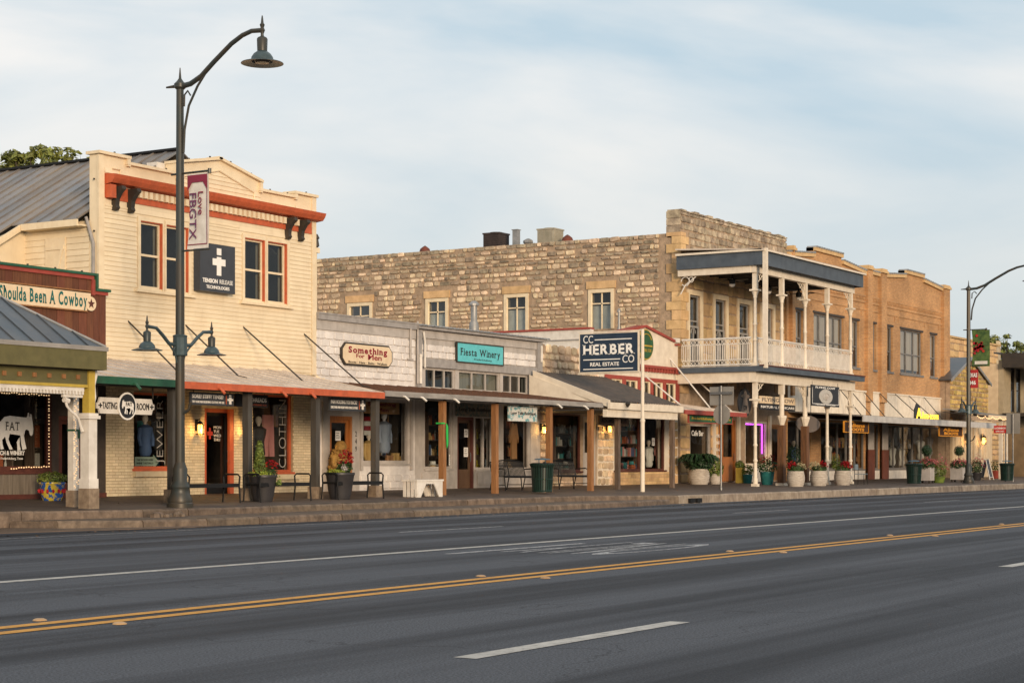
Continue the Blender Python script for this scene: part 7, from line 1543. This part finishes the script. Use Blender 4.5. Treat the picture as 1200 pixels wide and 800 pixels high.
def ribbed(t, x, d, z, r, h, m):
    pr = []; n = 9
    for i in range(n):
        q = i / n; rr = r * (.82 + .18 * math.sin(q * math.pi)); pr += [(rr * .965, z + h * q), (rr, z + h * (q + .03)), (rr, z + h * (q + .08))]
    pr += [(r * .86, z + h), (r * .78, z + h), (r * .76, z + h * .93)]; part(t, 'pot', MB().lathe(x, d, pr, 26), m, smooth=True); part(t, 'soil', MB().lathe(x, d, [(r * .77, z + h * .9), (r * .77, z + h * .94)], 16), M_soil)
for px_, la, lb in ((932.5, 'red', 'whitewashed ribbed pot with red and cream flowers between the two brown columns'), (959.5, 'mix', 'whitewashed ribbed pot with cream then red flowers left of the fourth balcony column'), (987.5, 'dk', 'whitewashed ribbed pot with dark red flowers and tall pale grass by the last balcony column')):
    d_ = 27.6; x = X(px_, d_); z = zs(d_); t = thing('ribbed_pot', lb, 'planter', (x, d_, z), 'whitewashed ribbed pots under the balcony'); ribbed(t, x, d_, z, .36, .6, M_potw)
    part(t, 'foliage', leaves(MB(), x, d_, z + .68, .34, .32, .17, 500, .045), M_leaf, recalc=False)
    if la == 'red': flowers(t, x - .12, d_ + .1, z + .68, .22, 90, M_flr, .045, rz=.18); flowers(t, x + .17, d_ - .15, z + .66, .19, 80, M_flw, .04, rz=.18)
    elif la == 'mix': flowers(t, x - .14, d_ + .12, z + .68, .24, 90, M_flw, .04, rz=.18); flowers(t, x + .15, d_ - .1, z + .68, .2, 80, M_flr, .045, rz=.2)
    else: flowers(t, x + .06, d_ - .1, z + .66, .28, 170, M_flr, .05, rz=.2); part(t, 'tall_grass', leaves(MB(), x - .25, d_ + .2, z + .95, .2, .2, .35, 300, .05, 1.5), M_leafy, recalc=False)
def fern(t, x, d, z, r, h, n, m, L_=.5):
    mb = MB()
    for i in range(n):
        a = random.uniform(0, 6.28); l = L_ * random.uniform(.6, 1.1); pts = []
        for k in range(6): q = k / 5; pts.append(Vector((x + math.cos(a) * l * q, d + math.sin(a) * l * q, z + h * math.sin(q * 2.1) * random.uniform(.9, 1.1) - .25 * q * q)))
        for k in range(5):
            u = Vector((-math.sin(a), math.cos(a), 0)); w_ = .075 * (1 - k / 6)
            for s_ in (-1, 1): mb.poly([pts[k], pts[k] + u * s_ * w_ + Vector((0, 0, -.03)), pts[k + 1] + u * s_ * w_ * .6 + Vector((0, 0, -.03)), pts[k + 1]])
    return part(t, 'fronds', mb, m, recalc=False)
x, d_ = X(819, 30.6), 30.6; z = zs(d_); t = thing('fern_pot', 'big dark green fern overflowing a white ribbed pot by the stone pier', 'planter', (x, d_, z)); ribbed(t, x, d_, z, .42, .6, M_potw); fern(t, x, d_, z + .62, .7, .65, 170, M_leafd, .8); part(t, 'foliage', leaves(MB(), x, d_, z + .85, .65, .6, .33, 1500, .07), M_leafd, recalc=False)
x, d_ = X(838, 30.5), 30.5; t = thing('fern_pot', 'smaller bright green drooping plant in white pot left of the sign pole', 'planter', (x, d_, zs(d_))); ribbed(t, x, d_, zs(d_), .24, .42, M_potw); part(t, 'foliage', leaves(MB(), x, d_, zs(d_) + .6, .36, .36, .38, 800, .06), M_leafy, recalc=False)
def potplant(px, d, r, h, mp, ml, lab, fl=None, lh=.25, sq=False, lw=1.2, n=400):
    x = X(px, d); z = zs(d); t = thing('potted_plant', lab, 'planter', (x, d, z))
    if sq: part(t, 'pot', MB().extr([(x - r * .8, d - r * .8, z), (x + r * .8, d - r * .8, z), (x + r * .8, d + r * .8, z), (x - r * .8, d + r * .8, z)], (0, 0, h)), mp)
    else: pot_plain(t, x, d, z, r, h, mp, rb=.7)
    part(t, 'foliage', leaves(MB(), x, d, z + h + lh * .7, r * lw, r * lw, lh, n, .05), ml, recalc=False)
    if fl: flowers(t, x, d - r * .3, z + h + lh * .6, r * lw, 70, fl, .045, rz=lh)
    return t
potplant(867, 30.9, .16, .62, M_yellow, M_leafy, 'tall narrow yellow pot with spiky plant beside the oak door', sq=True, lh=.18)
potplant(876, 30.6, .22, .36, M_pott, M_leafy, 'small teal glazed pot with bushy herb below the violet lit window')
potplant(899, 29.2, .3, .52, M_pott, M_leaf, 'large teal glazed pot with red flowering bush beside the first balcony column', M_flr, .32, lw=1.5, n=700)
potplant(931, 30.6, .3, .4, M_potk, M_leafd, 'tall dark green shrub in charcoal pot behind the brown columns', None, .75, lw=1.3, n=1300)
potplant(61, 30.4, .3, .42, mat('painted_talavera', (.55, .42, .05), (.03, .10, .35), scale=9, lo=.48, hi=.52, rough=.25), M_leafy, 'squat multicoloured glazed pot with grassy plant under the goat window', None, .14)
bm_ = MB()
x, z = X(61, 30.4), zs(30.4)
for i in range(14): a = i * .45; bm_.extr([(x + .27 * math.cos(a) + .04 * math.cos(q), 30.4 + .27 * math.sin(a), z + .22 + .05 * math.sin(q)) for q in (0, 1.3, 2.5, 3.8, 5)], (.03 * math.cos(a), .03 * math.sin(a), 0))
tl_ = [o for o in bpy.data.objects if o.name.startswith('potted_plant')][-1]; part(tl_, 'painted_flowers', bm_, M_flr)
def topiary(px, d, lab):
    x = X(px, d); z = zs(d); t = thing('topiary_planter', lab, 'planter', (x, d, z)); r = .3
    part(t, 'box', MB().extr([(x - r, d - r, z + .12), (x + r, d - r, z + .12), (x + r * 1.1, d + r, z + .12), (x - r, d + r, z + .12)], (0, 0, .6)), M_gpaint)
    for a in (-1, 1):
        for b in (-1, 1): part(t, 'foot', MB().box(x + a * r * .8 - .04, x + a * r * .8 + .04, d + b * r * .8 - .04, d + b * r * .8 + .04, z, z + .12), M_dark)
    part(t, 'stem', MB().tube([(x + .1, d, z + .6), (x + .1, d, z + 1.5)], .02, 6), M_bark); part(t, 'ball', leaves(MB(), x + .1, d, z + 1.5, .25, .25, .27, 800, .035, 0, .6), M_leafd, recalc=False); part(t, 'ball_core', MB().lathe(x + .1, d, [(.02, z + 1.32), (.14, z + 1.38), (.18, z + 1.5), (.14, z + 1.62), (.02, z + 1.68)], 10), M_leafd)
    part(t, 'foliage', leaves(MB(), x, d, z + .82, .5, .4, .25, 900, .05), M_leaf, recalc=False); flowers(t, x, d - .1, z + .8, .5, 110, M_flp, .05, rz=.2)
    return t
topiary(1085, 27.3, 'topiary ball planter with pink flowers behind the boot shop litter bin'); topiary(1123, 27.3, 'topiary ball planter with pink flowers just left of the distant lamp')
potplant(1100, 27.2, .32, .3, M_leafy, M_leafy, 'pale green feathery bush beside the first topiary planter', M_flp, .42, n=900); potplant(1144, 28.4, .3, .4, M_potk, M_leaf, 'flowering bush with pink blooms between distant lamp and chalkboard', M_flp, .4, n=700); potplant(1167, 29.5, .34, .42, M_red, M_leaf, 'red pot with dark leafy plant right of the chalkboard', None, .35)
x, d_ = X(1156, 28.6), 28.6; z = zs(d_); sb = thing('sandwich_board', 'folding chalkboard with pale frame standing near the distant wall lanterns', 'sign', (x, d_, z))
for s_ in (-1, 1): part(sb, 'leaf_panel', MB().extr([(x - .3, d_ + s_ * .25, z + .1), (x + .3, d_ + s_ * .25, z + .1), (x + .26, d_ + s_ * .03, z + 1.05), (x - .26, d_ + s_ * .03, z + 1.05)], (0, .03, 0)), M_charc)
part(sb, 'frame', MB().tube([(x - .32, d_ - .28, z), (x - .28, d_ - .03, z + 1.1), (x + .28, d_ - .03, z + 1.1), (x + .32, d_ - .28, z)], .025, 4).tube([(x - .32, d_ + .28, z), (x - .28, d_ + .03, z + 1.1)], .02, 4).tube([(x + .32, d_ + .28, z), (x + .28, d_ + .03, z + 1.1)], .02, 4).tube([(x - .3, d_ - .25, z + .12), (x + .3, d_ - .25, z + .12)], .02, 4), M_white)
# chair
x, d_ = X(1009, 27.7), 27.7; z = zs(d_); ch = thing('metal_chair', 'small light blue grey metal chair beside the last ribbed pot', 'chair', (x, d_, z)); M_chair = mat('blue_grey_metal', (.2, .25, .28), rough=.4)
part(ch, 'seat', MB().box(x - .22, x + .22, d_ - .22, d_ + .22, z + .43, z + .46), M_chair); part(ch, 'backrest', MB().box(x - .22, x + .22, d_ + .2, d_ + .23, z + .62, z + .86), M_chair)
for a in (-1, 1):
    for b in (-1, 1): part(ch, 'leg', MB().tube([(x + a * .22, d_ + b * .22, z), (x + a * .2, d_ + b * .2, z + (.45 if b < 0 else .88))], .014, 5), M_black)
# sign poles seen from behind
x, d_ = X(845, 26.9), 26.9; z = zs(d_); sp_ = thing('traffic_sign', 'galvanised sign pole with blank backs of a rectangular and a round sign', 'sign', (x, d_, z))
part(sp_, 'pole', MB().lathe(x, d_, [(.05, z - .02), (.05, z + .08), (.035, z + .1), (.035, Z(845, 452, d_))], 10), M_steel)
zt, zb = Z(845, 453, d_), Z(845, 474.5, d_); part(sp_, 'rectangular_plate', MB().box(x + .05, x + .06, d_ - .46, d_ + .46, zb, zt), M_signback); part(sp_, 'bracket', MB().box(x - .045, x + .05, d_ - .42, d_ + .42, Z(845, 462, d_), Z(845, 459, d_)), M_steel)
zc_ = Z(845, 485.5, d_); part(sp_, 'round_plate', MB().extr([(x + .05, d_ + .32 * math.cos(a * math.pi / 12), zc_ + .35 * math.sin(a * math.pi / 12)) for a in range(24)], (.01, 0, 0)), M_signback)
x, d_ = X(1187, 26.4), 26.4; z = zs(d_); sp_ = thing('traffic_sign', 'galvanised sign pole at the far right with blank back of a tall rectangular sign', 'sign', (x, d_, z)); part(sp_, 'pole', MB().lathe(x, d_, [(.05, z - .02), (.04, z + .1), (.04, Z(1187, 485, d_))], 10), M_steel)
part(sp_, 'plate', MB().box(x + .05, x + .06, d_ - .35, d_ + .35, Z(1187, 508, d_), Z(1187, 484, d_)), M_signback)
x, d_ = X(1178.5, 26.8), 26.8; z = zs(d_); sp_ = thing('red_sign', 'small red sign with white lettering on a thin grey pole at the far right', 'sign', (x, d_, z)); part(sp_, 'pole', MB().lathe(x, d_, [(.04, z - .02), (.03, z + .1), (.03, Z(1178, 503, d_))], 8), M_steel)
zq = Z(1173, 507, d_); part(sp_, 'board', MB().box(x - .03, x + .01, d_ - .05, d_ + .6, zq, zq + .38), mat('bright_red_panel', (.5, .02, .015))); text(sp_, 'LUCKENBACH', d_ + .56, zq + .2, .56, .1, M_txtw, x - .031, '-X', bold=.02); text(sp_, 'OPEN DAILY', d_ + .5, zq + .06, .44, .07, M_txtw, x - .031, '-X', bold=.02)
bt_ = MB()
for i in range(26): q = i / 25; xx = X(1146, 28.3) + q * 6.5; bt_.box(xx, xx + .05, 28.3, 28.35, 3.62 - .1 * math.sin((q * 5 % 1) * 3.14), 3.68 - .1 * math.sin((q * 5 % 1) * 3.14))
part(h2, 'string_lights', bt_, M_bulbs, kind='stuff')
# ================================================================ goods in the windows
def mannequin(px, d, z0, h, m, label, head=M_offwhite, cat='mannequin'):
    x = X(px, d); t = thing('mannequin', label, cat, (x, d, z0)); s = h / 1.0
    part(t, 'garment', MB().lathe(x, d, [(.12 * s, z0 + .1 * s), (.17 * s, z0 + .2 * s), (.14 * s, z0 + .5 * s), (.19 * s, z0 + .72 * s), (.2 * s, z0 + .82 * s), (.07 * s, z0 + .9 * s)], 12).tube([(x - .18 * s, d, z0 + .8 * s), (x - .25 * s, d - .03, z0 + .55 * s), (x - .22 * s, d - .06, z0 + .35 * s)], [.06 * s, .05 * s, .04 * s], 7).tube([(x + .18 * s, d, z0 + .8 * s), (x + .25 * s, d - .03, z0 + .55 * s), (x + .22 * s, d - .06, z0 + .35 * s)], [.06 * s, .05 * s, .04 * s], 7), m, smooth=True)
    part(t, 'head', MB().lathe(x, d, [(.035 * s, z0 + .88 * s), (.04 * s, z0 + .94 * s), (.075 * s, z0 + .99 * s), (.085 * s, z0 + 1.06 * s), (.06 * s, z0 + 1.13 * s), (.01, z0 + 1.15 * s)], 12), head, smooth=True); part(t, 'stand', MB().lathe(x, d, [(.15, z0 - .0), (.15, z0 + .02), (.015, z0 + .03), (.015, z0 + .12 * s)], 8), M_black)
def garment(px, d, z0, w_, h, m, label, legs=True):
    x = X(px, d); t = thing('hanging_garment', label, 'clothing', (x, d, z0))
    if legs: q = MB().xz([(x - w_ / 2, z0), (x - w_ * .08, z0), (x, z0 + h * .55), (x + w_ * .08, z0), (x + w_ / 2, z0), (x + w_ * .42, z0 + h), (x - w_ * .42, z0 + h)], d, d + .06)
    else: q = MB().xz([(x - w_ * .32, z0), (x + w_ * .32, z0), (x + w_ * .3, z0 + h * .6), (x + w_ * .5, z0 + h * .45), (x + w_ * .55, z0 + h * .6), (x + w_ * .3, z0 + h), (x + w_ * .1, z0 + h), (x, z0 + h * .93), (x - w_ * .1, z0 + h), (x - w_ * .3, z0 + h), (x - w_ * .55, z0 + h * .6), (x - w_ * .5, z0 + h * .45), (x - w_ * .3, z0 + h * .6)], d, d + .07)
    part(t, 'cloth', q, m); part(t, 'hanger', MB().tube([(x - w_ * .3, d + .03, z0 + h), (x, d + .03, z0 + h + .08), (x + w_ * .3, d + .03, z0 + h)], .01, 5).tube([(x, d + .03, z0 + h + .08), (x, d + .03, 3.2)], .006, 4), M_dark)
def shelfunit(px0, px1, d, z0, z1, nsh, label, pal, mat_=M_oldwood, fill=.8):
    x0, x1 = X(px0, d), X(px1, d); t = thing('display_shelf', label, 'shelf', ((x0 + x1) / 2, d, z0))
    for xx in (x0, x1): part(t, 'upright', MB().box(xx - .02, xx + .02, d, d + .3, z0, z1), mat_)
    for i in range(nsh):
        zz = z0 + (z1 - z0) * i / nsh + .05; part(t, 'shelf_board', MB().box(x0 + .02, x1 - .02, d, d + .3, zz, zz + .03), mat_); x = x0 + .05; hh = (z1 - z0) / nsh - .1
        while x < x1 - .12:
            w_ = random.uniform(.06, .16); h_ = random.uniform(.4, .95) * hh
            if random.random() < fill:
                m = random.choice(pal)
                if random.random() < .5: part(t, 'item', MB().box(x, x + w_, d + .04, d + .2, zz + .03, zz + .03 + h_), m)
                else: part(t, 'item', MB().lathe(x + w_ / 2, d + .12, [(w_ * .45, zz + .03), (w_ * .45, zz + .03 + h_ * .6), (w_ * .18, zz + .03 + h_ * .78), (w_ * .18, zz + .03 + h_)], 8), m)
            x += w_ + .02
C = lambda n, c: mat('goods_' + n, tuple(min(.75, q * 1.5) for q in c))
gr, gy, gw_, gb, gt, gp, gk, gn = C('rust', (.35, .10, .04)), C('straw', (.42, .28, .10)), C('ivory', (.6, .55, .45)), C('denim', (.05, .09, .18)), C('teal', (.04, .22, .22)), C('pink', (.5, .22, .20)), C('black', (.03, .03, .03)), C('tan', (.30, .16, .07))
gyel = C('yellow', (.65, .42, .03)); pal = [gr, gy, gw_, gb, gt, gn, gk]
d_ = WALL + .45
mannequin(170, d_, 1.35, 1.0, gb, 'dark blue dressed bust in the jewelry window behind the arrow board'); mannequin(186, d_ + .2, 1.5, .95, gk, 'black dressed bust in the jewelry window nearer the lamp pole'); shelfunit(160, 196, d_ + .9, 1.05, 3.0, 4, 'back shelf of wares seen through the jewelry window', pal)
garment(315, d_, 1.45, .5, 1.15, gp, 'pink trousers hanging in the clothing window'); mannequin(303, d_ + .1, 1.3, 1.1, gk, 'black dressed bust at the left of the clothing window'); shelfunit(308, 336, d_ + 1.2, 1.0, 2.8, 3, 'low shelf with pale goods in the clothing window', [gw_, gp, gk])
mannequin(450, d_, 1.45, 1.2, C('bluegrey', (.22, .27, .34)), 'pale faced figure in blue grey jacket in the mens goods window', C('mask', (.7, .66, .6)))
fl = thing('flag_display', 'folded red and white striped flag in the mens goods window', 'flag', (X(432, d_), d_, 2.2))
for i in range(4): part(fl, 'stripe', MB().box(X(427, d_), X(437.5, d_), d_, d_ + .02, 2.1 + i * .14, 2.235 + i * .14), M_flr if i % 2 else gw_)
mannequin(432, d_ + .1, 1.0, 1.05, gy, 'straw coloured jacket on a stand in the mens goods window'); shelfunit(443, 474, d_ + .5, .95, 1.9, 2, 'crate shelf of hats and boxes in the mens goods window', [gn, gy, gr, gb, gw_]); shelfunit(426, 476, d_ + 1.4, 1.0, 3.0, 4, 'tall back shelf of dark goods behind the mens goods window', pal)
for i, (px_, z_, h_, m) in enumerate(((456, .95, .55, gn), (463, .95, .62, gy))): t = thing('boot_pair', ('brown' if i == 0 else 'tan') + ' leather boots at the foot of the mens goods window', 'boots', (X(px_, d_ - .1), d_ - .1, z_)); [part(t, 'boot', MB().lathe(X(px_, d_ - .1) + s_ * .1, d_ - .1, [(.05, z_), (.06, z_ + .1), (.06, z_ + h_ * .5), (.08, z_ + h_)], 8).box(X(px_, d_) + s_ * .1 - .05, X(px_, d_) + s_ * .1 + .05, d_ - .28, d_ - .08, z_, z_ + .09), m, smooth=True) for s_ in (-1, 1)]
shelfunit(502, 528, d_ + .6, .95, 2.9, 4, 'shelf of bottles and gifts in the window left of the dark oak door', pal); shelfunit(558, 577, d_ + .5, .95, 2.5, 3, 'shelf of yellow and red toys right of the dark oak door', [gyel, gr, gyel, gk, gw_]); shelfunit(593, 619, d_ + .5, .95, 2.8, 4, 'shelf of craft goods in the window behind the left backed bench', [gy, gn, gw_, gr]); garment(603, d_, 1.4, .5, 1.2, gn, 'brown coat hanging in the window behind the left backed bench', False)
# carved bear figure in the mens shop doorway
bx, bd = X(396.5, WALL - .35), WALL - .35; z = zs(bd); be = thing('carved_figure', 'shaggy golden straw figure standing against the varnished oak door', 'figure', (bx, bd, z)); M_straw = mat('golden_straw', (.5, .30, .08), (.28, .15, .04), scale=9, bump=1, bscale=30)
part(be, 'body', MB().lathe(bx, bd, [(.26, z), (.3, z + .3), (.27, z + .7), (.22, z + 1.05), (.12, z + 1.15)], 14, .08), M_straw); part(be, 'head', MB().lathe(bx + .05, bd - .05, [(.1, z + 1.12), (.16, z + 1.2), (.17, z + 1.32), (.1, z + 1.44), (.03, z + 1.46)], 12, .08), M_straw); part(be, 'straw', leaves(MB(), bx, bd, z + .65, .3, .3, .65, 900, .05, -1, .8), M_straw, recalc=False)
for s_ in (-1, 1): part(be, 'arm', MB().tube([(bx + s_ * .2, bd, z + 1.0), (bx + s_ * .3, bd - .1, z + .75), (bx + s_ * .15, bd - .25, z + .65)], [.09, .08, .07], 8), M_straw)
shelfunit(651, 678, d_ + .5, .9, 2.7, 4, 'dim shelf of glassware in the low rubble shop window', [gk, gt, gw_]); shelfunit(722, 750, d_ + .4, .95, 2.9, 4, 'shelf of coloured bottles and scarves left of the ivory pole', [gt, gb, gr, gw_, gp]); garment(772, d_, 1.0, .45, 1.2, gp, 'pink blouse hanging right of the ivory pole', False); mannequin(760, d_ + .2, 1.0, 1.0, gw_, 'ivory dressed bust right of the ivory pole')
d2 = WALL + .6
for px_, z_, h_, m, lb in ((930, 1.0, 1.1, gb, 'denim dressed bust at the left end of the boot shop'), (945, 1.0, 1.05, gn, 'tan dressed bust near the left end of the boot shop'), (970, 1.1, 1.1, gw_, 'ivory dressed bust in the boot shop behind the square FLYING COW sign'), (1045, 1.0, 1.2, gw_, 'ivory coat on stand just right of the twin tiled pilasters'), (1056, 1.0, 1.1, gw_, 'second pale outfit right of the twin tiled pilasters'), (1066, 1.0, 1.1, gk, 'black outfit on stand above the boot shop litter bin'), (1089, 1.5, 1.3, C('grey', (.2, .2, .2)), 'grey jacket on stand in the warmly lit boot shop window'), (1078, 1.3, 1.3, gw_, 'ivory fringed jacket in the warmly lit boot shop window')):
    mannequin(px_, d2, z_, h_, m, lb)
shelfunit(975, 1010, d2 + .6, .6, 2.6, 3, 'boot shelves seen left of the twin tiled pilasters', [gn, gk, gr, gy]); shelfunit(1040, 1075, d2 + .9, .6, 2.6, 3, 'boot shelves seen right of the twin tiled pilasters', [gn, gk, gw_, gy]); garment(1002, d2, 1.0, .6, 1.2, C('orangegoods', (.6, .2, .02)), 'orange shirt hanging in the boot shop window', False)
# winery bottles
shelfunit(-5, 15, 31.9, .9, 1.6, 1, 'low shelf of wine bottles inside the goat window', [gk, gr, gw_]); shelfunit(40, 60, 31.9, .9, 2.9, 3, 'tall wine shelf at the right of the goat window', [gk, gr, gw_, gt])
# ================================================================ background trees
def tree(name, x, d, zbase, h, r, n, m, label, seed, s=.22):
    random.seed(seed); t = thing(name, label, 'tree', (x, d, 0)); part(t, 'trunk', MB().tube([(x, d, 0), (x + .2, d, h * .35), (x, d + .1, h * .6)], [.35, .28, .18], 8), M_bark, smooth=True); cr = MB(); lm = MB()
    for i in range(64):
        a = random.uniform(0, 6.28); q = math.sqrt(random.random()) * r; zz = h * random.uniform(.6, .95) - q * .25; cx, cy = x + q * math.cos(a), d + q * math.sin(a); rr = random.uniform(.13, .3) * r
        leaves(cr, cx, cy, zz, rr, rr, rr * .6, n // 64, s * .8, .3, .0); lm.tube([(x, d, h * .5), ((x + cx) / 2, (d + cy) / 2, (h * .55 + zz) / 2), (cx, cy, zz)], [.12, .07, .03], 5)
    part(t, 'limbs', lm, M_bark); part(t, 'crown', cr, m, recalc=False)
for i, (px_, yy, dd, rr) in enumerate(((6, 186, 62, 2.4), (38, 180, 60, 2.4), (68, 176, 58, 1.9))): tree('oak_tree', X(px_, dd), dd, 0, Z(px_, yy, dd) / .94, rr, 5200, M_treel, ('oak crown behind the grey roof at the extreme left edge', 'oak crown behind the grey roof, middle one of three', 'oak crown behind the grey roof nearest the cream parapet')[i], 31 + i)
tree('oak_tree', X(1181, 62), 62, 0, Z(1181, 390, 62) / .95, 3.2, 5200, M_treel, 'dark oak crown rising behind the pale quoins at the far right', 41, .25); tree('oak_tree', X(1200, 75), 75, 0, Z(1200, 402, 75) / .95, 3.0, 3000, M_treel, 'low oak crown over the dark verandah roof at the right edge', 42, .25)
# ================================================================ the other side of the street (seen only mirrored in the shop windows)
M_ob = mat('opposite_brick', (.26, .15, .09), (.18, .11, .07), scale=2); M_op = mat('opposite_plaster', (.34, .31, .26), (.26, .24, .2), scale=2)
struct('far_pavement', MB().box(-60, 420, -14, -9, 0, .16), M_walk)
x = 40; k = 0
while x < 330:
    w_ = random.uniform(9, 15); h_ = random.uniform(5.5, 8); m = (M_ob, M_op, M_darkboard)[k % 3]; t = thing('opposite_shop', ('brick', 'plastered', 'dark boarded')[k % 3] + ' shop across the street, out of view, standing %s' % ('first from the corner', 'second', 'third', 'fourth', 'fifth', 'sixth', 'seventh', 'eighth', 'ninth', 'tenth')[k // 3], 'building', (x + w_ / 2, -14, 0), 'shops across the street')
    hs = []; n = int(w_ / 2.5)
    for i in range(n): xa_ = x + .5 + i * (w_ - .6) / n; hs.append((xa_, xa_ + (w_ - .6) / n - .6, .9, 3.0)); hs.append((xa_ + .4, xa_ + 1.3, 4.3, 5.0 if h_ < 6.5 else 6.1))
    wl_ = wall(x, x + w_, .1, h_, -14.3, -14, hs); part(t, 'wall', wl_, m); part(t, 'coping', MB().box(x - .05, x + w_ + .05, -14.4, -13.9, h_, h_ + .12), M_greytrim)
    for q in hs: part(t, 'pane', MB().poly([(q[0], -14.15, q[2]), (q[1], -14.15, q[2]), (q[1], -14.15, q[3]), (q[0], -14.15, q[3])]), M_black, recalc=False)
    part(t, 'body', MB().box(x, x + w_, -24, -14.31, .1, h_ - .6), m); part(t, 'canopy', MB().box(x, x + w_, -13.99, -11, 3.3, 3.45), M_galv); x += w_ + (.1 if k % 3 else 5); k += 1
for i in range(7): tree('shade_tree', 66 + i * 36, -19 - 4 * (i % 2), 0, 10 + i % 3, 3.6, 2600, M_treel, '%s shade tree across the street, out of view' % ('first', 'second', 'third', 'fourth', 'fifth', 'sixth', 'seventh')[i], 60 + i, .3)
for o in bpy.data.objects:
    if o.name.startswith('shade_tree'): o['group'] = 'trees across the street'
# a few more goods: hats, framed prints and paper notices seen in the windows
random.seed(11)
def notice(px, py, D, w_, h_, lab, m=M_txtw):
    x, z = X(px, D), Z(px, py, D); t = thing('paper_notice', lab, 'notice', (x, D, z)); part(t, 'sheet', MB().box(x, x + w_, D - .004, D, z, z + h_), m)
    ln = MB()
    for i in range(4): ln.box(x + .03, x + w_ * random.uniform(.6, .9), D - .006, D - .0045, z + h_ * (.2 + i * .18), z + h_ * (.26 + i * .18))
    part(t, 'print_lines', ln, M_txtk, kind='stuff')
notice(544, 512, WALL + .1, .22, .26, 'upper white notice taped inside the dark oak door'); notice(543.5, 535, WALL + .1, .24, .3, 'lower white notice taped inside the dark oak door')
notice(393, 516, WALL + .05, .25, .28, 'tilted white notice on the varnished door above the straw figure'); notice(764, 522, WALL + .07, .22, .3, 'white notice in the red framed window right of the ivory pole')
notice(526, 545, WALL + .08, .16, .34, 'small white card in the window left of the dark oak door')
def hatstack(px, D, z0, n, lab, ms):
    x = X(px, D); t = thing('hat_stack', lab, 'hats', (x, D, z0))
    for i in range(n): zz = z0 + i * .1; part(t, 'hat', MB().lathe(x + random.uniform(-.02, .02), D, [(.19, zz), (.2, zz + .015), (.1, zz + .03), (.09, zz + .12), (.05, zz + .13)], 14), random.choice(ms), smooth=True)
hatstack(470, WALL + .4, 1.05, 4, 'stack of felt hats at the right of the mens goods window', [gn, gk, gy]); hatstack(507, WALL + .4, 1.0, 3, 'stack of straw hats in the window left of the dark oak door', [gy, gw_]); hatstack(663, WALL + .35, 1.0, 3, 'stack of pale hats in the low rubble shop window', [gw_, gt]); hatstack(740, WALL + .3, 1.0, 3, 'stack of teal and rust hats beside the ivory pole', [gt, gr])
def picture(px, py, D, w_, h_, m, lab):
    x, z = X(px, D), Z(px, py, D); t = thing('framed_picture', lab, 'picture', (x, D, z)); part(t, 'frame', MB().box(x, x + w_, D, D + .04, z, z + h_), gn); part(t, 'canvas', MB().box(x + .04, x + w_ - .04, D - .006, D, z + .04, z + h_ - .04), m)
picture(455, 505, WALL + .9, .5, .5, mat('canvas_dusk', (.05, .07, .10), (.5, .4, .2), scale=5), 'dark framed landscape high in the mens goods window'); picture(322, 500, WALL + .8, .55, .6, mat('canvas_rose', (.5, .3, .25), (.15, .1, .1), scale=5), 'framed rose print behind the pink trousers')
picture(1048, 515, WALL + 1.2, .9, .7, mat('canvas_teal', (.08, .25, .25), (.5, .45, .3), scale=3), 'teal and cream poster deep in the boot shop window'); picture(612, 505, WALL + .8, .5, .6, mat('canvas_straw', (.5, .38, .18), (.2, .12, .06), scale=5), 'straw coloured picture in the window behind the left backed bench')
